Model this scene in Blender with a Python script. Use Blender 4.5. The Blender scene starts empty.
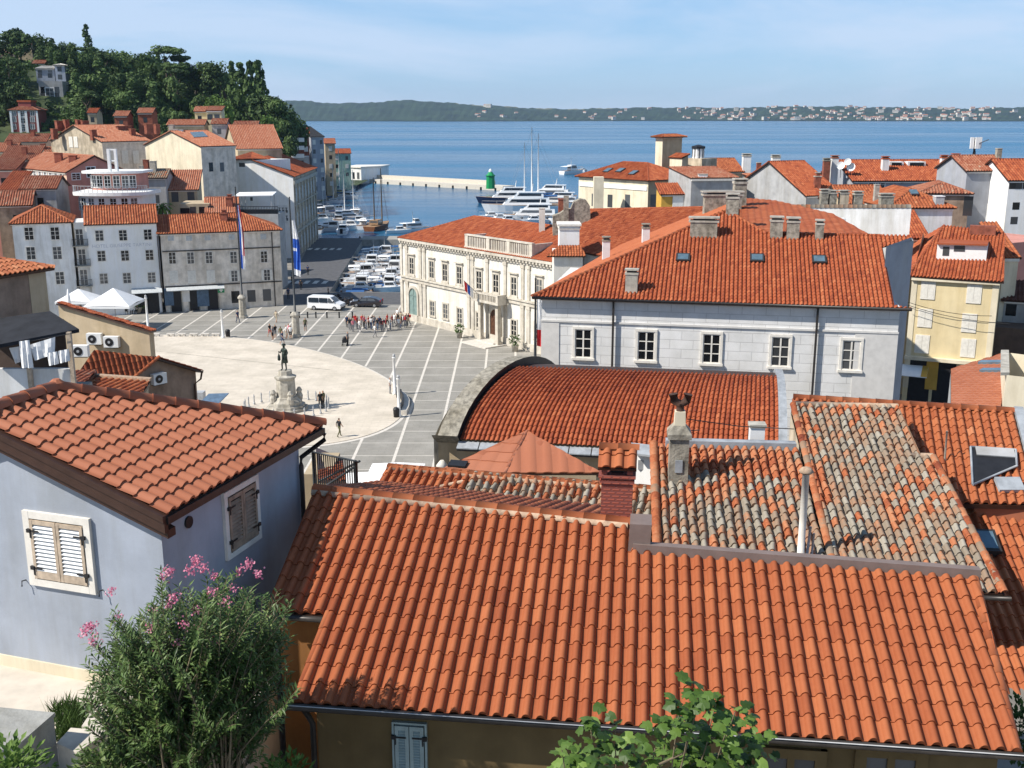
import bpy, bmesh, math, random
from mathutils import Vector, Matrix
V = Vector
SC = bpy.context.scene
COL = SC.collection
rnd = random.Random(7)
# ------------------------------------------------------------------ camera
FPX, PITCH, CAMZ = 1086.0, math.radians(14.0), 27.0
CF = V((0, math.cos(PITCH), -math.sin(PITCH))); CR = V((1, 0, 0)); CU = V((0, math.sin(PITCH), math.cos(PITCH)))
CC = V((0, 0, CAMZ))
def ray(x, y): return CF + CR * ((x - 512) / FPX) + CU * ((384 - y) / FPX)
def G(x, y, z=0.0):
    d = ray(x, y); return CC + d * ((z - CAMZ) / d.z)
def A(x, y, Y):
    d = ray(x, y); return CC + d * (Y / d.y)
def hitp(x, y, p, n):
    d = ray(x, y); return CC + d * ((V(p) - CC).dot(n) / d.dot(n))
def pj(p):
    v = V(p) - CC; k = v.dot(CF); return 512 + FPX * v.dot(CR) / k, 384 - FPX * v.dot(CU) / k
def along(p, d, px):
    # distance t so that p + t d projects at column px
    k = (px - 512) / FPX; v = V(p) - CC
    return (k * v.dot(CF) - v.x) / (d.x - k * d.dot(CF))
cam = bpy.data.cameras.new('camera'); camo = bpy.data.objects.new('camera', cam); COL.objects.link(camo)
camo.location = CC; camo.rotation_euler = (math.pi / 2 - PITCH, 0, 0)
cam.sensor_width = 36; cam.lens = FPX / 1024 * 36; cam.clip_end = 30000; cam.clip_start = .1
SC.camera = camo
# ------------------------------------------------------------------ materials
def newmat(name):
    m = bpy.data.materials.new(name); m.use_nodes = True
    nt = m.node_tree; b = nt.nodes['Principled BSDF']; return m, nt, b
def nd(nt, t, **k):
    n = nt.nodes.new(t)
    for a, v in k.items():
        if a in n.inputs: n.inputs[a].default_value = v
        else: setattr(n, a, v)
    return n
def c4(c): return (c[0], c[1], c[2], 1)
def mat(name, col, rough=.8, var=.18, scale=1.5, bump=0, bscale=20, metal=0, spec=.3, col2=None, stain=0):
    m, nt, b = newmat(name); L = nt.links
    tc = nd(nt, 'ShaderNodeNewGeometry')
    n = nd(nt, 'ShaderNodeTexNoise', Scale=scale, Detail=5.0, Roughness=.62)
    L.new(tc.outputs['Position'], n.inputs['Vector'])
    r = nd(nt, 'ShaderNodeValToRGB'); e = r.color_ramp.elements
    d = col2 or [c * (1 - var * 1.6) for c in col]
    e[0].position = .3; e[1].position = .62
    e[0].color = c4(d); e[1].color = c4([min(1, c * (1 + var * .35)) for c in col])
    L.new(n.outputs['Fac'], r.inputs['Fac']); out = r.outputs['Color']
    if stain:
        mp = nd(nt, 'ShaderNodeMapping'); mp.inputs['Scale'].default_value = (1, 1, .12)
        L.new(tc.outputs['Position'], mp.inputs['Vector'])
        n2 = nd(nt, 'ShaderNodeTexNoise', Scale=1.1, Detail=6.0, Roughness=.7); L.new(mp.outputs[0], n2.inputs['Vector'])
        r2 = nd(nt, 'ShaderNodeValToRGB'); r2.color_ramp.elements[0].position = .42; r2.color_ramp.elements[1].position = .7
        r2.color_ramp.elements[0].color = (1, 1, 1, 1); k = 1 - stain; r2.color_ramp.elements[1].color = (k, k * .97, k * .9, 1)
        L.new(n2.outputs['Fac'], r2.inputs['Fac'])
        mx = nd(nt, 'ShaderNodeMix', data_type='RGBA', blend_type='MULTIPLY'); mx.inputs[0].default_value = 1
        L.new(out, mx.inputs[6]); L.new(r2.outputs['Color'], mx.inputs[7]); out = mx.outputs[2]
    L.new(out, b.inputs['Base Color'])
    b.inputs['Roughness'].default_value = rough; b.inputs['Metallic'].default_value = metal
    b.inputs['Specular IOR Level'].default_value = spec
    if bump:
        n3 = nd(nt, 'ShaderNodeTexNoise', Scale=bscale, Detail=4.0); L.new(tc.outputs['Position'], n3.inputs['Vector'])
        bp = nd(nt, 'ShaderNodeBump', Strength=bump, Distance=.03); L.new(n3.outputs['Fac'], bp.inputs['Height'])
        L.new(bp.outputs[0], b.inputs['Normal'])
    return m
def tintmat(name, stops, rough=.8, nscale=6., namt=.35, spec=.25, trans=0, coarse=.0, orand=0):
    # colour picked per tile / leaf from the face attribute tint, broken up by noise
    m, nt, b = newmat(name); L = nt.links
    at = nd(nt, 'ShaderNodeAttribute'); at.attribute_name = 'tint'
    g = nd(nt, 'ShaderNodeNewGeometry')
    n = nd(nt, 'ShaderNodeTexNoise', Scale=nscale, Detail=5.0, Roughness=.7); L.new(g.outputs['Position'], n.inputs['Vector'])
    ma = nd(nt, 'ShaderNodeMath', operation='MULTIPLY_ADD'); L.new(n.outputs['Fac'], ma.inputs[0]); ma.inputs[1].default_value = namt
    ad = nd(nt, 'ShaderNodeMath', operation='SUBTRACT'); L.new(at.outputs['Fac'], ad.inputs[0]); ad.inputs[1].default_value = namt * .5
    L.new(ad.outputs[0], ma.inputs[2])
    src = ma.outputs[0]
    if coarse:
        n2 = nd(nt, 'ShaderNodeTexNoise', Scale=.45, Detail=3.0); L.new(g.outputs['Position'], n2.inputs['Vector'])
        m2 = nd(nt, 'ShaderNodeMath', operation='MULTIPLY_ADD'); L.new(n2.outputs['Fac'], m2.inputs[0]); m2.inputs[1].default_value = coarse
        a2 = nd(nt, 'ShaderNodeMath', operation='SUBTRACT'); L.new(src, a2.inputs[0]); a2.inputs[1].default_value = coarse * .5
        L.new(a2.outputs[0], m2.inputs[2]); src = m2.outputs[0]
    if orand:
        oi = nd(nt, 'ShaderNodeObjectInfo'); m3 = nd(nt, 'ShaderNodeMath', operation='MULTIPLY_ADD'); L.new(oi.outputs['Random'], m3.inputs[0]); m3.inputs[1].default_value = orand; a3 = nd(nt, 'ShaderNodeMath', operation='SUBTRACT'); L.new(src, a3.inputs[0]); a3.inputs[1].default_value = orand * .5; L.new(a3.outputs[0], m3.inputs[2]); src = m3.outputs[0]
    r = nd(nt, 'ShaderNodeValToRGB'); cr = r.color_ramp
    while len(cr.elements) < len(stops): cr.elements.new(.5)
    for e, (p, c) in zip(cr.elements, stops): e.position = p; e.color = c4(c)
    L.new(src, r.inputs['Fac']); L.new(r.outputs['Color'], b.inputs['Base Color'])
    b.inputs['Roughness'].default_value = rough; b.inputs['Specular IOR Level'].default_value = spec
    if trans:
        tr = nd(nt, 'ShaderNodeBsdfTranslucent'); L.new(r.outputs['Color'], tr.inputs['Color'])
        ms = nd(nt, 'ShaderNodeMixShader'); ms.inputs[0].default_value = trans
        L.new(b.outputs[0], ms.inputs[1]); L.new(tr.outputs[0], ms.inputs[2])
        L.new(ms.outputs[0], nt.nodes['Material Output'].inputs['Surface'])
    return m
M = {}
M['tile'] = tintmat('terracotta_tile', [(0, (.155, .034, .014)), (.4, (.288, .079, .030)), (.75, (.375, .12, .047)), (1, (.44, .18, .085))], .72, 9, .3, coarse=.25)
M['tile_r'] = tintmat('red_tile', [(0, (.17, .034, .015)), (.5, (.325, .080, .030)), (1, (.43, .14, .058))], .75, 7, .3, coarse=.3)
M['tile_b'] = tintmat('salmon_tile', [(0, (.26, .08, .040)), (.5, (.35, .122, .062)), (1, (.43, .17, .095))], .7, 9, .25, coarse=.2)
M['tile_w'] = tintmat('weathered_tile', [(0, (.17, .05, .028)), (.35, (.27, .085, .045)), (.7, (.34, .15, .09)), (1, (.34, .23, .16))], .85, 3, .5, coarse=.5)
M['tile_o'] = tintmat('lichen_tile', [(0, (.20, .05, .025)), (.14, (.36, .11, .045)), (.3, (.42, .18, .09)), (.42, (.27, .18, .12)), (.7, (.235, .20, .155)), (1, (.33, .30, .245))], .92, 14, .5)
M['tile_p'] = tintmat('faded_tile', [(0, (.30, .095, .05)), (.5, (.40, .155, .085)), (1, (.44, .23, .15))], .82, 2, .5, coarse=.4)
M['mortar'] = mat('roof_mortar', (.42, .30, .21), .95, .3, 8)
M['brown'] = mat('brown_fascia', (.055, .028, .02), .45, .15, 5)
M['gutter'] = mat('dark_gutter', (.05, .045, .042), .4, .2, 5, metal=.3)
M['lead'] = mat('lead_flashing', (.33, .35, .37), .55, .2, 3)
M['taupe'] = mat('taupe_flashing', (.20, .15, .13), .5, .12, 3)
M['glass'] = mat('window_glass', (.018, .022, .026), .12, .4, 2, spec=.6)
g_ = M['glass'].node_tree; oi = nd(g_, 'ShaderNodeObjectInfo'); rp = nd(g_, 'ShaderNodeValToRGB'); rp.color_ramp.elements[0].color = (.008, .010, .012, 1); rp.color_ramp.elements[1].color = (.10, .105, .11, 1); rp.color_ramp.elements[0].position = .35; g_.links.new(oi.outputs['Random'], rp.inputs['Fac']); g_.links.new(rp.outputs['Color'], g_.nodes['Principled BSDF'].inputs['Base Color'])
M['skyglass'] = mat('skylight_glass', (.10, .16, .20), .05, .2, 2, spec=.9)
M['white'] = mat('white_paint', (.80, .80, .78), .6, .06, 3)
M['offwhite'] = mat('offwhite_trim', (.74, .70, .63), .7, .1, 3)
M['black'] = mat('black_metal', (.02, .02, .022), .45, .2, 5)
M['iron'] = mat('grey_ironwork', (.06, .065, .07), .5, .2, 5, metal=.4)
M['grey'] = mat('grey_metal', (.42, .43, .44), .5, .15, 4)
M['stone'] = mat('limestone', (.46, .43, .37), .85, .25, 2.2, bump=.3, bscale=14, stain=.25)
M['oldstone'] = mat('weathered_stone', (.36, .33, .27), .9, .4, 3.2, bump=.5, bscale=18, stain=.35)
M['plaster_w'] = mat('white_plaster', (.78, .78, .77), .85, .1, .6, stain=.25)
M['plaster_hotel'] = mat('clean_white_plaster', (.83, .83, .82), .85, .05, .6, stain=.09)
M['plaster_th'] = mat('ivory_render', (.70, .675, .62), .8, .08, .8, stain=.2)
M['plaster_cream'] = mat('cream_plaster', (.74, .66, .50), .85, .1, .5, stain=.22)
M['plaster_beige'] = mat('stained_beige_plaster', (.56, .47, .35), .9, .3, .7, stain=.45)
M['plaster_stone'] = mat('grey_stone_plaster', (.80, .72, .62), .9, .2, .9, bump=.3, stain=.3)
M['plaster_pink'] = mat('pink_plaster', (.58, .27, .22), .85, .1, .7, stain=.1)
M['plaster_peach'] = mat('peach_plaster', (.72, .48, .34), .85, .1, .7, stain=.1)
M['plaster_yellow'] = mat('yellow_plaster', (.71, .59, .36), .85, .08, .6, stain=.12)
M['plaster_ochre'] = mat('ochre_plaster', (.60, .36, .07), .85, .1, .8, stain=.1)
M['plaster_brown'] = mat('brown_plaster', (.33, .24, .18), .9, .22, 1.2, stain=.25)
M['plaster_tan'] = mat('tan_plaster', (.50, .40, .27), .9, .12, .8, stain=.18)
M['plaster_grey'] = mat('grey_plaster', (.40, .40, .40), .9, .15, .8, stain=.2)
M['plaster_slate'] = mat('slate_blue_plaster', (.35, .365, .40), .85, .1, .7, stain=.1)
M['plaster_blue'] = mat('pale_blue_plaster', (.36, .395, .46), .9, .10, .9, bump=.12, bscale=60, stain=.16)
M['plaster_orange'] = mat('orange_plaster', (.36, .165, .055), .9, .15, 1.5, stain=.25)
M['plaster_green'] = mat('mint_plaster', (.34, .50, .42), .85, .1, .8, stain=.1)
M['brick'] = mat('red_brick_wall', (.28, .09, .055), .9, .3, 2)
M['wood'] = mat('weathered_wood', (.50, .40, .30), .8, .25, 6)
M['wood2'] = mat('shaded_wood', (.34, .25, .18), .85, .25, 6)  # darker copy of the shutter wood, shade put into its colour
M['th_trim'] = mat('pale_tan_stone_trim', (.58, .535, .46), .85, .15, 1.5, stain=.25)
M['shutter'] = mat('pale_shutter', (.72, .69, .62), .7, .1, 4)
M['shutg'] = mat('grey_shutter', (.50, .52, .52), .7, .15, 4)
M['trunk'] = mat('bark', (.12, .09, .065), .95, .4, 4)
M['bronze'] = mat('dark_bronze', (.045, .06, .05), .5, .5, 6, metal=.5)
M['blackroof'] = mat('dark_bitumen', (.022, .024, .03), .85, .25, 2)
M['awning'] = mat('white_canvas', (.85, .85, .84), .8, .04, 3)
# courthouse ashlar: painted blocks with darker joints
def ashlar(name, col, jc, bw, bh, flat=False):
    m, nt, b = newmat(name); L = nt.links
    tc = nd(nt, 'ShaderNodeNewGeometry'); sp = nd(nt, 'ShaderNodeSeparateXYZ'); cb = nd(nt, 'ShaderNodeCombineXYZ')
    L.new(tc.outputs['Position'], sp.inputs[0]); L.new(sp.outputs['X'], cb.inputs['X']); L.new(sp.outputs['Y' if flat else 'Z'], cb.inputs['Y'])
    t = nd(nt, 'ShaderNodeTexBrick'); t.inputs['Scale'].default_value = 1; t.inputs['Brick Width'].default_value = bw; t.inputs['Row Height'].default_value = bh
    t.inputs['Mortar Size'].default_value = .022; t.inputs['Mortar Smooth'].default_value = .3; t.inputs['Bias'].default_value = .0
    t.inputs['Color1'].default_value = c4(col); t.inputs['Color2'].default_value = c4([c * .93 for c in col]); t.inputs['Mortar'].default_value = c4(jc)
    L.new(cb.outputs[0], t.inputs['Vector'])
    nz = nd(nt, 'ShaderNodeTexNoise', Scale=.35 if flat else .8, Detail=6.0, Roughness=.65); L.new(tc.outputs['Position'], nz.inputs['Vector']); rz = nd(nt, 'ShaderNodeValToRGB'); rz.color_ramp.elements[0].position = .35; rz.color_ramp.elements[1].position = .65; k = .80 if flat else .88; rz.color_ramp.elements[0].color = (k, k, k * .98, 1); rz.color_ramp.elements[1].color = (1.04, 1.04, 1.04, 1); L.new(nz.outputs['Fac'], rz.inputs['Fac'])
    mx = nd(nt, 'ShaderNodeMix', data_type='RGBA', blend_type='MULTIPLY'); mx.inputs[0].default_value = 1; L.new(t.outputs['Color'], mx.inputs[6]); L.new(rz.outputs['Color'], mx.inputs[7]); L.new(mx.outputs[2], b.inputs['Base Color'])
    if not flat: bp = nd(nt, 'ShaderNodeBump', Strength=.6, Distance=.03); bp.invert = True; L.new(t.outputs['Fac'], bp.inputs['Height']); L.new(bp.outputs[0], b.inputs['Normal'])
    b.inputs['Roughness'].default_value = .85
    return m
M['ashlar'] = ashlar('painted_ashlar', (.74, .73, .715), (.56, .55, .54), 1.5, .62)
M['chbrick'] = ashlar('red_block_cladding', (.43, .10, .058), (.22, .06, .045), .15, .06)
def lettermat(): return mat('faded_grey_lettering', (.58, .59, .63), .9, .25, 6)
# ------------------------------------------------------------------ mesh builder
class MB:
    def __init__(s): s.v = []; s.f = []; s.m = []; s.t = []; s.s = []
    def face(s, pts, m=0, t=.5, sm=False):
        i = len(s.v); s.v += [tuple(p) for p in pts]; s.f.append(tuple(range(i, i + len(pts)))); s.m.append(m); s.t.append(t); s.s.append(sm)
    def box(s, o, a, b, c, m=0, t=.5):
        o = V(o); a = V(a); b = V(b); c = V(c)
        p = [o, o + a, o + a + b, o + b, o + c, o + a + c, o + a + b + c, o + b + c]
        i = len(s.v); s.v += [tuple(q) for q in p]
        for q in ((0, 3, 2, 1), (4, 5, 6, 7), (0, 1, 5, 4), (1, 2, 6, 5), (2, 3, 7, 6), (3, 0, 4, 7)):
            s.f.append(tuple(i + k for k in q)); s.m.append(m); s.t.append(t); s.s.append(False)
    def bx(s, x0, x1, y0, y1, z0, z1, m=0, t=.5): s.box((x0, y0, z0), (x1 - x0, 0, 0), (0, y1 - y0, 0), (0, 0, z1 - z0), m, t)
    def fb(s, F, u0, u1, z0, z1, n0, n1, m=0):
        O, U, N = F; s.box(O + U * u0 + N * n0 + V((0, 0, z0)), U * (u1 - u0), N * (n1 - n0), V((0, 0, z1 - z0)), m)
    def tube(s, p, r, n=6, m=0, t=.5, cap=True):
        p = [V(q) for q in p]; rs = r if isinstance(r, (list, tuple)) else [r] * len(p); base = len(s.v)
        for k, q in enumerate(p):
            d = (p[min(k + 1, len(p) - 1)] - p[max(k - 1, 0)]).normalized()
            x = d.cross(V((0, 0, 1)) if abs(d.z) < .9 else V((0, 1, 0))).normalized(); y = d.cross(x)
            for j in range(n):
                a = 2 * math.pi * j / n; s.v.append(tuple(q + (x * math.cos(a) + y * math.sin(a)) * rs[k]))
        for k in range(len(p) - 1):
            for j in range(n):
                a = base + k * n + j; b = base + k * n + (j + 1) % n
                s.f.append((a, b, b + n, a + n)); s.m.append(m); s.t.append(t); s.s.append(True)
        if cap:
            s.f.append(tuple(base + j for j in range(n))); s.m.append(m); s.t.append(t); s.s.append(False)
            s.f.append(tuple(base + (len(p) - 1) * n + j for j in reversed(range(n)))); s.m.append(m); s.t.append(t); s.s.append(False)
    def lathe(s, c, prof, n=12, m=0, sq=False):
        c = V(c); base = len(s.v)
        for r, z in prof:
            for j in range(n):
                a = 2 * math.pi * (j + .5) / n; s.v.append((c.x + r * math.cos(a), c.y + r * math.sin(a), c.z + z))
        for k in range(len(prof) - 1):
            for j in range(n):
                a = base + k * n + j; b = base + k * n + (j + 1) % n
                s.f.append((a, b, b + n, a + n)); s.m.append(m); s.t.append(.5); s.s.append(n > 8)
        s.f.append(tuple(base + (len(prof) - 1) * n + j for j in range(n))); s.m.append(m); s.t.append(.5); s.s.append(False)
        s.f.append(tuple(base + j for j in reversed(range(n)))); s.m.append(m); s.t.append(.5); s.s.append(False)
    def prism(s, poly, z0, z1, m=0, mt=None):
        # z1 scalar or list (per vertex)
        n = len(poly); zz = z1 if isinstance(z1, (list, tuple)) else [z1] * n; zb = z0 if isinstance(z0, (list, tuple)) else [z0] * n
        for i in range(n):
            j = (i + 1) % n; p, q = poly[i], poly[j]
            s.face([(p[0], p[1], zb[i]), (q[0], q[1], zb[j]), (q[0], q[1], zz[j]), (p[0], p[1], zz[i])], m)
        if not isinstance(z1, (list, tuple)):
            s.face([(p[0], p[1], z1) for p in poly], m if mt is None else mt)
        return s
    def mesh(s, name, mats):
        me = bpy.data.meshes.new(name); me.from_pydata(s.v, [], s.f)
        for m in (mats if isinstance(mats, (list, tuple)) else [mats]): me.materials.append(M[m] if isinstance(m, str) else m)
        me.polygons.foreach_set('material_index', s.m); me.polygons.foreach_set('use_smooth', s.s)
        at = me.attributes.new('tint', 'FLOAT', 'FACE'); at.data.foreach_set('value', s.t)
        me.update(); return me
    def build(s, name, mats, parent=None):
        return link(name, s.mesh(name, mats), parent)
def link(name, data, parent=None):
    o = bpy.data.objects.new(name, data); COL.objects.link(o)
    if parent is not None:
        o.parent = parent; o.matrix_parent_inverse = inv_world(parent)
    return o
def inv_world(p):
    m = Matrix.Identity(4)
    while p is not None:
        m = (p.matrix_basis if p.parent is None else p.matrix_parent_inverse @ p.matrix_basis) @ m; p = p.parent
    return m.inverted()
def tag(o, label=None, cat=None, group=None, kind=None):
    if label: o['label'] = label
    if cat: o['category'] = cat
    if group: o['group'] = group
    if kind: o['kind'] = kind
    return o
def thing(name, label, cat, loc=(0, 0, 0), group=None):
    o = bpy.data.objects.new(name, None); COL.objects.link(o); o.location = loc; o.empty_display_size = .3
    return tag(o, label, cat, group)
def dup(o, loc, rz=0, sc=1, label=None, mats=None):
    # copy of a thing with its parts and sub-parts
    def cp(a, par):
        c = a.copy(); COL.objects.link(c)
        if par is not None: c.parent = par
        for ch in list(a.children): cp(ch, c)
        return c
    r = cp(o, None); r.location = loc; r.rotation_euler = (0, 0, rz); r.scale = (sc, sc, sc) if not isinstance(sc, tuple) else sc
    if label: r['label'] = label
    return r
# ------------------------------------------------------------------ roof tiles
PROF = {'near': [(0, .0), (.16, -.02), (.32, .0), (.36, .30), (.44, .68), (.55, .92), (.67, 1.0), (.79, .92), (.9, .68), (.97, .3), (1, 0)],
        'mid': [(0, 0), (.3, 0), (.36, .45), (.48, .86), (.66, 1), (.84, .84), (.96, .4), (1, 0)],
        'far': [(0, 0), (.36, 0), (.5, .8), (.68, 1), (.86, .8), (1, 0)],
        'coppi': [(0, .05), (.12, -.25), (.26, .05), (.28, .2), (.36, .62), (.46, .88), (.63, 1), (.8, .88), (.9, .62), (.98, .2), (1, .05)]}
def tiles(mb, poly, w=.22, L=.36, h=.06, prof='mid', step=.022, seed=1, m=0, slab=.10, mslab=1, tone=(.5, .16), agef=None, curve=None, org=None, jit=0):
    # poly: planar, first edge is the eave (left to right); barrel tiles cover it, clipped to the outline
    R = random.Random(seed); poly = [V(p) for p in poly]
    if curve is None:
        O = poly[0]; U = (poly[1] - poly[0]).normalized()
        nn = V((0, 0, 0))
        for i in range(1, len(poly) - 1): nn += (poly[i] - O).cross(poly[i + 1] - O)
        N = nn.normalized()
        if N.z < 0: N = -N
        W = N.cross(U)
        pts = [((p - O).dot(U), (p - O).dot(W)) for p in poly]
        P3 = lambda u, v, z: O + U * u + W * v + N * z
    else:
        pts, P3 = curve
    n = len(pts); umin = min(p[0] for p in pts); umax = max(p[0] for p in pts); vmin = min(p[1] for p in pts)
    def rng(u):
        lo, hi = 1e9, -1e9
        for i in range(n):
            a, b = pts[i], pts[(i + 1) % n]
            if abs(a[0] - b[0]) < 1e-9:
                if abs(u - a[0]) < 1e-6: lo = min(lo, a[1], b[1]); hi = max(hi, a[1], b[1])
                continue
            k = (u - a[0]) / (b[0] - a[0])
            if -1e-9 <= k <= 1 + 1e-9:
                v = a[1] + k * (b[1] - a[1]); lo = min(lo, v); hi = max(hi, v)
        return lo, hi
    pr = PROF[prof]; nc = max(1, round((umax - umin) / w)); w = (umax - umin) / nc
    for c in range(nc):
        us = [umin + (c + a) * w for a, _ in pr]
        rg = [rng(min(max(u, umin + 1e-6), umax - 1e-6)) for u in us]
        hs = [b * h for _, b in pr]
        lo = min(r[0] for r in rg); hi = max(r[1] for r in rg)
        k0 = int(math.floor((lo - vmin) / L)); k1 = int(math.ceil((hi - vmin) / L - 1e-6))
        ct = R.gauss(0, tone[1] * .35); ju = 0; off = R.uniform(-.5, .5) * jit * L
        for k in range(k0, k1 + (1 if off else 0)):
            va, vb = vmin + k * L + off, vmin + (k + 1) * L + off
            if k == k0: va -= .5
            t = tone[0] + ct + R.gauss(0, tone[1])
            if agef: t = agef((c + .5) / nc, k, R, t)
            ja = (R.uniform(-1, 1) * jit * w * .22, R.uniform(-1, 1) * jit * .016) if jit else (0, 0)
            jb = (R.uniform(-1, 1) * jit * w * .22, R.uniform(-1, 1) * jit * .012) if jit else (0, 0)
            row = []
            for i, u in enumerate(us):
                a = min(max(va, rg[i][0]), rg[i][1]); b = min(max(vb, rg[i][0]), rg[i][1]); row.append((a, b))
            if all(b - a < 1e-5 for a, b in row): continue
            base = len(mb.v); q = len(us)
            cov = [0 if pr[i][1] < .1 else 1 for i in range(q)]
            taper = .90 if prof in ('near', 'coppi') else 1
            uc = us[0] + w * .66
            def vert(i, v, top):
                f = 1 if vb == va else min(1, max(0, (v - va) / (vb - va)))
                z = hs[i] * (1 - .10 * f) + step * (1 - f) + (ja[1] * (1 - f) + jb[1] * f)
                u = us[i]
                if cov[i]: u = uc + (u - uc) * (1 - (1 - taper) * f) + ja[0] * (1 - f) + jb[0] * f
                return P3(u, v, z)
            for i in range(q): mb.v.append(tuple(vert(i, row[i][0], 0)))
            for i in range(q): mb.v.append(tuple(vert(i, row[i][1], 1)))
            for i in range(q - 1):
                if row[i][1] - row[i][0] < 1e-5 and row[i + 1][1] - row[i + 1][0] < 1e-5: continue
                mb.f.append((base + i, base + i + 1, base + q + i + 1, base + q + i)); mb.m.append(m); mb.t.append(t); mb.s.append(True)
            b2 = len(mb.v)   # lip of the row
            for i in range(q): mb.v.append(tuple(vert(i, row[i][0], 0)))
            for i in range(q):
                z = hs[i] * (.72 if cov[i] else 1) - .012 if k > k0 else (hs[i] * .55 - .02 if cov[i] else -.03)
                mb.v.append(tuple(P3(us[i], row[i][0] + .004, z)))
            for i in range(q - 1):
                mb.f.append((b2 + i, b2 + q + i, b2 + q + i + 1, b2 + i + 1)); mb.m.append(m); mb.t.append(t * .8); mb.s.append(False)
    if slab and curve is None:
        a = [p - N * .035 for p in poly]; b = [p - N * (.035 + slab) for p in poly]
        mb.face(a, mslab); mb.face(list(reversed(b)), mslab)
        for i in range(len(poly)):
            j = (i + 1) % len(poly); mb.face([a[i], b[i], b[j], a[j]], mslab)
def ridge(mb, p, q, r=.11, L=.4, seg=5, m=0, seed=1, tone=(.55, .15), sink=.03, flat=1.0):
    R = random.Random(seed); p = V(p); q = V(q); d = q - p; n = max(1, round(d.length / L)); d2 = d / n
    x = d.cross(V((0, 0, 1))).normalized(); z = x.cross(d).normalized()
    for k in range(n):
        a = p + d2 * k; b = p + d2 * (k + 1.12); t = R.gauss(*tone); base = len(mb.v)
        for e, (c, rr) in enumerate(((a, r * 1.08), (b, r * .94))):
            for j in range(seg + 1):
                an = math.pi * j / seg; mb.v.append(tuple(c + x * math.cos(an) * rr + z * (math.sin(an) * rr * flat - sink)))
        for j in range(seg):
            mb.f.append((base + j, base + j + 1, base + seg + 2 + j, base + seg + 1 + j)); mb.m.append(m); mb.t.append(t); mb.s.append(True)
        mb.f.append(tuple(base + j for j in range(seg + 1))); mb.m.append(m); mb.t.append(t * .6); mb.s.append(False)
# ------------------------------------------------------------------ windows, doors, chimneys, houses
def window(root, F, u, zb, w, h, st='sash', mats=('offwhite', 'glass', 'shutter'), lab=None):
    fr, gl, sh = mats; O, U, N = F; mb = MB(); a, b = u - w / 2, u + w / 2; far = st.startswith('f')
    if far:   # a small far window: one mesh
        st = st[1:]
        t = max(.07, w * .1)
        if st != 'dark':
            mb.fb(F, a - t, b + t, zb - t, zb, 0, .07); mb.fb(F, a - t, b + t, zb + h, zb + h + t, 0, .06)
            mb.fb(F, a - t, a, zb, zb + h, 0, .06); mb.fb(F, b, b + t, zb, zb + h, 0, .06)
            mb.fb(F, u - .035, u + .035, zb, zb + h, .012, .045)
            for k in (.36, .68): mb.fb(F, a, b, zb + h * k - .025, zb + h * k + .025, .012, .04)
        mb.fb(F, a, b, zb, zb + h, .0, .012, 1)
        if st == 'open':
            for x0, x1 in ((a - w * .48, a - .02), (b + .02, b + w * .48)): mb.fb(F, x0, x1, zb, zb + h, .02, .09, 2)
        if st == 'shut': mb.fb(F, a, u - .02, zb, zb + h, .02, .07, 2); mb.fb(F, u + .02, b, zb, zb + h, .02, .07, 2)
        o = mb.build('window', [fr, gl, sh], root)
    else:
        t = .16 if st in ('stone', 'palace') else .09; d = .10 if st in ('stone', 'palace') else .06
        mb.fb(F, a - t, a, zb - t * .3, zb + h + t, 0, d); mb.fb(F, b, b + t, zb - t * .3, zb + h + t, 0, d)
        mb.fb(F, a - t * .98, b + t * .98, zb + h, zb + h + t, .003, d + .01); mb.fb(F, a - t * 1.35, b + t * 1.35, zb - t, zb, 0, d + .08)
        if st == 'palace':
            mb.fb(F, a - t * 1.8, b + t * 1.8, zb + h + t * 2.6, zb + h + t * 3.3, 0, .3)
            mb.fb(F, a - t * 1.2, b + t * 1.2, zb + h + t * 1.01, zb + h + t * 2.59, 0, .07)
            mb.fb(F, a - t * 1.6, b + t * 1.6, zb - t * 1.8, zb - t * 1.02, 0, .16)
        o = mb.build('window', [fr], root)
        g = MB(); g.fb(F, a, b, zb, zb + h, .0, .014, 1)
        f = .07
        for x0, x1 in ((a, a + f), (b - f, b), (u - .05, u + .05)): g.fb(F, x0, x1, zb, zb + h, .012, .06)
        for z0, z1 in ((zb, zb + f), (zb + h - f, zb + h)): g.fb(F, a + .002, b - .002, z0, z1, .011, .058)
        for k in ((.33, .66) if h > 1.7 else (.5,)): g.fb(F, a + .002, b - .002, zb + h * k - .028, zb + h * k + .028, .011, .057)
        g.build('sash', [fr, gl], o)
    if lab: o['label'] = lab
    return o
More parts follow.
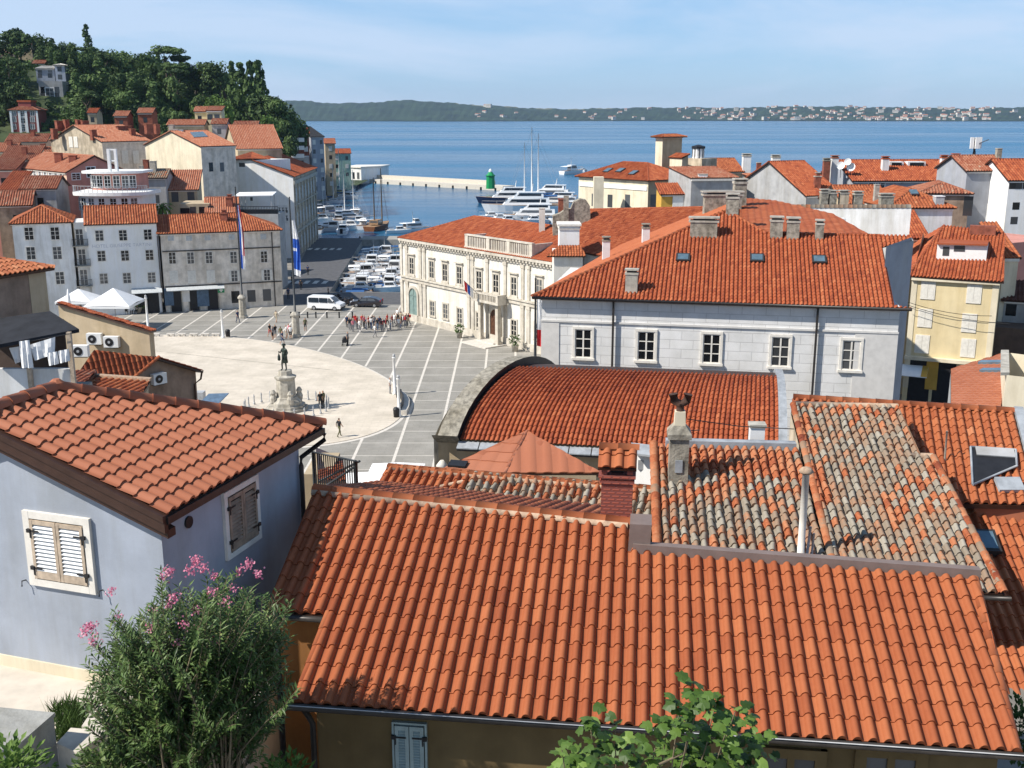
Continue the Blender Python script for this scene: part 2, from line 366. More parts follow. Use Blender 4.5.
def louvre(root, F, u, zb, w, h, fr='offwhite', wd='wood', t=.12, gap=.05, lab=None):
    # window with closed louvred shutters and iron straps
    O, U, N = F; mb = MB(); a, b = u - w / 2, u + w / 2
    mb.fb(F, a - t, a, zb - t, zb + h + t, 0, .06); mb.fb(F, b, b + t, zb - t, zb + h + t, 0, .06)
    mb.fb(F, a, b, zb + h, zb + h + t, 0, .058); mb.fb(F, a, b, zb - t, zb, 0, .062)
    mb.fb(F, a, b, zb, zb + h, 0, .01, 1)
    o = mb.build('window', [fr, 'black'], root)
    for x0, x1 in ((a + .015, u - .006), (u + .006, b - .015)):
        s = MB(); f = .055
        s.fb(F, x0, x0 + f, zb + .02, zb + h - .02, .03, .075); s.fb(F, x1 - f, x1, zb + .02, zb + h - .02, .03, .075)
        s.fb(F, x0 + f, x1 - f, zb + h - .09, zb + h - .02, .032, .072); s.fb(F, x0 + f, x1 - f, zb + .02, zb + .15, .032, .072)
        k = zb + .16
        while k < zb + h - .12:
            p = O + U * (x0 + f) + N * .028 + V((0, 0, k + .035)); s.box(p, U * (x1 - x0 - 2 * f), N * .045 + V((0, 0, -.038)), V((0, 0, .009)), 1); k += gap
        q = s.build('shutter', [wd, 'white' if wd == 'wood' else wd], o)
        e = x0 if x0 < u - .1 else x1; sg = 1 if x0 < u - .1 else -1
        for zz in (zb + .2, zb + h - .2):
            hw = MB(); hw.fb(F, min(e, e + sg * .17), max(e, e + sg * .17), zz - .012, zz + .012, .076, .088); hw.fb(F, min(e - sg * .05, e + sg * .02), max(e - sg * .05, e + sg * .02), zz - .03, zz + .03, .06, .1)
            hw.fb(F, min(e, e + sg * .02), max(e, e + sg * .02), zz - .12, zz + .02, .077, .09)
            hw.build('hinge', ['black'], q)
    if lab: o['label'] = lab
    return o
def chimney(root, p, w, d, h, m='stone', cap='stone', style='slab', yaw=0, sink=.8, lab=None):
    p = V(p); U = V((math.cos(yaw), math.sin(yaw), 0)); W = V((-U.y, U.x, 0)); mb = MB()
    def bb(x, y, z0, z1, mm): mb.box(p - U * x / 2 - W * y / 2 + V((0, 0, z0)), U * x, W * y, V((0, 0, z1 - z0)), mm)
    bb(w, d, -sink, h, 0)
    if style == 'slab': bb(w * 1.12, d * 1.12, h * .93, h + .06, 1); bb(w * .8, d * .8, h + .06, h + .2, 2); bb(w * 1.15, d * 1.15, h + .2, h + .3, 1)
    elif style == 'pot': bb(w * 1.15, d * 1.15, h, h + .12, 1); bb(w * .6, d * .6, h + .12, h + .5, 0); bb(w * .8, d * .8, h + .5, h + .58, 1)
    else: bb(w * 1.12, d * 1.12, h, h + .08, 1)
    o = mb.build('chimney', [m, cap, 'black'], root)
    if lab: o['label'] = lab
    return o
class House: pass
def house(name, label, cat, m, Y, ang=0, R=None, Lf=None, A_=None, B_=None, z0=0, roof='gableR', s=.4, o=.35, wall='plaster_w', tile='tile', tw=.34, tl=.45, th=.115, prof='far', wins=(), group=None, seed=1, side=None, z=None, eave='offwhite', fascia=None, hips='lr'):
    H = House(); c0 = A(m[0], m[1], Y) if z is None else G(m[0], m[1], z)
    a = math.radians(ang); dR = V((math.cos(a), math.sin(a), 0)); dL = V((-dR.y, dR.x, 0))
    Al = A_ or along(c0, dR, R); Bl = B_ or along(c0, dL, Lf); ze = c0.z; H.ze = ze; H.A, H.B, H.c0, H.dR, H.dL = Al, Bl, c0, dR, dL
    P = lambda x, y, zz=0: c0 + dR * x + dL * y + V((0, 0, zz)); H.P = P
    root = thing(name, label, cat, (c0.x, c0.y, z0), group); H.root = root
    zw = ze + s * o - .13 if roof != 'flat' else ze
    A1, B1 = Al - o, Bl - o
    if roof in ('gableR', 'jerk'):
        fp = [(o, o, zw), (A1, o, zw), (A1, Bl / 2, ze + s * Bl / 2 - .13), (A1, B1, zw), (o, B1, zw), (o, Bl / 2, ze + s * Bl / 2 - .13)]
        rp = [[(0, 0, 0), (Al, 0, 0), (Al, Bl / 2, s * Bl / 2), (0, Bl / 2, s * Bl / 2)], [(Al, Bl, 0), (0, Bl, 0), (0, Bl / 2, s * Bl / 2), (Al, Bl / 2, s * Bl / 2)]]
        rg = [((0, Bl / 2, s * Bl / 2), (Al, Bl / 2, s * Bl / 2))]
    elif roof == 'gableL':
        fp = [(o, o, zw), (Al / 2, o, ze + s * Al / 2 - .13), (A1, o, zw), (A1, B1, zw), (Al / 2, B1, ze + s * Al / 2 - .13), (o, B1, zw)]
        rp = [[(0, Bl, 0), (0, 0, 0), (Al / 2, 0, s * Al / 2), (Al / 2, Bl, s * Al / 2)], [(Al, 0, 0), (Al, Bl, 0), (Al / 2, Bl, s * Al / 2), (Al / 2, 0, s * Al / 2)]]
        rg = [((Al / 2, 0, s * Al / 2), (Al / 2, Bl, s * Al / 2))]
    elif roof == 'hip':
        w2 = min(Al, Bl) / 2; h = s * w2; fp = [(o, o, zw), (A1, o, zw), (A1, B1, zw), (o, B1, zw)]
        r1, r2 = ((w2, w2, h), (Al - w2, w2, h)) if Al >= Bl else ((w2, w2, h), (w2, Bl - w2, h))
        k = [(0, 0, 0), (Al, 0, 0), (Al, Bl, 0), (0, Bl, 0)]
        if 'l' not in hips: r1 = (0, r1[1], h)
        if 'r' not in hips: r2 = (Al, r2[1], h)
        if Al >= Bl: rp = [[k[0], k[1], r2, r1], [k[1], k[2], r2], [k[2], k[3], r1, r2], [k[3], k[0], r1]]; hp = [(k[0], r1), (k[1], r2), (k[2], r2), (k[3], r1)]
        else: rp = [[k[0], k[1], r1], [k[1], k[2], r2, r1], [k[2], k[3], r2], [k[3], k[0], r1, r2]]; hp = [(k[0], r1), (k[1], r1), (k[2], r2), (k[3], r2)]
        rg = hp + ([(r1, r2)] if abs(Al - Bl) > .5 else [])
    elif roof == 'shed':
        fp = [(o, o, zw), (A1, o, zw), (A1, B1, ze + s * B1 - .13), (o, B1, ze + s * B1 - .13)]
        rp = [[(0, 0, 0), (Al, 0, 0), (Al, Bl, s * Bl), (0, Bl, s * Bl)]]; rg = []
    elif roof == 'shedR':
        fp = [(o, o, zw), (A1, o, ze + s * A1 - .13), (A1, B1, ze + s * A1 - .13), (o, B1, zw)]
        rp = [[(0, Bl, 0), (0, 0, 0), (Al, 0, s * Al), (Al, Bl, s * Al)]]; rg = []
    else:
        fp = [(0, 0, zw), (Al, 0, zw), (Al, Bl, zw), (0, Bl, zw)]; rp = []; rg = []
    wb = MB(); q = [P(x, y) for x, y, _ in fp]
    mats = [wall, side or wall]
    n = len(q)
    if roof == 'flat': wb.prism([(p.x, p.y) for p in q], z0 - 1, zw)
    else:
        for i in range(n):
            j = (i + 1) % n; sidew = abs((q[j] - q[i]).normalized().dot(dR)) < .5
            wb.face([(q[i].x, q[i].y, z0 - 1), (q[j].x, q[j].y, z0 - 1), (q[j].x, q[j].y, fp[j][2]), (q[i].x, q[i].y, fp[i][2])], 1 if sidew else 0)
    H.wall = wb.build('wall', mats, root)
    oo = o if roof != 'flat' else 0
    def fl(p): return V((p.x, p.y, 0))
    H.F = {'F': (fl(P(oo, oo)), dR, -dL), 'S': (fl(P(oo, Bl - oo)), -dL, -dR), 'R': (fl(P(Al - oo, oo)), dL, dR)}
    if rp:
        rb = MB()
        for i, pl in enumerate(rp): tiles(rb, [P(*p) for p in pl], tw, tl, th, prof, seed=seed * 7 + i, slab=.12)
        for i, (p, r) in enumerate(rg): ridge(rb, P(*p), P(*r), tw * .42, tl * 1.1, seed=seed + i)
        H.roof = rb.build('roof', [tile, fascia or 'brown'], root)
        if eave:
            cb = MB()
            if roof in ('gableR', 'hip', 'shed'): cb.box(P(o, o - .2, -.42 + s * o), dR * (Al - 2 * o), dL * .19, V((0, 0, .26)))
            if roof in ('gableL', 'hip'):
                cb.box(P(o - .2, o, -.42 + s * o), dR * .19, dL * (Bl - 2 * o), V((0, 0, .26)))
            if cb.v: H.cornice = cb.build('cornice', [eave], root)
    H.side = oo
    for wn in wins: addwins(H, *wn)
    return H
def pix(H, f, x, y):
    O, U, N = H.F[f]; p = hitp(x, y, O, N); return (p - O).dot(U), p.z
def addwins(H, f, px, w, h, st='fsash', mats=('offwhite', 'glass', 'shutter')):
    for x, y in px:
        u, z = pix(H, f, x, y); window(H.root, H.F[f], u, z - h / 2, w, h, st, mats)
def grid(xs, ys, sl=0, lean=0):
    # pixel grid of window centres: columns xs, rows ys; sl: rows drop per pixel, lean: columns shift per pixel
    return [(x + lean * (y - ys[0]), y + sl * (x - xs[0])) for y in ys for x in xs]
def onroof(H, x, y, poly=0, s=None):
    # point on the front slope under pixel
    return None
# ------------------------------------------------------------------ world, sun, haze
SUN_EL, SUN_AZ = math.radians(44.5), math.radians(20)      # shadows run to +X turned 20 degrees away from the camera
SDIR = V((-math.cos(SUN_AZ) * math.cos(SUN_EL), -math.sin(SUN_AZ) * math.cos(SUN_EL), math.sin(SUN_EL)))
w = bpy.data.worlds.new('World'); SC.world = w; w.use_nodes = True
nt = w.node_tree; L = nt.links; bg = nt.nodes['Background']
sk = nd(nt, 'ShaderNodeTexSky', sky_type='NISHITA'); sk.sun_disc = False
sk.sun_elevation = SUN_EL; sk.sun_rotation = math.atan2(SDIR.x, SDIR.y); sk.altitude = 0; sk.air_density = 1.0; sk.dust_density = .15; sk.ozone_density = 4.0
# thin high veil of cloud, noise on the sky direction
g = nd(nt, 'ShaderNodeTexCoord'); mp = nd(nt, 'ShaderNodeMapping'); mp.inputs['Scale'].default_value = (1.0, 1.0, 5.5); mp.inputs['Rotation'].default_value = (0, math.radians(9), 0)
L.new(g.outputs['Generated'], mp.inputs['Vector'])
n1 = nd(nt, 'ShaderNodeTexNoise', Scale=2.0, Detail=7.0, Roughness=.58, Distortion=.5); L.new(mp.outputs[0], n1.inputs['Vector'])
cr = nd(nt, 'ShaderNodeValToRGB'); cr.color_ramp.elements[0].position = .43; cr.color_ramp.elements[1].position = .60
cr.color_ramp.elements[0].color = (.0, .0, .0, 1); cr.color_ramp.elements[1].color = (.62, .62, .62, 1)
L.new(n1.outputs['Fac'], cr.inputs['Fac'])
mx = nd(nt, 'ShaderNodeMix', data_type='RGBA'); L.new(cr.outputs['Color'], mx.inputs[0]); bl = nd(nt, 'ShaderNodeMix', data_type='RGBA'); bl.inputs[0].default_value = .62; L.new(sk.outputs[0], bl.inputs[6]); bl.inputs[7].default_value = (2.25, 4.35, 7.4, 1); L.new(bl.outputs[2], mx.inputs[6]); mx.inputs[7].default_value = (5.3, 6.2, 7.7, 1)
sx = nd(nt, 'ShaderNodeSeparateXYZ'); L.new(g.outputs['Generated'], sx.inputs[0]); zr = nd(nt, 'ShaderNodeValToRGB'); zr.color_ramp.elements[0].position = .10; zr.color_ramp.elements[1].position = .75; zr.color_ramp.elements[0].color = (1, 1, 1, 1); zr.color_ramp.elements[1].color = (.42, .47, .54, 1); L.new(sx.outputs['Z'], zr.inputs['Fac'])   # clear sky: the zenith is darker than the horizon
mz = nd(nt, 'ShaderNodeMix', data_type='RGBA', blend_type='MULTIPLY'); mz.inputs[0].default_value = 1; L.new(mx.outputs[2], mz.inputs[6]); L.new(zr.outputs['Color'], mz.inputs[7])
L.new(mz.outputs[2], bg.inputs['Color']); bg.inputs['Strength'].default_value = .094
sl = bpy.data.lights.new('sun', 'SUN'); sl.energy = 4.8; sl.angle = math.radians(.53); sl.color = (1, .945, .86)
so = bpy.data.objects.new('sun', sl); COL.objects.link(so); so.rotation_euler = SDIR.to_track_quat('Z', 'Y').to_euler(); so.location = (-60, 0, 90)
SC.view_settings.view_transform = 'Standard'; SC.view_settings.look = 'None'; SC.view_settings.exposure = .47; SC.view_settings.gamma = 1
SC.cycles.use_denoising = True; SC.cycles.max_bounces = 6; SC.cycles.diffuse_bounces = 3; SC.cycles.transparent_max_bounces = 8
SC.cycles.volume_bounces = 0
def haze_box(dens):
    mb = MB(); mb.bx(-3400, 3400, -70, 5700, -6, 130); m = bpy.data.materials.new('haze'); m.use_nodes = True; nt = m.node_tree
    nt.nodes.remove(nt.nodes['Principled BSDF']); v = nd(nt, 'ShaderNodeVolumePrincipled'); v.inputs['Color'].default_value = (.55, .74, 1, 1); v.inputs['Density'].default_value = dens; v.inputs['Anisotropy'].default_value = .3
    nt.links.new(v.outputs[0], nt.nodes['Material Output'].inputs['Volume'])
    tag(mb.build('haze', [m]), kind='stuff')
haze_box(.00006)
# ------------------------------------------------------------------ sea
m, nt, b = newmat('sea_water'); L = nt.links
b.inputs['Roughness'].default_value = .12; b.inputs['IOR'].default_value = 1.33
tc = nd(nt, 'ShaderNodeNewGeometry')
def wn(sx, sy, sc, det, rot=0):
    mp = nd(nt, 'ShaderNodeMapping'); mp.inputs['Scale'].default_value = (sx, sy, 1); mp.inputs['Rotation'].default_value = (0, 0, rot); L.new(tc.outputs['Position'], mp.inputs['Vector'])
    n = nd(nt, 'ShaderNodeTexNoise', Scale=sc, Detail=det, Roughness=.6); L.new(mp.outputs[0], n.inputs['Vector']); return n
n1 = wn(.5, 1, .9, 4, .2); n2 = wn(.25, 1, .12, 3, -.15); n3 = wn(.22, 1, .0075, 5, .05)
b1 = nd(nt, 'ShaderNodeBump', Strength=.55, Distance=.25); L.new(n1.outputs['Fac'], b1.inputs['Height'])
b2 = nd(nt, 'ShaderNodeBump', Strength=.4, Distance=1.2); L.new(n2.outputs['Fac'], b2.inputs['Height']); L.new(b1.outputs[0], b2.inputs['Normal'])
L.new(b2.outputs[0], b.inputs['Normal'])
r = nd(nt, 'ShaderNodeValToRGB'); r.color_ramp.elements[0].position = .42; r.color_ramp.elements[1].position = .60
r.color_ramp.elements[0].color = (.005, .075, .16, 1); r.color_ramp.elements[1].color = (.018, .125, .235, 1)
L.new(n3.outputs['Fac'], r.inputs['Fac']); L.new(r.outputs['Color'], b.inputs['Base Color'])
r2 = nd(nt, 'ShaderNodeValToRGB'); r2.color_ramp.elements[0].color = (.12, .12, .12, 1); r2.color_ramp.elements[1].color = (.34, .34, .34, 1); r2.color_ramp.elements[0].position = .35; r2.color_ramp.elements[1].position = .65
L.new(n3.outputs['Fac'], r2.inputs['Fac']); L.new(r2.outputs['Color'], b.inputs['Roughness'])
M['sea'] = m
mb = MB(); mb.face([(-3300, 120, -1.5), (3300, 120, -1.5), (3300, 5550, -1.5), (-3300, 5550, -1.5)]); tag(mb.build('sea', ['sea']), kind='structure')
# ------------------------------------------------------------------ ground, square, road
M['ground'] = mat('town_ground', (.24, .22, .19), .95, .25, .4)
M['asphalt'] = mat('road_asphalt', (.10, .10, .105), .9, .2, 1.2)
M['quay'] = mat('quay_stone', (.36, .34, .30), .9, .25, .8)
M['paver_g'] = mat('grey_paving', (.24, .225, .20), .85, .12, .35, col2=(.205, .19, .17), stain=0)
M['paver_w'] = mat('white_istrian_paving', (.55, .485, .39), .8, .12, .35, col2=(.46, .405, .325))
M['line'] = mat('white_stone_strip', (.60, .56, .50), .8, .1, 2)
land = [(-330, 53), (160, 53), (230, 190), (60, 196), (22, 172), (-12, 167.6), (-28.6, 167.6), (-33.2, 243), (-47, 243), (-52, 262), (-56, 300), (-64, 380), (-70, 440), (-66, 470), (-70, 500), (-90, 520), (-330, 520)]
mb = MB(); mb.face([(x, y, -.02) for x, y in land])
for i in range(len(land)):
    p, q = land[i], land[(i + 1) % len(land)]; mb.face([(p[0], p[1], -3), (q[0], q[1], -3), (q[0], q[1], -.02), (p[0], p[1], -.02)], 1)
tag(mb.build('ground', ['ground', 'quay']), kind='structure')
def sm(a, b, x): t = min(1, max(0, (x - a) / (b - a))); return t * t * (3 - 2 * t)
mb = MB(); ys = [-40, 0, 8, 14, 20, 24, 28, 32, 36, 40, 44, 48, 53.05]
def zs(y): return 15.9 * (1 - sm(25, 53, y)) - .03
for i in range(len(ys) - 1): mb.face([(-330, ys[i], zs(ys[i])), (160, ys[i], zs(ys[i])), (160, ys[i + 1], zs(ys[i + 1])), (-330, ys[i + 1], zs(ys[i + 1]))], 0, .5, True)
tag(mb.build('hillside_ground', ['ground']), kind='structure')
mb = MB(); mb.face([(-64, 60, .004), (12, 60, .004), (12, 130, .004), (-9.3, 150, .004), (-9.3, 156, .004), (-66, 156, .004)]); M['paver_g'] = ashlar('grey_slab_paving', (.29, .275, .245), (.235, .222, .197), 1.1, .55, True); M['paver_w'] = ashlar('white_slab_paving', (.62, .55, .455), (.50, .44, .36), 1.4, .7, True)
tag(mb.build('square_paving', ['paver_g']), kind='structure')
mb = MB(); mb.face([(-34, 156.05, .002), (4, 156.05, .002), (4, 167.2, .002), (-28.4, 167.2, .002), (-33.0, 242.7, .002), (-44.5, 242.7, .002), (-38.0, 190, .002)]); tag(mb.build('quay_road', ['asphalt']), kind='structure')
mb = MB()
for k in range(5):
    for yy in (176, 221): mb.face([(-37.2 + k * 1.5 - (yy > 200) * 4.6, yy, .008), (-36.4 + k * 1.5 - (yy > 200) * 4.6, yy, .008), (-36.4 + k * 1.5 - (yy > 200) * 4.6, yy + 3.2, .008), (-37.2 + k * 1.5 - (yy > 200) * 4.6, yy + 3.2, .008)])
tag(mb.build('crossing_marking', ['line']), kind='structure')
EC, EA, EB, ED = V((-31.16, 109.98)), 27.6, 15.5, V((.627, -.779)); EP = V((.779, .627))
def ell(t, k=1.0): q = EC + ED * (EA * k * math.cos(t)) + EP * (EB * k * math.sin(t)); return q
mb = MB(); N = 96; el = [ell(2 * math.pi * i / N) for i in range(N)]
mb.prism([(p.x, p.y) for p in el], 0, .06); tag(mb.build('ellipse_paving', ['paver_w']), kind='structure')
def inell(x, y, k=1): d = V((x, y)) - EC; return (d.dot(ED) / EA) ** 2 + (d.dot(EP) / EB) ** 2 < k
mb = MB(); e2 = [ell(2 * math.pi * i / N, 1.016) for i in range(N)]
for i in range(N): j = (i + 1) % N; mb.face([(el[i].x, el[i].y, .012), (e2[i].x, e2[i].y, .012), (e2[j].x, e2[j].y, .012), (el[j].x, el[j].y, .012)])
for k in range(-2, 17):       # long strips, then the cross strips between them, both cut at the ellipse
    x = -6.2 - 3.3 * (k - 0); y = 61
    hw = .12
    while y < 155.5:
        y2 = min(y + .8, 155.5)
        if not inell(x, y + .4, 1.04): mb.face([(x - hw, y, .010), (x + hw, y, .010), (x + hw, y2, .010), (x - hw, y2, .010)])
        y = y2
y = 63.2
while y < 155:
    x = -60
    while x < 3:
        if not inell(x + .4, y, 1.04): mb.face([(x, y - .055, .008), (x + .8, y - .055, .008), (x + .8, y + .055, .008), (x, y + .055, .008)])
        x += .8
    y += 3.5
tag(mb.build('paving_strips', ['line']), kind='structure')
mb = MB()      # drain line across the ellipse
p, q = G(146, 350, .066), G(330, 370, .066)
mb.face([p, q, q + V((0, .14, 0)), p + V((0, .14, 0))]); tag(mb.build('drain_channel', ['oldstone']), kind='structure')
# ------------------------------------------------------------------ hill
def prof(x):
    pts = [(-420, 1.25), (-230, 1.12), (-190, 1.04), (-160, .98), (-130, .86), (-110, .80), (-98, .66), (-88, .50), (-80, .28), (-73, .06), (-68, 0), (-40, 0)]
    for (a, b), (c, d) in zip(pts, pts[1:]):
        if x <= c: return b + (d - b) * max(0, (x - a)) / (c - a)
    return 0
def hillz(x, y):
    k = prof(x); return k * (20 * sm(170, 275, y) + 23 * sm(280, 345, y)) * (1 - sm(405, 455, y)) - .06
mb = MB(); xs = list(range(-420, -59, 8)); yy = list(range(166, 470, 8)); vs = [[(x, y, hillz(x, y) + (rnd.uniform(-.3, .3) if x < -75 and y > 200 else 0)) for x in xs] for y in yy]
for j in range(len(yy) - 1):
    for i in range(len(xs) - 1): mb.face([vs[j][i], vs[j][i + 1], vs[j + 1][i + 1], vs[j + 1][i]], 0, .5, True)
M['hillgrass'] = mat('hillside_scrub', (.055, .075, .028), .95, .4, .12, col2=(.025, .04, .015), bump=.6, bscale=.8)
tag(mb.build('wooded_hill', ['hillgrass']), kind='structure')
# ------------------------------------------------------------------ far shore
M['farwood'] = mat('far_woodland', (.026, .048, .026), .95, .5, .012, col2=(.007, .018, .016), bump=.8, bscale=.05)
M['farfield'] = mat('far_fields', (.16, .16, .09), .95, .3, .006)
cps = [(-300, 103), (200, 101), (300, 100.5), (330, 103), (362, 103), (390, 101), (407, 100), (432, 101.5), (470, 104.5), (500, 106), (530, 108), (560, 109), (600, 108.5), (640, 107.5), (700, 107.5), (740, 108), (770, 106.5), (840, 106.5), (900, 107.5), (960, 108.5), (1024, 107), (1300, 107.5)]
def farx(px, Y): return (px - 512) / FPX * (Y * .9703 + 6.5)
def fary(px):
    for (a, b), (c, d) in zip(cps, cps[1:]):
        if px <= c: return b + (d - b) * (px - a) / (c - a)
    return 107
mb = MB(); rows = []; pxs = [i * 4 for i in range(-70, 326)]
for k, f in enumerate((0, .03, .10, .3, .55, .8, 1.0, 1.15)):
    row = []
    for px in pxs:
        Ys = 4150 + 120 * math.sin(px * .011) + (60 if k == 0 else 0); Y = Ys + f * 620
        zt = A(px, fary(px), Ys + 620).z; n = (math.sin(px * .31 + k) + math.sin(px * .83 + k * 2.1) + math.sin(px * 1.7 + k)) * 1.3
        z = -2.2 if k == 0 else (0 if k == 1 else zt * (sm(-.12, 1.0, f) if f <= 1 else .9) + n)
        row.append((farx(px, Y), Y, z))
    rows.append(row)
for k in range(len(rows) - 1):
    for i in range(len(pxs) - 1):
        px = pxs[i]; mi = 1 if k == 0 else (1 if (k in (5, 6) and 455 < px < 610 and math.sin(px * .2) > -.2) else 0)
        mb.face([rows[k][i], rows[k][i + 1], rows[k + 1][i + 1], rows[k + 1][i]], mi, .5, False)
tag(mb.build('far_shore', ['farwood', 'farfield']), kind='structure')
def shorez(px, f):
    Ys = 4150 + 120 * math.sin(px * .011); zt = A(px, fary(px), Ys + 620).z; return Ys + f * 620, max(0, zt * sm(-.12, 1, f))
# trees on the crest of the far shore and houses of the far town, each a few pixels
M['farwall'] = mat('far_house_wall', (.66, .62, .55), .9, .2, .05); M['farroof'] = mat('far_house_roof', (.40, .18, .11), .9, .2, .05)
mb = MB(); mb.bx(-9, 9, -5, 5, -3, 6); e = .4
for s in (-1, 1): mb.face([(-9.3, s * 5.4, 5.8), (9.3, s * 5.4, 5.8), (9.3, 0, 8.6), (-9.3, 0, 8.6)], 1)
mb.face([(-9, -5, 6), (-9, 0, 8.4), (-9, 5, 6)]); mb.face([(9, -5, 6), (9, 0, 8.4), (9, 5, 6)])
for k in (-5.5, -1.8, 1.8, 5.5):
    for zz in (.8, 3.5): mb.bx(k - .6, k + .6, -5.05, -5, zz, zz + 1.4, 2)
mA = mb.mesh('shore_house', ['farwall', 'farroof', 'glass'])
mb = MB(); mb.bx(-11, 11, -6, 6, -3, 11); mb.bx(-11.5, 11.5, -6.5, 6.5, 11, 11.6, 1)
for k in (-8, -4, 0, 4, 8):
    for zz in (1, 4.4, 7.8): mb.bx(k - 1, k + 1, -6.05, -6, zz, zz + 1.6, 2)
mB = mb.mesh('shore_block', ['farwall', 'farwall', 'glass'])
R = random.Random(3)
for i in range(250):
    px = R.choice([R.gauss(855, 95), R.gauss(760, 70), R.uniform(575, 1040), R.gauss(900, 50)]) if R.random() < .93 else R.uniform(470, 600)
    if not 470 < px < 1060: continue
    f = R.random() ** 1.3 * .8 + .05; Y, z = shorez(px, f)
    blk = R.random() < .22
    o = link('apartment_block' if blk else 'shore_house', mB if blk else mA); s = R.uniform(.55, 1.0); o.scale = (s * R.uniform(.7, 1.25), s, s * R.uniform(.8, 1.1)); o.location = (farx(px, Y), Y, z + 1); o.rotation_euler = (0, 0, R.uniform(-.6, .6))
    tag(o, 'tiny pale flat roofed block in the town across the bay' if blk else 'tiny pale house with reddish roof in the town across the bay', 'apartment block' if blk else 'house', 'houses of the town across the bay')
# ------------------------------------------------------------------ trees
def leafstops(a, b, c): return [(0, a), (.5, b), (1, c)]
M['leaf_d'] = tintmat('dark_evergreen_leaves', leafstops((.02, .04, .013), (.062, .104, .030), (.13, .20, .056)), .75, .7, .3, trans=.12, orand=.35)
M['leaf_m'] = tintmat('green_leaves', leafstops((.022, .045, .010), (.055, .10, .024), (.11, .18, .045)), .7, .7, .3, trans=.2, orand=.4)
M['leaf_l'] = tintmat('fresh_green_leaves', leafstops((.045, .085, .014), (.105, .18, .035), (.18, .27, .06)), .7, .7, .3, trans=.25)
def crown(kind, n, seed, mat_, sz):
    R = random.Random(seed); mb = MB(); lumps = []
    if kind == 'broad':
        for _ in range(15):
            a = R.uniform(0, 6.283); r = R.uniform(.1, .72); z = R.uniform(-.55, .75); r *= math.sqrt(max(.1, 1 - z * z * .8)); lumps.append((V((r * math.cos(a), r * math.sin(a), z * .8)), R.uniform(.26, .46), R.uniform(.25, .75)))
    elif kind == 'cyp':
        for k in range(20): z = -1 + 2 * (k + .5) / 20; a = R.uniform(0, 6.283); rr = .20 * (1 - ((z + 1) / 2) ** 2.2) ** .8; lumps.append((V((rr * .5 * math.cos(a), rr * .5 * math.sin(a), z)), .05 + rr * .7, R.uniform(.3, .7)))
    elif kind == 'pine':
        for _ in range(14): a = R.uniform(0, 6.283); r = R.uniform(.1, .8); lumps.append((V((r * math.cos(a), r * math.sin(a), .25 - r * r * .4 + R.uniform(-.12, .12))), R.uniform(.24, .4), R.uniform(.25, .7)))
    for i in range(n):
        c, r, t = R.choice(lumps); d = V((R.gauss(0, 1), R.gauss(0, 1), R.gauss(0, 1))).normalized(); rad = r * R.uniform(.55, 1.05) ** .7
        p = c + V((d.x * rad, d.y * rad, d.z * rad * (.55 if kind == 'pine' else .85)))
        nrm = (d + V((R.uniform(-.7, .7), R.uniform(-.7, .7), R.uniform(-.3, .9)))).normalized(); x = nrm.orthogonal().normalized(); y = nrm.cross(x); a = R.uniform(0, 6.28)
        x, y = x * math.cos(a) + y * math.sin(a), y * math.cos(a) - x * math.sin(a); s = sz * R.uniform(.6, 1.3)
        if kind == 'cyp': y = (y + V((0, 0, 1.5))).normalized(); x = y.cross(nrm).normalized() if abs(y.dot(nrm)) < .95 else x
        mb.face([p - x * s, p + y * s * .6, p + x * s, p - y * s * .8], 0, min(1, max(0, t + R.gauss(0, .16))))
    return mb.mesh('crown', [mat_])
def trunkmesh(h, r, lean, seed, limbs=3):
    R = random.Random(seed); mb = MB(); top = V((lean, 0, h)); mb.tube([(0, 0, -.4), (lean * .3, 0, h * .5), top], [r, r * .7, r * .4], 6)
    for k in range(limbs): a = k * 2.1 + R.uniform(0, 1); s = V((lean * .5, 0, h * R.uniform(.6, .85))); mb.tube([s, s + V((math.cos(a) * h * .12, math.sin(a) * h * .12, h * .14)), s + V((math.cos(a) * h * .22, math.sin(a) * h * .22, h * .34))], [r * .4, r * .28, r * .12], 5)
    return mb.mesh('trunk', ['trunk'])
PT = {}
KIND = {'dark': ('broad', 'leaf_d', 'evergreen_tree'), 'mid': ('broad', 'leaf_m', 'broadleaf_tree'), 'light': ('broad', 'leaf_l', 'broadleaf_tree'), 'cypress': ('cyp', 'leaf_d', 'cypress_tree'), 'pine': ('pine', 'leaf_d', 'pine_tree')}
for k, (sh, lm, _) in KIND.items(): PT[k] = [crown(sh, {'broad': 1500, 'cyp': 1100, 'pine': 1200}[sh], 11 * i + len(k), lm, {'broad': .085, 'cyp': .045, 'pine': .08}[sh]) for i in range(3)]
TT = [trunkmesh(1, .035, .05, 1), trunkmesh(1, .03, -.08, 2), trunkmesh(1, .035, .0, 3)]
TL = {'dark': 'dark evergreen tree on the wooded hill above the harbour', 'mid': 'mid green broadleaf tree on the wooded hill above the harbour', 'light': 'fresh yellow green tree on the wooded hill above the harbour', 'cypress': 'slim dark cypress on the wooded hill above the harbour', 'pine': 'flat topped dark pine on the wooded hill above the harbour'}
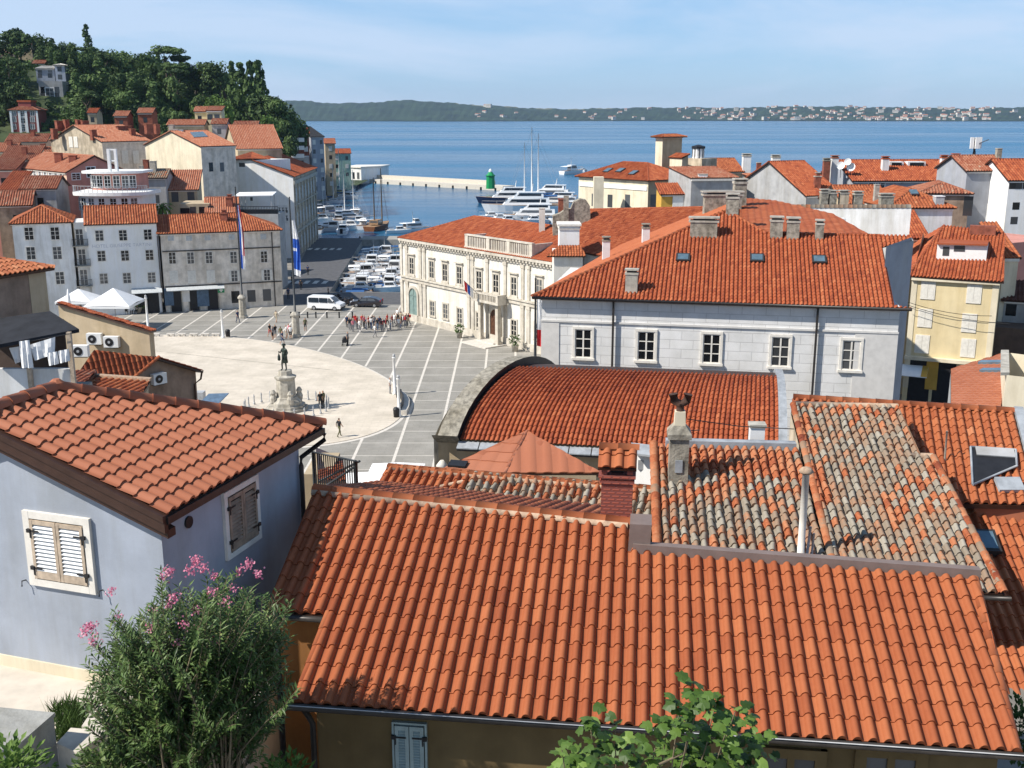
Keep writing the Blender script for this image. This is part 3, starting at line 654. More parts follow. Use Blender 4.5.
def tree(kind, p, h, wd, label=None, group='trees on the wooded hill', seed=None):
    R = random.Random(seed if seed is not None else rnd.random()); i = R.randrange(3)
    o = thing(KIND[kind][2], label or TL[kind], 'cypress' if kind == 'cypress' else 'tree', p, group if not label else None); o.rotation_euler = (0, 0, R.uniform(0, 6.28))
    t = link('trunk', TT[i]); c = link('crown', PT[kind][i]); t.parent = o; c.parent = o
    if kind == 'cypress': t.scale = (h * .6, h * .6, h * .3); c.scale = (wd * 2.2, wd * 2.2, h * .5); c.location = (0, 0, h * .53)
    elif kind == 'pine': t.scale = (h * .8, h * .8, h * .82); c.scale = (wd, wd, wd * .75); c.location = (.03 * h, 0, h * .84)
    else: t.scale = (h, h, h * .5); ch = h * .46; c.scale = (wd, wd, ch); c.location = (0, 0, h * .56)
    return o
# ------------------------------------------------------------------ houses along the far side of the square
H1 = house('row_house', 'grey stone town house with shops and green pharmacy sign on the square', 'house', (157.5, 234), 149.2, 19.6, R=282.5, B_=10, roof='hip', hips='r', s=.42, wall='plaster_stone', seed=3)
z1 = H1.ze
addwins(H1, 'F', [(170.8, 238), (189, 238), (207.5, 237.5), (231.6, 237), (263.3, 236.5)], .8, .75, 'fshut', ('plaster_stone', 'glass', 'shutg'))
addwins(H1, 'F', [(172.3, 258), (190.6, 258), (209, 257.6), (233.6, 257.4), (264, 256.8)], .85, 1.55, 'fsash')
addwins(H1, 'F', [(174, 277), (192, 277), (211, 276.4)], .95, 1.55, 'fshut')
addwins(H1, 'F', [(234.4, 276), (267, 275)], .8, 1.5, 'fopen')
addwins(H1, 'F', [(235.6, 297), (251.5, 296), (267, 295)], 1.15, 1.7, 'fdark')
for x, wd, nm in ((176, 1.4, 'door'), (194, 1.3, 'door'), (212.5, 1.5, 'door')):
    u, z = pix(H1, 'F', x, 297); mb = MB(); mb.fb(H1.F['F'], u - wd / 2, u + wd / 2, 0, 2.9, 0, .03, 1); mb.fb(H1.F['F'], u - wd / 2 - .15, u - wd / 2, 0, 3, 0, .08); mb.fb(H1.F['F'], u + wd / 2, u + wd / 2 + .15, 0, 3, 0, .08); mb.fb(H1.F['F'], u - wd / 2, u + wd / 2, 2.9, 3.05, 0, .1); mb.build(nm, ['stone', 'black'], H1.root)
M['shopblue'] = mat('blue_shop_panel', (.10, .16, .24), .6, .2, 3); M['signgreen'] = mat('green_sign', (.02, .30, .12), .5, .1, 3)
for x, y, w_, h_, mm, nm in ((169, 297, 1.2, 2.4, 'shopblue', 'shop_panel'), (203, 297, 1.6, 2.6, 'shopblue', 'shop_panel'), (186, 296, 1.0, 1.6, 'plaster_w', 'notice_board'), (221, 290, .9, .75, 'signgreen', 'pharmacy_sign')):
    u, z = pix(H1, 'F', x, y); mb = MB(); mb.fb(H1.F['F'], u - w_ / 2, u + w_ / 2, z - h_ / 2, z + h_ / 2, .0, .09); 
    if nm == 'pharmacy_sign': mb.fb(H1.F['F'], u - .09, u + .09, z - .28, z + .28, .09, .11, 1); mb.fb(H1.F['F'], u - .28, u + .28, z - .09, z + .09, .088, .112, 1)
    mb.build(nm, [mm, 'white'], H1.root)
mb = MB(); u0, z = pix(H1, 'F', 166, 288); u1, _ = pix(H1, 'F', 224, 287)
O, U, N = H1.F['F']; mb.box(O + U * u0 + V((0, 0, z)), U * (u1 - u0), N * 1.1 + V((0, 0, -.35)), V((0, 0, .08))); mb.build('shop_awning', ['shutg'], H1.root)
mb = MB()
for x in (159, 273):
    u, _ = pix(H1, 'F', x, 260); mb.fb(H1.F['F'], u - .06, u + .06, 0, z1 - .3, .02, .14)
mb.fb(H1.F['F'], .1, H1.A - .8, z1 - 2.55, z1 - 2.4, 0, .1); mb.fb(H1.F['F'], .1, H1.A - .8, 3.5, 3.65, 0, .1); mb.build('drainpipe', ['gutter'], H1.root)
chimney(H1.root, H1.P(H1.A * .55, 3.2, 1.3), .9, .9, .9, 'brick', 'brick', 'pot')
H2 = house('row_house', 'white three storey hotel with faded lettering across its front, behind the white parasols', 'hotel', (83.5, 225), 146.3, 19.6, R=158.5, B_=9.5, roof='gableR', s=.45, o=.3, wall='plaster_hotel', seed=4)
wm = ('offwhite', 'glass', 'shutter')
addwins(H2, 'F', [(99.4, 235.6), (123, 235.3), (147.8, 234.6), (101.5, 256), (125, 255.6), (149.5, 255), (103.8, 278.6), (127, 278), (151.7, 277.4)], .95, 1.35, 'fsash')
def text(parent, F, u, z, s, body, m, name='lettering', n=.01, ext=.01):
    c = bpy.data.curves.new(name, 'FONT'); c.body = body; c.size = s; c.align_x = 'CENTER'; c.align_y = 'CENTER'; c.extrude = ext; c.materials.append(m)
    o = bpy.data.objects.new(name, c); COL.objects.link(o); O, U, N = F
    mt = Matrix((U, V((0, 0, 1)), N)).transposed().to_4x4(); mt.translation = O + U * u + V((0, 0, z)) + N * n
    COL.objects.unlink(o); me = bpy.data.meshes.new_from_object(o); me.transform(mt); bpy.data.objects.remove(o); return link(name, me, parent)
u, z = pix(H2, 'F', 122, 245.5); text(H2.root, H2.F['F'], u, z, .66, 'HOTEL GIUSEPPE TARTINI', lettermat())
for x in (142, 152):
    u, z = pix(H2, 'F', x, 297); mb = MB(); mb.fb(H2.F['F'], u - .9, u + .9, 0, 3, 0, .02); mb.build('door', ['black'], H2.root)
u, z = pix(H2, 'F', 148, 288); mb = MB(); O, U, N = H2.F['F']; mb.box(O + U * (u - 2.2) + V((0, 0, z)), U * 4, N * 1.6 + V((0, 0, -.5)), V((0, 0, .06))); mb.build('shop_awning', ['shutg'], H2.root)
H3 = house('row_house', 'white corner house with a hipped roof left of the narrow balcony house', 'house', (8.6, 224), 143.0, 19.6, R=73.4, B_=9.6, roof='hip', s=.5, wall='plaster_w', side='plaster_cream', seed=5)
addwins(H3, 'F', [(29, 233.6), (55, 233.4), (31, 253.2), (57.3, 253), (60, 278)], 1.0, 1.6, 'fsash')
H4 = house('row_house', 'narrow white house with three iron balconies between two wider white houses', 'house', (73.5, 222.5), 146.4, 19.6, R=86.5, B_=6, roof='flat', wall='plaster_w', seed=6)
for x, y in ((79.6, 237.2), (82.2, 257.2), (84, 277.6)):
    u, z = pix(H4, 'F', x, y); window(H4.root, H4.F['F'], u, z - 1.05, .85, 2.1, 'fsash')
    b = MB(); F = H4.F['F']; zb = z - 1.1
    b.fb(F, u - 1.0, u + 1.0, zb - .12, zb, 0, .75, 0); b.fb(F, u - 1.0, u + 1.0, zb + .85, zb + .9, .7, .75, 1)
    for k in range(13): b.fb(F, u - 1.0 + k * .163, u - .97 + k * .163, zb, zb + .86, .71, .74, 1)
    for s in (-1, 1):
        b.fb(F, u + s * .985 - .015, u + s * .985 + .015, zb + .85, zb + .9, 0, .7, 1)
        for k in range(4): b.fb(F, u + s * .985 - .012, u + s * .985 + .012, zb, zb + .85, .05 + k * .17, .08 + k * .17, 1)
    b.build('balcony', ['stone', 'iron'], H4.root)
# ------------------------------------------------------------------ houses stacked up behind them
H5 = house('pink_house', 'pink house with peach side wall, a row of small white windows and two red chimneys', 'house', (65, 172.6), 170, 43, R=126, Lf=16, roof='gableL', s=.5, o=.3, wall='plaster_pink', side='plaster_peach', tile='tile_p', seed=7)
addwins(H5, 'S', [(24.5 + k * 5.3, 173.8 + k * .55) for k in range(8)], .95, 1.3, 'fopen', ('white', 'glass', 'white'))
addwins(H5, 'F', [(91, 172)], 1.3, 1.5, 'fsash', ('white', 'glass', 'white')); addwins(H5, 'F', [(76, 176.5)], 1.2, .9, 'fsash', ('white', 'glass', 'white'))
for x, y in ((59, 161), (73.5, 163.5)): chimney(H5.root, A(x, y, 178 if x < 60 else 175), 1.1, .8, 1.2, 'brick', 'brick', 'plain')
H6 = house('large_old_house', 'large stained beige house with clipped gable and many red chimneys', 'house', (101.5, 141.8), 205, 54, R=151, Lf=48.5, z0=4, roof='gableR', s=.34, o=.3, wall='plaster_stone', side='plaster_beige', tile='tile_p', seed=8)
addwins(H6, 'S', [(71, 142), (76, 142)], 1.0, 1.8, 'fshut', ('offwhite', 'glass', 'shutter')); addwins(H6, 'F', [(125, 157), (136, 157)], 1.3, 2.4, 'fshut', ('plaster_stone', 'glass', 'shutter')); addwins(H6, 'F', [(111, 155)], 1.2, 2.4, 'fshut', ('plaster_stone', 'glass', 'shutter'))
for x, y, Y, ww in ((54.5, 130, 212, 1.0), (60, 122, 214, 1.6), (66.5, 121, 214, .9), (79, 121, 213, 1.0), (85, 122, 213, 1.4), (93.5, 131, 207, 1.0), (124, 127, 216, 3.0), (132.5, 130, 214, 1.0), (149, 125, 222, 1.6), (157, 125, 226, 1.0)): chimney(H6.root, A(x, y + 5, Y), ww, .8, 1.1, 'brick', 'tile_p', 'plain', yaw=math.radians(54), sink=.8)
H7 = house('cream_gable_house', 'tall plain cream gable house with solar panel and long orange roof', 'house', (200.5, 146.5), 196, 52, R=237, Lf=143, z0=2, roof='gableR', s=.3, o=.25, wall='plaster_stone', side='plaster_cream', tile='tile_p', seed=9)
addwins(H7, 'F', [(211, 167), (222, 167)], .9, 1.6, 'fdark')
mb = MB(); p = [hitp(*q, H7.P(0, 0, 0), (V((0, 0, 1)) + H7.dL * -.3).normalized()) + V((0, 0, .18)) for q in ((194, 138), (208, 137.2), (203, 132.5), (190, 133.2))]; mb.face(p); mb.face([q - V((0, 0, .1)) for q in reversed(p)])
for i in range(4): mb.face([p[i], p[(i + 1) % 4], p[(i + 1) % 4] - V((0, 0, .1)), p[i] - V((0, 0, .1))])
mb.build('solar_panel', ['skyglass'], H7.root)
for x, y, Y in ((172, 127, 205), (176.5, 131.5, 203), (181, 132, 203)): chimney(H7.root, A(x, y + 3, Y), .8, .8, .9, 'stone' if x < 175 else 'white', 'stone', 'plain', sink=.5)
H8 = house('long_roofed_house', 'long low pitched house of orange tiles behind the white angular house', 'house', (236, 149), 226, 20, R=283.5, B_=26, z0=2, roof='gableR', s=.36, wall='plaster_tan', tile='tile_p', seed=10)
# white angular house beside the quay
def custom(name, label, cat, plan, z0, mats, group=None):
    # plan: list of (x, y, ztop); closed wall
    c = V((sum(p[0] for p in plan) / len(plan), sum(p[1] for p in plan) / len(plan), z0)); root = thing(name, label, cat, c, group); mb = MB()
    for i in range(len(plan)):
        p, q = plan[i], plan[(i + 1) % len(plan)]; mi = p[3] if len(p) > 3 else 0
        mb.face([(p[0], p[1], z0 - 1), (q[0], q[1], z0 - 1), (q[0], q[1], q[2]), (p[0], p[1], p[2])], mi)
    mb.face([(p[0], p[1], p[2]) for p in plan], 0)
    mb.build('wall', mats, root); return root
C = A(293, 177, 208.4); q251 = A(251, 160, 209.4); q222 = A(222, 167, 210.6); q205 = A(205, 172.5, 218)
bk = V((-.05, 1, 0)) * 34
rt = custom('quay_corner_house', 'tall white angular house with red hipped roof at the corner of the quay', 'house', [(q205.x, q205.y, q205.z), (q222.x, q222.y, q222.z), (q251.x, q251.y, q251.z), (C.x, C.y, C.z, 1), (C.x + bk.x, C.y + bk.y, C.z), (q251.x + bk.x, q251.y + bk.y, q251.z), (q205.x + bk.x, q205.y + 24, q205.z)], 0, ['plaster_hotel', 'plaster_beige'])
mb = MB(); e = V((.4, -.3, -.05)); pk = A(252, 151.8, 222); up = V((0, 0, .12))
tiles(mb, [C + e + up, C + bk + V((.4, .4, -.05)) + up, q251 + bk + up, q251 + V((0, -.3, 0)) + up], .4, .45, .08, 'far', seed=21)
a_, b_ = A(231, 163.5, 210.5), A(270, 161.5, 213)
l_, k_ = A(227, 160.5, 210.4) + V((0, 0, .1)), A(271, 160, 214)
tiles(mb, [l_ + V((-.3, -.4, 0)), A(250, 159, 209.4) + V((.2, -.4, .1)), pk], .4, .45, .08, 'far', seed=22, slab=.1)
tiles(mb, [A(250, 159, 209.4) + V((.2, -.4, .1)), k_ + V((0, -.3, .2)), pk], .4, .45, .08, 'far', seed=23, slab=.1)
tiles(mb, [l_ + V((-.3, 10, 0)), l_ + V((-.3, -.4, 0)), pk], .4, .45, .08, 'far', seed=24, slab=.1)
mb.build('roof', ['tile_r', 'brown'], rt)
mb = MB(); mb.prism([(q222.x + 1.2, q222.y + .05), (q251.x + .3, q251.y + .05), (q251.x + 6, q251.y + 7), (q222.x + 2, q222.y + 9)], q251.z - 4, l_.z - .02); mb.build('upper_wall', ['plaster_hotel'], rt)
FW = (V((q222.x, q222.y, 0)), V((q251.x - q222.x, q251.y - q222.y, 0)).normalized(), V((q251.y - q222.y, -(q251.x - q222.x), 0)).normalized())
for x, y, w_, h_ in ((242, 164.8, 1.2, .8), (228.6, 173.6, .8, 1), (229.8, 194.2, .5, .9), (251.5, 199, .5, .7)):
    p = hitp(x, y, FW[0], FW[2]); window(rt, FW, (p - FW[0]).dot(FW[1]), p.z - h_ / 2, w_, h_, 'fdark')
FS = (V((C.x, C.y, 0)), V((-.05, 1, 0)).normalized(), V((1, .05, 0)).normalized())
for k in range(8): mb = MB(); mb.fb(FS, .6 + k * 4.4, 1.2 + k * 4.4, 0, C.z - 1.41, 0, .25); mb.build('pilaster', ['stone'], rt)
mb = MB()
for z0_, z1_ in ((4.6, 5.0), (C.z - 1.4, C.z - .7), (9.9, 10.1)): mb.fb(FS, 0, 34, z0_, z1_, 0, .32)
mb.build('cornice', ['stone'], rt)
for k in range(7):
    for zz in (1.2, 6, 10.6): window(rt, FS, 3.1 + k * 4.4, zz, 1.2, 2.4, 'fshut', ('stone', 'glass', 'shutg'))
d = 0
p = hitp(282.5, 214, FW[0], FW[2]); FB = (V((C.x - .0, C.y, 0)), (V((C.x - q251.x, C.y - q251.y, 0))).normalized(), V((C.y - q251.y, -(C.x - q251.x), 0)).normalized())
def onF(F, x, y): p = hitp(x, y, F[0], F[2]); return (p - F[0]).dot(F[1]), p.z
u0, za = onF(FB, 277, 205); u1, zb = onF(FB, 288, 223); mb = MB(); mb.fb(FB, u0, u1, zb, za, 0, .08); Rr = random.Random(4)
for rr in range(2):
    for k in range(3):
        uu = u0 + .25 + k * .68; zz = zb + .35 + rr * 1.5
        for a, b, c, e_ in ((0, .45, .95, 1.05), (.15, .28, .1, 1.0), (.0, .42, .4, .5), (.3, .45, .1, .6)): mb.fb(FB, uu + a, uu + b, zz + c, zz + e_, .08, .1, 1)
mb.build('banner', ['plaster_w', 'iron'], rt)
# small houses between the hotel roofs and the white house
H9 = house('small_house', 'small grey white house with mossy roof and a tall red chimney', 'house', (165, 178), 176, 12, R=168, A_=6, B_=9, roof='hip', s=.4, wall='plaster_grey', tile='tile_w') if 0 else house('small_house', 'small grey white house with mossy roof and a tall red chimney', 'house', (134, 178), 176, 6, R=167, B_=7, roof='gableR', s=.35, wall='plaster_grey', tile='tile_o', seed=12)
addwins(H9, 'F', [(156.5, 199)], .9, 1.3, 'fdark')
chimney(H9.root, A(147, 174, 179), .8, .8, 2.2, 'brick', 'brick', 'plain', sink=2); chimney(H9.root, A(154, 174, 179), .9, .8, 2.0, 'stone', 'stone', 'plain', sink=2); chimney(H9.root, A(142, 176, 177), .6, .6, 1.5, 'stone', 'stone', 'plain', sink=1)
H10 = house('small_house', 'small tan cottage with peach tiled roof in front of the tall cream gable', 'house', (166, 190), 178, 10, R=199, B_=8, roof='shed', s=.35, wall='plaster_tan', tile='tile_p', seed=13)
addwins(H10, 'F', [(175, 197), (191, 197)], 1.1, 1.6, 'fdark', ('plaster_tan', 'glass', 'wood'))
H11 = house('small_house', 'low ochre house with three dark windows above the grey stone town house', 'house', (179, 204), 168, 8, R=209, B_=7, roof='flat', wall='plaster_tan', seed=14)
addwins(H11, 'F', [(193, 211), (202, 211), (211, 210)], .9, 1.3, 'fdark', ('plaster_tan', 'glass', 'wood')); addwins(H11, 'F', [(185, 212)], 1.4, 1.2, 'fdark')
H12 = house('small_house', 'low house with orange roof and round red chimney beside the roof terrace', 'house', (204, 213), 167, 14, R=240, B_=10, roof='gableR', s=.4, wall='plaster_w', tile='tile_p', seed=15)
chimney(H12.root, A(230, 204, 170), .9, .9, .9, 'brick', 'brick', 'pot')
# roof terrace with pergola
p0 = A(238, 214, 170); rt = thing('roof_terrace', 'roof terrace with dark railing and white awning in front of the tall white house', 'terrace', (p0.x, p0.y, 0)); mb = MB()
mb.bx(p0.x, p0.x + 6.2, p0.y, p0.y + 5, -1, p0.z); mb.build('deck', ['plaster_grey'], rt)
mb = MB()
for k in range(26): mb.bx(p0.x + k * .245, p0.x + k * .245 + .06, p0.y, p0.y + .06, p0.z, p0.z + 1.1)
mb.bx(p0.x, p0.x + 6.2, p0.y - .02, p0.y + .08, p0.z + 1.1, p0.z + 1.2); mb.bx(p0.x, p0.x + 6.2, p0.y + .3, p0.y + .5, p0.z, p0.z + .7)
mb.build('railing', ['iron'], rt)
mb = MB(); z = A(250, 196, 172).z; mb.box((p0.x - .6, p0.y + 1, z), (5.9, 0, .1), (0, 3, .3), (0, 0, .14)); mb.build('awning', ['awning'], rt)
mb = MB()
for dx in (.3, 4.9):
    for dy in (1.3, 3.7): mb.bx(p0.x + dx, p0.x + dx + .1, p0.y + dy, p0.y + dy + .1, p0.z, z + .1)
mb.build('post', ['grey'], rt)
# rounded white terrace block with glass front
p0 = A(83, 212, 160); zt = A(100, 193, 160).z; rt = thing('rounded_terrace_block', 'white modern block with two rounded terraces and a tall white frame', 'building', (p0.x, p0.y, 0))
def arc_slab(mb, cx, cy, w_, d_, z0_, z1_, m=0, n=14, grow=0):
    pts = [(cx - w_ / 2 - grow, cy + d_), (cx - w_ / 2 - grow, cy)]
    for k in range(n + 1):
        t = math.pi * k / n; pts.append((cx - math.cos(t) * (w_ / 2 + grow), cy - math.sin(t) * (1.6 + grow)))
    pts += [(cx + w_ / 2 + grow, cy), (cx + w_ / 2 + grow, cy + d_)]
    mb.prism(pts, z0_, z1_, m); mb.face([(x, y, z0_) for x, y in reversed(pts)], m)
cx = A(110, 200, 161).x; wd = 9.2; cy = 161.5
mb = MB(); arc_slab(mb, cx, cy, wd, 6, -1, zt - .4); mb.build('wall', ['plaster_hotel'], rt)
mb = MB(); arc_slab(mb, cx, cy, wd, 6, zt - .4, zt + .1, grow=.9); arc_slab(mb, cx - .6, cy + 3, wd - 1.2, 5, zt + 2.6, zt + 2.95, grow=.5); mb.build('terrace_slab', ['white'], rt)
mb = MB(); arc_slab(mb, cx - .6, cy + 4.2, wd - 2, 4, zt + .1, zt + 2.6); mb.build('upper_wall', ['plaster_pink'], rt)
for lev, (yy, ww, zz, hh) in enumerate(((cy, wd, zt - 2.5, 1.7), (cy + 4.2, wd - 2, zt + .5, 1.7))):
    for k in range(7):
        t = math.pi * (k + .75) / 8.5; x = cx - (.6 if lev else 0) - math.cos(t) * ww / 2; y = yy - math.sin(t) * 1.6
        tx = V((math.sin(t) * ww / 2, -math.cos(t) * 1.6, 0)).normalized(); window(rt, (V((x, y, 0)), tx, V((tx.y, -tx.x, 0))), 0, zz, .85, hh, 'fsash', ('white', 'glass', 'white'))
mb = MB()
for k in range(24): t = math.pi * k / 23; mb.bx(cx - math.cos(t) * (wd / 2 + .8) - .03, cx - math.cos(t) * (wd / 2 + .8) + .03, cy - math.sin(t) * 2.3, cy - math.sin(t) * 2.3 + .06, zt + .1, zt + 1.0)
mb.tube([(cx - math.cos(math.pi * k / 23) * (wd / 2 + .8), cy - math.sin(math.pi * k / 23) * 2.3, zt + 1.0) for k in range(24)], .04, 4); mb.build('railing', ['grey'], rt)
pA, pB = A(110, 178, 163), A(117, 178, 163); zt2 = A(113, 149, 163).z; mb = MB()
for p in (pA, pB): mb.bx(p.x - .18, p.x + .18, 163, 163.5, zt + 2.9, zt2)
for k in range(3): mb.bx(pA.x, pB.x, 163.1, 163.3, zt2 - .2 - k * 1.6, zt2 - k * 1.6)
mb.build('tall_frame', ['white'], rt)
# stack of small houses at the left edge
for spec in [
    ('brown roofed house in shade below the red villa', (4, 142), 236, 8, 47, 'plaster_peach', 'tile_w', 'gableR', .4),
    ('small pale house with a weathered roof at the left edge below the brown roofed house', (-8, 152), 215, 12, 17, 'plaster_tan', 'tile_p', 'gableR', .4),
    ('small house with bright white terrace walls left of the beige house', (-2, 160), 206, 10, 37, 'plaster_hotel', 'tile_w', 'shed', .3),
    ('small red and white house with red chimney left of the beige house', (20, 156), 214, 6, 52, 'plaster_w', 'tile_p', 'gableR', .4),
    ('pale house with grey flat roof beside the pink house', (-14, 170), 178, 10, 16, 'plaster_pink', 'tile_w', 'shed', .2),
    ('house with dark red side wall and sunlit ridge in front of the pink house', (18, 189), 158, 8, 57, 'plaster_grey', 'tile_w', 'gableR', .4),
    ('house with rough tan roof and grey wall behind the white corner house', (-6, 206), 152, 16, 33, 'plaster_brown', 'tile_w', 'gableR', .45),
    ('low red roofed shed beside the rough tan roof', (-4, 190), 166, 6, 18, 'plaster_tan', 'tile_r', 'shed', .3)]:
    lab, mm, Y, an, Rp, wl, tl_, rf, s_ = spec
    h = house('small_house', lab, 'house', mm, Y, an, R=Rp, B_=8, z0=max(0, hillz(A(*mm, Y).x, Y)), roof=rf, s=s_, wall=wl, tile=tl_, group=None, seed=hash(mm) % 90)
    n = max(1, int(h.A / 3))
    for k in range(n): window(h.root, h.F['F'], h.A * (k + .5) / n - .2, h.ze - 2.6, .85, 1.3, 'fshut' if k % 2 else 'fdark')
    if 'chimney' in lab or Y > 190: chimney(h.root, h.P(h.A * .6, 3, 1.2), .8, .8, 1.0, 'brick', 'brick', 'plain')
# ------------------------------------------------------------------ houses on the hill
M['villa_red'] = mat('dark_red_render', (.26, .07, .06), .85, .1, 1)
H = house('red_villa', 'dark red villa with white window surrounds and small lantern tower on the wooded hill', 'villa', (7.5, 110), 300, 8, R=38.5, B_=9, z0=19, roof='hip', s=.4, wall='villa_red', side='villa_red', tile='tile_w', seed=31)
addwins(H, 'F', grid((14, 32.5), (113.5, 119.5, 126.5)), 1.0, 1.2, 'fsash', ('white', 'glass', 'white'))
u0, _ = pix(H, 'F', 18.5, 118); u1, _ = pix(H, 'F', 27.5, 118)
for a, b in ((u0, u0 + .6), (u1 - .6, u1), (0, .5), (H.A - 1.2, H.A - .7)): mb = MB(); mb.fb(H.F['F'], a, b, 18, H.ze, 0, .2); mb.build('pilaster', ['white'], H.root)
for y in (114, 120, 128): u, z = pix(H, 'F', 23, y); window(H.root, H.F['F'], u, z - .8, 1.2, 1.7, 'fsash', ('white', 'glass', 'white'))
q = H.P(H.A * .5 - 1.8, H.B * .5 - 2); mb = MB(); mb.bx(q.x, q.x + 3.4, q.y, q.y + 3.4, H.ze, A(23, 102, 303).z); mb.bx(q.x - .2, q.x + 3.6, q.y - .2, q.y + 3.6, A(23, 102, 303).z, A(23, 101, 303).z + .2, 1); mb.build('lantern_tower', ['villa_red', 'tile_r'], H.root)
H = house('white_villa', 'white villa with two wings and flat roofs halfway up the wooded hill', 'villa', (34, 68.5), 330, 10, R=55, B_=9, z0=28, roof='shed', s=.12, wall='plaster_blue', tile='farwall', seed=32)
addwins(H, 'F', grid((40, 50), (70.5, 75.5)), 1.2, 1.3, 'fdark')
H = house('white_villa', 'taller white block beside the flat roofed villa on the wooded hill', 'villa', (53, 65), 329, 10, R=65.5, B_=7, z0=20, roof='hip', s=.25, wall='plaster_blue', tile='farwall', seed=33)
addwins(H, 'F', [(59.5, 69), (60, 77)], 1.2, 1.4, 'fdark')
H = house('grey_house', 'grey house with white loggia in shade under the white villa on the hill', 'house', (38, 81), 322, 8, R=62, B_=8, z0=15, roof='flat', wall='plaster_grey', seed=34)
addwins(H, 'F', grid((43, 57), (90, 96)), 1.3, 1.8, 'fdark'); addwins(H, 'F', [(50, 94)], 2.2, 3.2, 'fsash', ('white', 'glass', 'white'))
for lab, mm, Y, Rp, wl, tl_ in [
    ('red roofed house high up at the left edge among the trees', (-6, 45), 392, 9, 'plaster_peach', 'tile_r'),
    ('house with golden roof high on the hill below the dark cypress', (16, 44.5), 388, 32, 'plaster_tan', 'tile_p'),
    ('small red roof showing behind the white villa on the hill', (31, 63.5), 352, 45, 'plaster_tan', 'tile_w'),
    ('lone house whose salmon roof shows among dark trees high on the hill', (192, 74), 372, 207, 'plaster_tan', 'tile_b'),
    ('small brick red house at the foot of the hill left of the cypress row', (112.5, 116), 262, 128, 'brick', 'tile_p'),
    ('second brick red house at the foot of the hill with terrace roof', (136, 113), 264, 153, 'brick', 'tile_p'),
    ('tiny red roofed hut behind the garden wall at the foot of the hill', (86, 113), 275, 97, 'plaster_tan', 'tile_r'),
    ('yellow house with two gables at the foot of the wooded hill', (193, 111.5), 262, 217, 'plaster_yellow', 'tile_p'),
    ('long low house with orange roof below the yellow house', (166, 125), 246, 205, 'plaster_tan', 'tile_p'),
    ('pinkish small house right of the long low house', (210, 124), 248, 227, 'plaster_grey', 'tile_w'),
    ('low shed with pale roof at the right foot of the hill', (232, 126.5), 252, 258, 'plaster_brown', 'tile_w')]:
    c = A(*mm, Y); zz = max(2, hillz(c.x, Y) - 4)
    h = house('hill_house', lab, 'house', mm, Y, 5, R=Rp, B_=6, z0=max(min(zz, c.z - 5), c.z - 9), roof='gableR', s=.38, o=.3, wall=wl, tile=tl_, seed=int(mm[0] + 50))
    n = max(1, int(h.A / 2.6))
    for k in range(n): window(h.root, h.F['F'], h.A * (k + .5) / n - .3, h.ze - 2.2, .9, 1.2, 'fdark')
h = house('hill_house', 'pale wing of the yellow house set forward at the foot of the hill', 'house', (205, 110.5), 258, 5, R=222, B_=5, z0=14, roof='shed', s=.2, o=.25, wall='plaster_yellow', tile='tile_p', seed=77); addwins(h, 'F', grid((210, 217), (117,)), 1.2, 1.2, 'fdark')
# harbour side houses under the hill
for lab, mm, Y, Rp, an, wl, tl_, rf, z0_ in [
    ('dark brick apartment house with white balconies at the foot of the hill by the harbour', (291, 133.5), 330, 310, 12, 'brick', 'tile_r', 'gableR', 0),
    ('blue grey house in shade behind the masts', (310.5, 137), 352, 325, 40, 'plaster_slate', 'blackroof', 'shed', 0),
    ('house with salmon roof showing between the masts', (324, 143.5), 372, 336, 12, 'plaster_tan', 'tile_b', 'gableR', 0),
    ('mint green house with red roof on the quay by the pier', (331.5, 153.5), 400, 351.5, 12, 'plaster_green', 'tile_r', 'gableR', 0),
    ('low grey building with flat roof in front of the brick apartment house', (284, 157), 312, 309, 10, 'plaster_grey', 'tile_w', 'flat', 0)]:
    h = house('harbour_house', lab, 'house', mm, Y, an, R=Rp, B_=9, z0=z0_, roof=rf, s=.35, wall=wl, tile=tl_, seed=int(mm[0]))
    n = max(1, int(h.A / 2.4)); nf = max(1, int((h.ze - 1) / 3))
    for k in range(n):
        for f in range(nf): window(h.root, h.F['F'], h.A * (k + .5) / n - .3, h.ze - 2.3 - f * 2.9, .95, 1.3, 'fdark' if (k + f) % 2 else 'fshut')
    if 'brick' in lab:
        for f in range(3): u, z = pix(h, 'F', 298.5, 140 + f * 8); mb = MB(); mb.fb(h.F['F'], u - 1.6, u + 1.6, z - .5, z + .6, 0, .9); mb.build('balcony', ['white'], h.root)
p = G(346, 179.5, 0); q = G(381, 179, 0); mb = MB(); rt = thing('white_pavilion', 'low white pavilion with arched openings at the root of the stone pier', 'pavilion', (p.x, p.y, 0)); zt = A(352, 167.5, p.y).z
mb.prism([(p.x, p.y), (p.x + 7, p.y - 4), (q.x, q.y + 2), (q.x + 2, q.y + 12), (p.x + 3, p.y + 14)], -2, zt); mb.build('wall', ['plaster_hotel'], rt)
mb = MB(); mb.prism([(p.x - .5, p.y), (p.x + 7, p.y - 4.6), (q.x + .6, q.y + 1.6), (q.x + 2.6, q.y + 12.6), (p.x + 2.5, p.y + 14.6)], zt, zt + .5); mb.build('roof', ['offwhite'], rt)
F = (V((p.x, p.y, 0)), V((7, -4, 0)).normalized(), V((-4, -7, 0)).normalized())
for k in range(3): window(rt, F, 1.5 + k * 2.5, .3, 1.3, 2.8, 'fdark')
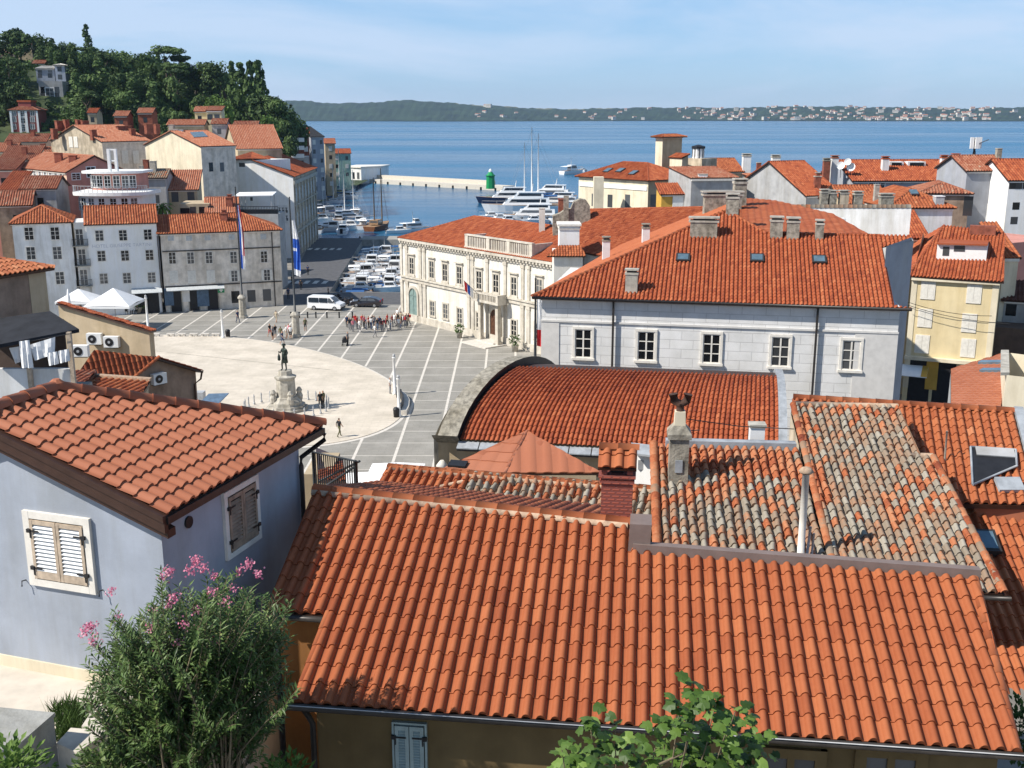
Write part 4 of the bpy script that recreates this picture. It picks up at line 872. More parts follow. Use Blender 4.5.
# ------------------------------------------------------------------ trees of the hill
R = random.Random(12)
def place(px, Y, kind, h, wd, **k):
    x = (px - 512) / FPX * (Y * .97 + 2); z = max(0, hillz(x, Y)); return tree(kind, (x, Y, z - .3), h, wd, seed=R.random(), **k)
cnt = 0
sk_ = [(-30, 20), (0, 22), (14, 27), (30, 28), (50, 33), (62, 36), (75, 40), (95, 42), (110, 45), (130, 50), (150, 54), (165, 52), (185, 58), (205, 63), (230, 66), (250, 70), (262, 75), (272, 84), (280, 98), (292, 112), (302, 128)]
def sky(px):
    for (a, b), (c, d) in zip(sk_, sk_[1:]):
        if px <= c: return b + (d - b) * (px - a) / (c - a)
    return 140
taken = []
def free(x, Y, px, y):
    for bx0, bx1, by0, by1, YY in ((2, 44, 98, 134, 304), (30, 69, 60, 104, 345), (111, 130, 106, 125, 260), (135, 154, 104, 125, 262), (190, 224, 104, 124, 256), (164, 206, 116, 135, 244), (208, 230, 118, 135, 246), (190, 208, 66, 80, 372), (-8, 34, 38, 50, 388), (230, 260, 122, 134, 250)):
        if bx0 < px < bx1 and by0 < y < by1 and Y < YY: return False
    for bx, by, rr in taken:
        if (bx - x) ** 2 + (by - Y) ** 2 < rr * rr: return False
    return True
while cnt < 275:
    Y = R.uniform(252, 420); px = R.uniform(-25, 300); x = (px - 512) / FPX * (Y * .97 + 2); z = hillz(x, Y)
    if z < 5: continue
    kind = R.choices(['dark', 'mid', 'light', 'cypress', 'pine'], [38, 30, 10, 13, 8])[0]
    h = {'dark': R.uniform(8, 13), 'mid': R.uniform(6, 10), 'light': R.uniform(6, 9), 'cypress': R.uniform(9, 15), 'pine': R.uniform(10, 14)}[kind]
    if Y < 300: h *= .7
    tp = pj((x, Y, z + h)); md = pj((x, Y, z + h * .5))
    if tp[1] < sky(tp[0]) + R.uniform(-2, 3): h = None
    if h is None: continue
    if md[1] > 128 and px < 160: continue
    wd = h * R.uniform(.27, .40) if kind != 'cypress' else h * .42
    ww = wd * 3.0 * 330 / Y if kind != 'cypress' else 5
    if any(not free(x, Y, *[(q[0] + e, q[1]) for q in (pj((x, Y, z + h * f)),)][0]) for f in (.3, .5, .75, 1) for e in (-ww, 0, ww)): cnt += .02; continue
    taken.append((x, Y, 2.2 if kind != 'cypress' else 1.4)); tree(kind, (x, Y, z - .3), h, wd, seed=R.random()); cnt += 1
mb = MB()      # scrub between the trees
for i in range(3600):
    Y = R.uniform(235, 415); px = R.uniform(-25, 305) if i < 2600 else R.uniform(-170, -24); x = (px - 512) / FPX * (Y * .97 + 2); z = hillz(x, Y); q = pj((x, Y, z + 1))
    if z < 3 or (q[1] > 128 and px < 160) or any(bx0 < q[0] < bx1 and by0 < q[1] < by1 and Y < YY for bx0, bx1, by0, by1, YY in ((2, 44, 98, 134, 304), (30, 69, 60, 104, 345), (111, 130, 106, 125, 260), (135, 154, 104, 125, 262), (190, 224, 104, 124, 256), (164, 206, 116, 135, 244), (208, 230, 118, 135, 246))): continue
    rr = R.uniform(.8, 2.0) if i < 2600 else R.uniform(3, 6); tt = R.uniform(.1, .8)
    for k in range(16):
        d = V((R.gauss(0, 1), R.gauss(0, 1), R.gauss(0, .7))).normalized(); p = V((x, Y, z + rr * .5)) + d * rr * R.uniform(.4, 1); e = d.orthogonal().normalized() * R.uniform(.3, .55) * max(1, rr * .5); f = d.cross(e); mb.face([p - e, p + f, p + e, p - f], 0, min(1, max(0, tt + R.gauss(0, .15))))
tag(mb.build('undergrowth', ['leaf_m']), kind='stuff')
# the trees that make the skyline
for px, py, Y, kind, wd, lab in [(1, 17, 360, 'cypress', 5.5, 'broad dark cypress at the top left corner of the hill'), (95.5, 25.5, 392, 'cypress', 4.2, 'lone slim cypress rising above the hilltop'), (172, 44.5, 345, 'pine', 6.0, 'large umbrella pine standing out on the skyline of the hill'), (183, 52, 347, 'pine', 4.6, 'smaller umbrella pine right of the large one on the skyline'),
        (262, 65, 322, 'cypress', 7.5, 'broad dark cypress at the right end of the hill, tallest of the end group'), (254, 64.5, 328, 'cypress', 6.5, 'dark cypress just left of the broad one at the end of the hill'), (244, 65.5, 330, 'cypress', 6, 'third dark cypress from the right end of the hill'), (236, 64, 335, 'cypress', 5, 'cypress in the row of four at the end of the hill, leftmost of them'), (30, 26.5, 372, 'mid', 5, None), (50, 31, 378, 'dark', 5, None), (20, 24, 376, 'mid', 6, None), (268, 82, 318, 'pine', 5, 'leaning pine reaching out at the right end of the hill'), (281, 99, 312, 'dark', 5, None), (290, 106, 318, 'dark', 5, None), (297, 114, 322, 'dark', 4, None), (275, 97, 308, 'dark', 5, None), (288, 118, 306, 'dark', 4, None),
        (212, 60, 345, 'dark', 5, None), (222, 58.5, 342, 'dark', 5, None), (199, 60, 348, 'mid', 5, None), (128, 50, 372, 'light', 6, 'bright lime green tree in the middle of the hillside'), (218, 93, 292, 'light', 4.4, 'lime green tree above the yellow house'), (226, 98, 288, 'light', 3.6, None), (268, 113, 285, 'light', 5, 'rounded bright green tree at the right foot of the hill'), (150, 51, 365, 'mid', 5, None)]:
    x = (px - 512) / FPX * (Y * .97 + 2); z = max(1, hillz(x, Y)); zt = A(px, py, Y).z; h = max(4, zt - z)
    if kind != 'cypress' and kind != 'pine' and h > 14: z = zt - 13; h = 13
    tree(kind, (x, Y, z), h, wd, label=lab, seed=R.random())
# ------------------------------------------------------------------ town hall
TH = house('town_hall', 'ivory town hall with pilasters, arched doorway and balcony facing the square', 'town hall', (397.5, 237.5), 145, -51.2, A_=34, B_=14.6, roof='hip', hips='l', s=.40, o=.45, wall='plaster_th', tile='tile_r', tw=.36, tl=.5, th=.07, seed=40, eave=None)
F = TH.F['F']; O, U, N = F; ze = TH.ze; wmt = ('plaster_th', 'glass', 'shutter')
def ux(x, y=280): return pix(TH, 'F', x, y)[0]
for x, y in [(412, 266), (432, 269.7), (445.3, 272.7), (459.6, 275.5), (479.3, 280.2), (496.2, 283.5), (514.2, 286.5), (539.5, 289)]:
    u, z = pix(TH, 'F', x, y); window(TH.root, F, u, z - 1.1, 1.05, 2.2, 'palace', ('th_trim', 'glass', 'shutter'))
for x, y in [(432.7, 308.3), (445.8, 311), (460, 315.4), (479.3, 319.8), (514.2, 327.5), (538, 331)]:
    u, z = pix(TH, 'F', x, y); window(TH.root, F, u, z - 1.0, 1.05, 1.9, 'stone', ('th_trim', 'glass', 'shutter'))
mb = MB(); Lh = TH.A - .9
for z0_, z1_, n in ((ze - .35, ze - .05, .55), (ze - .6, ze - .35, .35), (ze - .9, ze - .62, .18), (5.3, 5.75, .22), (5.75, 5.95, .38), (0, .9, .16)): mb.fb(F, -.2, Lh, z0_, z1_, 0, n)
k = 0
while k < Lh: mb.fb(F, k, k + .25, ze - .62, ze - .36, .34, .5); k += .6
mb.build('cornice', ['th_trim'], TH.root)
for px in (402.2, 407.5, 421, 425, 469, 473, 487.5, 505.5, 523, 529): 
    mb = MB(); u = ux(px); mb.fb(F, u - .28, u + .28, .91, 5.29, 0, .15); mb.fb(F, u - .25, u + .25, 5.96, ze - .92, 0, .13); mb.fb(F, u - .34, u + .34, ze - 1.35, ze - .93, 0, .2); mb.fb(F, u - .34, u + .34, 4.9, 5.28, 0, .2); mb.build('pilaster', ['th_trim'], TH.root)
def arch(root, F, u, w_, z0_, zs_, name, mats, n=.05, t=.35):
    O, U, N = F; fr = MB(); pts = [(u + w_ / 2 * math.cos(math.pi * k / 12), zs_ + w_ / 2 * math.sin(math.pi * k / 12)) for k in range(13)]
    dr = MB(); dr.face([O + U * a + N * .02 + V((0, 0, b)) for a, b in [(u - w_ / 2, z0_), (u + w_ / 2, z0_)] + pts], 1)
    dr.fb(F, u - .05, u + .05, z0_, zs_ + w_ / 2 - .1, .02, .07, 2); dr.fb(F, u - w_ / 2, u + w_ / 2, zs_ - .08, zs_ + .05, .02, .07, 2)
    ro = t + w_ / 2
    for k in range(12):
        a0, a1 = math.pi * k / 12, math.pi * (k + 1) / 12
        q = [O + U * (u + r * math.cos(a)) + V((0, 0, zs_ + r * math.sin(a))) for r, a in ((w_ / 2, a0), (ro, a0), (ro, a1), (w_ / 2, a1))]
        fr.face([p + N * .16 for p in q]); fr.face([q[3], q[2], q[2] + N * .16, q[3] + N * .16]); fr.face([q[1], q[2], q[2] + N * .16, q[1] + N * .16]); fr.face([q[0], q[3], q[3] + N * .16, q[0] + N * .16])
    fr.fb(F, u - ro, u - w_ / 2, z0_, zs_, 0, .16); fr.fb(F, u + w_ / 2, u + ro, z0_, zs_, 0, .16)
    o = fr.build(name, mats, root); dr.build('door', mats, o); return o
M['doorbrown'] = mat('brown_door', (.10, .045, .025), .5, .3, 3); M['doorgreen'] = mat('grey_green_door', (.20, .28, .26), .6, .2, 3)
arch(TH.root, F, ux(413.8, 306), 1.9, .1, 3.5, 'archway', ['th_trim', 'doorgreen', 'doorgreen'])
arch(TH.root, F, ux(495.5, 328), 1.9, .3, 3.1, 'entrance', ['th_trim', 'doorbrown', 'doorbrown'])
u = ux(495.5, 300); mb = MB(); mb.fb(F, u - 2.6, u + 2.6, 5.0, 5.3, .39, 1.7)
for s in range(17): mb.fb(F, u - 2.5 + s * .305, u - 2.36 + s * .305, 5.31, 6.0, 1.5, 1.65)
mb.fb(F, u - 2.6, u + 2.6, 6.0, 6.15, 1.45, 1.7)
for s in (-1, 1): mb.fb(F, u + s * 2.45 - .15, u + s * 2.45 + .15, 5.3, 6.2, .4, 1.72); mb.fb(F, u + s * 1.7 - .25, u + s * 1.7 + .25, .3, 4.99, .7, 1.2); mb.fb(F, u + s * 1.7 - .35, u + s * 1.7 + .35, .02, .5, .6, 1.3)
mb.build('balcony', ['th_trim'], TH.root)
M['flagred'] = mat('red_cloth', (.62, .03, .035), .8, .1, 3); M['flagblue'] = mat('blue_cloth', (.035, .12, .50), .8, .1, 3); M['flagwhite'] = mat('white_cloth', (.82, .82, .82), .8, .05, 3)
mb = MB(); b = O + U * (u - 1.6) + N * 1.7 + V((0, 0, 6.1)); e = b + N * 1.8 + V((0, 0, 1.6)); mb.tube([b, e], .03, 5)
for i, mm in enumerate((1, 2, 3)):
    p0_, p1_ = b.lerp(e, .25 + i * .25), b.lerp(e, .5 + i * .25); mb.face([p0_, p1_, p1_ + V((.1, 0, -1.2)), p0_ + V((.05, 0, -1.2))], mm)
mb.build('balcony_flag', ['iron', 'flagwhite', 'flagblue', 'flagred'], TH.root)
# attic balustrade
mb = MB(); u0, u1 = ux(466, 255), ux(533, 270); zt = ze + 1.55
mb.fb(F, u0, u1, ze - .03, ze + .25, -1.2, .3); mb.fb(F, u0, u1, zt, zt + .16, -.25, .2)
for u in (u0 + .3, u0 + (u1 - u0) * .36, u0 + (u1 - u0) * .66, u1 - .3): mb.fb(F, u - .3, u + .3, ze + .25, zt, -.22, .17)
k = u0 + .7
while k < u1 - .6: mb.fb(F, k, k + .16, ze + .25, zt, -.12, .06); k += .34
mb.fb(F, u0, u0 + .3, ze - .3, zt, -3.0, -.25); mb.fb(F, u1 - .3, u1, ze - .3, zt, -3.0, -.25)
mb.build('balustrade', ['th_trim'], TH.root)
chimney(TH.root, A(542, 222, 131), .7, .6, 1.6, 'plaster_th', 'offwhite', 'plain', sink=3)
# steps and planters at the entrance
p = G(495, 346, 0); mb = MB(); mb.fb(F, ux(495.5, 328) - 2.4, ux(495.5, 328) + 2.4, -.02, .15, 0, 3.4); mb.fb(F, ux(495.5, 328) - 1.6, ux(495.5, 328) + 1.6, .15, .3, 0, 1.6); mb.build('entrance_step', ['line'], TH.root)
# ------------------------------------------------------------------ courthouse
E1 = A(532, 297, 72); E2 = G(912, 309, E1.z); E1z = E1.z; u_ = (E2 - E1).normalized(); n_ = V((-u_.y, u_.x, 0)); wl_ = (E2 - E1).length
CHr = thing('courthouse', 'long grey ashlar building with five windows in a row and a broad red roof', 'building', (E1.x, E1.y, 0))
s_ = .42; PN = (V((0, 0, 1)) - n_ * s_).normalized()
def onch(x, y): return hitp(x, y, E1, PN)
o_ = .45; F = (V((E1.x, E1.y, 0)) + n_ * o_ + u_ * .6, u_, -n_); zw = E1z + s_ * o_ - .15; Lw = wl_ - 1.25
pkL, pkM, pkR = onch(727, 210.5), onch(766, 233), onch(905, 236)
mb = MB(); a = F[0]; b = a + u_ * Lw; bk = n_ * 14
mb.prism([(a.x, a.y), (b.x, b.y), (b.x + bk.x * .5, b.y + bk.y * .5), (a.x + bk.x, a.y + bk.y)], -1, zw); CHw = mb.build('wall', ['ashlar'], CHr)
rb = MB(); Eb = G(886, 305, E1z + .6)
tiles(rb, [E1, E2, onch(887, 305), onch(882, 246), onch(881, 235.5), pkM, pkL], .275, .40, .125, 'mid', seed=41, slab=.14, tone=(.5, .13))
lb = E1 + n_ * 30 + u_ * 3; lb.z = E1z
tiles(rb, [lb, E1, pkL, pkL + n_ * 16 + u_ * 1], .275, .4, .075, 'far', seed=42, slab=.14, tone=(.8, .1))  # left slope toned lighter, sunlight put into the tile colour
ridge(rb, E1 + V((0, 0, .05)), pkL, .16, .45, seed=3, tone=(.75, .1)); ridge(rb, pkL, pkM, .15, .45, seed=4, tone=(.75, .1)); ridge(rb, pkM, onch(881, 235.5), .14, .45, seed=5)
# rear wing, flat seamed tiles
wg = [pkM + V((0, 0, -.02)), onch(866, 233.5) + V((0, 0, -.02)), G(834, 214, pkM.z + 1.2), G(772, 200, pkM.z + 1.6), pkL + n_ * 3 + V((0, 0, -.1))]
wp = A(790, 203, 93); wn_ = (onch(881, 235) - pkM).cross(wp - pkM).normalized(); wn_ = wn_ if wn_.z > 0 else -wn_; wq = [hitp(x, y, pkM, wn_) for x, y in ((766, 233.3), (870, 235.2), (833, 214), (775, 200.5), (738, 197.5), (729, 209.5))]
tiles(rb, wq, .5, .6, .03, 'far', seed=44, slab=.1, tone=(.7, .1))
rb.build('roof', ['tile_r', 'brown'], CHr)
M['soffit'] = mat('white_soffit', (.62, .60, .57), .8, .08, 2)
mb = MB(); mb.fb(F, -.1, Lw + .1, zw - .12, zw + .02, 0, .3); mb.fb(F, -.05, Lw + .05, zw - 1.75, zw - 1.62, 0, .09); mb.fb(F, -.05, Lw + .05, zw - .3, zw - .121, 0, .14); mb.build('cornice', ['soffit'], CHr)
for a_, b_ in ((-.03, 1.2), (Lw - 2.6, Lw + .03)): mb = MB(); mb.fb(F, a_, b_, -1, zw - 1.76, 0, .05); mb.build('corner_pilaster', ['soffit'], CHr)
Hc = House(); Hc.F = {'F': F}; Hc.root = CHr
for x, y in [(583.3, 343.4), (646.2, 345.9), (711.4, 348.6), (780.2, 351.6), (850.9, 355.1)]:
    u, z = pix(Hc, 'F', x, y); window(CHr, F, u, z - .98, 1.12, 1.96, 'stone', ('offwhite', 'glass', 'shutter'))
mb = MB()
for x in (613, 815.5): u, z = pix(Hc, 'F', x, 340); mb.fb(F, u - .07, u + .07, -1, zw + .05, .14, .28)
mb.fb(F, 0, 0.01, 0, .01, 0, .01); G1 = E1 - n_ * .06 + V((0, 0, -.02)); mb.tube([G1, E2 - n_ * .06 + V((0, 0, -.02))], .09, 6); mb.build('gutter', ['gutter'], CHr)
for x, y in ((683, 259), (757, 259.5), (819, 261)):
    c = onch(x, y); mb = MB(); up = n_ * math.cos(math.atan(s_)) + V((0, 0, math.sin(math.atan(s_))))
    mb.box(c - u_ * .48 - up * .5, u_ * .96, up * 1.0, PN * .2, 0); mb.box(c - u_ * .36 - up * .36 + PN * .17, u_ * .72, up * .72, PN * .045, 1); mb.build('skylight', ['gutter', 'skyglass'], CHr)
for x, y, ww, dd, hh, mm in ((631.5, 291, .8, .6, 1.2, 'stone'), (703.5, 235, 1.9, .9, 1.0, 'oldstone'), (732, 213, .9, .8, 1.15, 'oldstone'), (776, 236, .85, .75, 1.1, 'oldstone'), (792.5, 237, .85, .75, 1.1, 'oldstone'), (819, 238, .55, .55, 1.0, 'oldstone')):
    chimney(CHr, onch(x, y), ww, dd, hh, mm, 'stone', 'slab', yaw=math.atan2(u_.y, u_.x), sink=1)
chimney(CHr, A(722, 207, 90), 3.0, 1.0, 1.0, 'oldstone', 'stone', 'slab', sink=3); chimney(CHr, A(739, 205, 92), 1.0, 1.0, 1.9, 'oldstone', 'stone', 'slab', sink=3)
for x, y, Y in ((645.5, 243, 84), (606, 256, 83)): chimney(CHr, A(x, y, Y), .55, .5, 1.2, 'white', 'oldstone', 'slab', sink=2)
# blue grey wall that rises at the right end of the courthouse
c = A(881.5, 303, 72.0); d = A(908, 303, 74.4); zl, zr = A(881, 248, 72.0).z, A(908, 240.5, 74.4).z
rt = thing('slate_wall_house', 'house with blank slate blue side wall at the right end of the long grey building', 'house', (c.x, c.y, 0)); mb = MB()
mb.prism([(c.x, c.y), (d.x, d.y), (d.x - .1, d.y + .2), (c.x + .06, c.y + .12)], -1, [zl, zr, zr + .2, zl + .1]); mb.build('wall', ['plaster_slate'], rt)
Wc = PN.cross(u_); q = [onch(*k) for k in ((879, 248.5), (909.5, 240.5), (909.5, 236), (879, 235.4))]
rb = MB(); tiles(rb, q, .275, .40, .125, 'mid', seed=46, curve=([((k - E1).dot(u_), (k - E1).dot(Wc)) for k in q], lambda u, v, z: E1 + u_ * u + Wc * v + PN * z)); rb.face([k - PN * .04 for k in q], 1); rb.build('roof', ['tile_r', 'brown'], rt)
# long pale parapet wall behind the courthouse roof
p, q = A(782, 236, 104), A(909, 236, 100); zt = A(790, 207.5, 104).z; zq = A(909, 207.5, 100).z
rt = thing('parapet_house', 'long building with plain white parapet wall behind the broad red roof', 'building', (p.x, p.y, 0)); mb = MB()
mb.prism([(p.x, p.y), (q.x, q.y), (q.x + .1, q.y + .5), (p.x + .1, p.y + .5)], -1, [zt, zq, zq, zt]); mb.face([(p.x, p.y, zt), (q.x, q.y, zq), (q.x + .1, q.y + .5, zq), (p.x + .1, p.y + .5, zt)])
mb.build('wall', ['plaster_w'], rt); mb = MB(); ridge(mb, V((p.x, p.y + .25, zt)), V((q.x, q.y + .25, zq)), .3, .42, seed=5); mb.build('coping', ['tile_o'], rt)
mb = MB(); a = A(832, 226, 102); mb.bx(a.x - .5, a.x + .5, 99.5, 100.3, a.z - 2, A(830, 218, 100).z); mb.bx(a.x + .7, a.x + 1.6, 100.4, 101, a.z - 2, A(838, 225, 100).z); mb.build('roof_box', ['white'], rt)
# ------------------------------------------------------------------ houses between the town hall and the sea
bL, bR, rp_ = G(572, 250, 12.2), G(650, 266, 12.2), G(655, 208.5, 16.6)
pn = (bR - bL).cross(rp_ - bL).normalized(); h1 = lambda x, y: hitp(x, y, bL, pn)
rt = thing('red_roofed_hall', 'hall with bright red roof between the town hall and the grey courthouse', 'building', (bL.x, bL.y, 0)); rb = MB()
rl, rr = h1(587, 209.5), h1(737, 206.5); tiles(rb, [bL, bR, h1(735, 225), rr, rl], .34, .42, .14, 'mid', seed=48, slab=.15); ridge(rb, rl, rr, .15, .45, seed=9)
rb.build('roof', ['tile_r', 'brown'], rt); mb = MB(); bu = (bR - bL).normalized(); bn = V((-bu.y, bu.x, 0)); a = bL + bn * .4; b = bR + bn * .4
mb.prism([(a.x, a.y), (b.x, b.y), (rr.x - .2, rr.y), (rl.x + .3, rl.y)], -1, [12.1, 12.1, rr.z - .25, rl.z - .25]); mb.build('wall', ['plaster_w'], rt)
Fh = (V((a.x, a.y, 0)), bu, -bn)
for x, y in ((602, 259), (612, 262)): p = hitp(x, y, Fh[0], Fh[2]); window(rt, Fh, (p - Fh[0]).dot(bu), p.z - .6, 1.3, 1.1, 'fdark')
chimney(rt, h1(645.5, 244), .6, .5, 1.3, 'white', 'oldstone', 'slab'); 
# white attic house at the right end of the town hall
p = A(559.5, 226, 116); zt = p.z; zb = A(560, 247, 116).z
rt = thing('attic_tower', 'white square attic block with tiled skirt roof at the end of the town hall', 'tower', (p.x, p.y, 0)); x1 = A(579.5, 226, 116).x
mb = MB(); mb.bx(p.x, x1, 116, 119, -1, zt); mb.build('wall', ['plaster_hotel'], rt); mb = MB(); mb.bx(p.x - .2, x1 + .2, 115.8, 119.2, zt, zt + .2); mb.bx(p.x - .1, x1 + .1, 115.9, 119.1, zt - .35, zt - .2); mb.build('cornice', ['offwhite'], rt)
rb = MB(); tiles(rb, [V((p.x - 1.4, 114.2, zb - .75)), V((x1 + .6, 114.2, zb - .75)), V((x1 + .2, 116, zb + .15)), V((p.x, 116, zb + .15))], .3, .4, .08, 'mid', seed=50); rb.build('roof', ['tile', 'brown'], rt)
mb = MB(); mb.prism([(p.x - .6, 114.6), (x1 + .3, 114.6), (x1 + .3, 120), (p.x - .6, 120)], -1, zb - .6); mb.build('lower_wall', ['plaster_th'], rt)
# baroque gable with statue
Yg = 128; pts = [(553, 232), (553, 216), (560, 213.5), (566, 209.5), (571, 209), (574, 202), (580, 199), (586, 200), (590, 206), (591, 232)]
q = [A(x, y, Yg) for x, y in pts]; rt = thing('scrolled_gable', 'weathered white scrolled stone gable beside the red roofed hall', 'church gable', (q[0].x, Yg, 0)); mb = MB()
f = [V((v.x, Yg, v.z)) for v in q]; bq = [V((v.x, Yg + 1.6, v.z)) for v in q]; mb.face(f); mb.face(list(reversed(bq)))
for i in range(len(f)): j = (i + 1) % len(f); mb.face([f[i], bq[i], bq[j], f[j]])
mb.bx(q[0].x, q[-1].x, Yg, Yg + 1.6, -1, q[0].z); mb.bx(q[3].x - .3, q[3].x + .3, Yg - .25, Yg, q[0].z, q[3].z + 1.6); mb.build('wall', ['oldstone'], rt)
chimney(rt, A(562, 213, Yg + 2), .9, .9, 1.6, 'brick', 'brick', 'plain', sink=2)
# cream hotel with towers on the waterfront
CR_ = house('cream_house', 'cream waterfront house with red hipped roof and three skylights', 'house', (648.5, 180.8), 168, 40, R=697, Lf=574.5, roof='hip', s=.42, o=.5, wall='plaster_tan', side='plaster_cream', tile='tile_r', seed=52)  # tan front against cream side: the shaded wall is put in the colour
addwins(CR_, 'S', [(627.5, 201), (594, 200), (610, 201)], 1.1, 2.0, 'fdark'); addwins(CR_, 'F', [(653, 201)], 1.2, 2.0, 'fdark')
mb = MB(); S = CR_.F['S']; mb.fb(S, .2, CR_.B - 1.2, CR_.ze - 1.55, CR_.ze - .9, 0, .12); mb.build('band', ['white'], CR_.root)
for x, y in ((608, 170.5), (620.5, 170.5), (633.5, 173)):
    pn2 = (V((0, 0, 1)) + (-CR_.dR) * .42).normalized(); c = hitp(x, y, CR_.P(0, 0, .08), pn2); mb = MB(); up = (CR_.dR + V((0, 0, .42))).normalized()
    mb.box(c - CR_.dL * .6 - up * .7, CR_.dL * 1.2, up * 1.4, pn2 * .15); mb.box(c - CR_.dL * .5 - up * .6 + pn2 * .13, CR_.dL * 1.0, up * 1.2, pn2 * .04, 1); mb.build('skylight', ['gutter', 'skyglass'], CR_.root)
mb = MB(); a = A(593, 180, 172); mb.bx(a.x, a.x + 1.5, 169.5, 171.5, -1, A(593, 177, 170).z); mb.build('chimney_stack', ['plaster_cream'], CR_.root)
T1 = house('belvedere_tower', 'cream belvedere tower with low red roof on the waterfront', 'tower', (663, 137), 178, 40, R=687.5, Lf=650.5, roof='hip', s=.28, o=.6, wall='plaster_tan', side='plaster_cream', tile='tile', seed=53, z0=2)  # tower's shaded face coloured tan, its sunlit face cream
T2 = house('rooftop_annexe', 'low cream annexe with lean-to roof against the belvedere tower', 'house', (682, 158), 172, 30, R=690, Lf=668, roof='shedR', s=.4, o=.2, wall='plaster_tan', side='plaster_cream', tile='tile_r', seed=54)
T3 = house('water_tank_tower', 'square stained concrete block carrying a white lantern on the waterfront roofs', 'tower', (702, 158.8), 174, 42, R=717, Lf=684.5, roof='flat', wall='plaster_beige', side='plaster_cream', seed=55)  # paler plaster on the lit side, darker on the other: light in the colour
c = A(699, 149, 176); mb = MB(); mb.lathe((c.x, c.y + .6, T3.ze), [(1.0, -.2), (1.0, .2), (.95, .2), (.95, 1.5)], 8, 0); 
for k in range(8): t = 2 * math.pi * k / 8; mb.bx(c.x + math.cos(t) * .9 - .07, c.x + math.cos(t) * .9 + .07, c.y + .6 + math.sin(t) * .9 - .07, c.y + .6 + math.sin(t) * .9 + .07, T3.ze, T3.ze + 1.5, 1)
mb.lathe((c.x, c.y + .6, T3.ze + 1.5), [(1.1, 0), (1.1, .35), (.2, .6)], 8, 1); mb.build('lantern', ['white', 'black'], T3.root)
Y1 = house('ochre_house', 'small ochre house with white door and red lean-to roof', 'house', (660, 194.5), 150, 8, R=691, B_=3.2, roof='shed', s=.42, o=.3, wall='plaster_ochre', tile='tile_r', seed=56); addwins(Y1, 'F', [(678, 203)], 1.3, 2.4, 'fshut', ('white', 'glass', 'white'))
W1 = house('dark_side_house', 'house with long shaded slate wall behind the ochre house', 'house', (691, 178), 148, 10, R=740, B_=10, roof='shed', s=.1, o=.1, wall='plaster_grey', tile='tile_w', seed=57); chimney(W1.root, A(702.5, 182, 149), 1.2, .8, 1.0, 'plaster_w', 'stone', 'plain')
W2 = house('ruined_house', 'old house with bare patched stone wall and orange roof above the sea', 'house', (785.5, 187), 152, 42, R=807, Lf=741, roof='shed', s=.2, o=.2, wall='plaster_slate', side='oldstone', tile='tile_p', seed=58); addwins(W2, 'F', [(790, 197), (799, 195)], 1.0, 2.0, 'fdark')
chimney(W2.root, A(758, 180, 158), .6, .6, 2.4, 'brick', 'stone', 'plain', sink=3)
W3 = house('waterfront_house', 'orange roofed house with two small white towers seen over the ruined wall', 'house', (706, 172), 182, 10, R=745, B_=10, roof='gableR', s=.4, wall='plaster_tan', tile='tile', seed=59)
for x, y, hh in ((746, 170, 1.6), (775, 170, 1.4), (789, 175, 1.2)): chimney(W3.root, A(x, y, 184), 1.3 if x < 780 else .8, 1.2, hh + .8, 'plaster_w', 'stone', 'slab', sink=4)
W4 = house('grey_flat_house', 'low stained grey block with flat top behind the orange roof above the sea', 'house', (775, 170), 178, 15, R=790, B_=5, roof='flat', wall='plaster_beige', seed=60)
# ------------------------------------------------------------------ roofs on the right
R1 = house('red_roofed_house', 'house with steep red slope and satellite dishes left of the long red roof', 'house', (806, 196), 140, 25, R=843, B_=16, roof='gableR', s=.5, o=.3, wall='plaster_grey', tile='tile_r', seed=61, fascia='brown')
chimney(R1.root, A(817, 187, 143), .8, .8, 1.3, 'brick', 'stone', 'pot'); chimney(R1.root, A(826, 172, 152), .9, .8, 1.6, 'brick', 'oldstone', 'slab', sink=2); chimney(R1.root, A(834, 170, 153), .9, .8, 1.7, 'plaster_w', 'tile_w', 'slab', sink=2)
R2h = house('long_red_house', 'long red roofed terrace house with chimneys against the sea on the right', 'house', (852, 181), 150, 4, R=972, B_=14, roof='gableR', s=.36, o=.3, wall='plaster_slate', tile='tile_r', seed=62)
addwins(R2h, 'F', [(873, 187), (880, 187)], 1.2, 1.7, 'fsash', ('white', 'glass', 'white'))
for x, y, hh in ((884.5, 170, 1.6), (943, 171, 1.9), (954.5, 168, 1.7)): chimney(R2h.root, A(x, y, 154), .9, .8, hh, 'plaster_w', 'tile_r', 'slab', sink=2)
for x0, x1 in ((888, 902), (906, 924)): a, b = A(x0, 168, 156), A(x1, 168, 156); mb = MB(); mb.bx(a.x, b.x, 155.5, 158, a.z - 1, A(x0, 161.5, 156).z); mb.bx(a.x + .3, b.x - .3, 155.4, 155.5, A(x0, 166, 156).z, A(x0, 162.5, 156).z, 1); mb.build('roof_dormer', ['plaster_w', 'glass'], R2h.root)
R3 = house('slate_blue_house', 'tall slate blue house with three wide white windows and a narrow red roof', 'house', (966, 171), 132, 6, R=1012, B_=8, roof='gableR', s=.42, o=.3, wall='plaster_slate', tile='tile_w', seed=63)
addwins(R3, 'F', [(996, 195.5), (993.8, 211), (992, 224)], 1.5, 1.5, 'fsash', ('white', 'glass', 'white')); chimney(R3.root, A(998, 158, 136), .6, .6, 1.1, 'oldstone', 'stone', 'plain')
R4h = house('white_house', 'white house with small square windows at the right edge of the photo above the rooftops', 'house', (1008, 180.5), 128, 4, R=1060, B_=9, roof='gableR', s=.5, o=.3, wall='plaster_hotel', tile='tile_r', seed=64)
addwins(R4h, 'F', grid((1012.5, 1019, 1026), (185.5,)), .8, .8, 'fdark'); addwins(R4h, 'F', [(1016, 206), (1014, 220.5)], .85, .85, 'fdark')
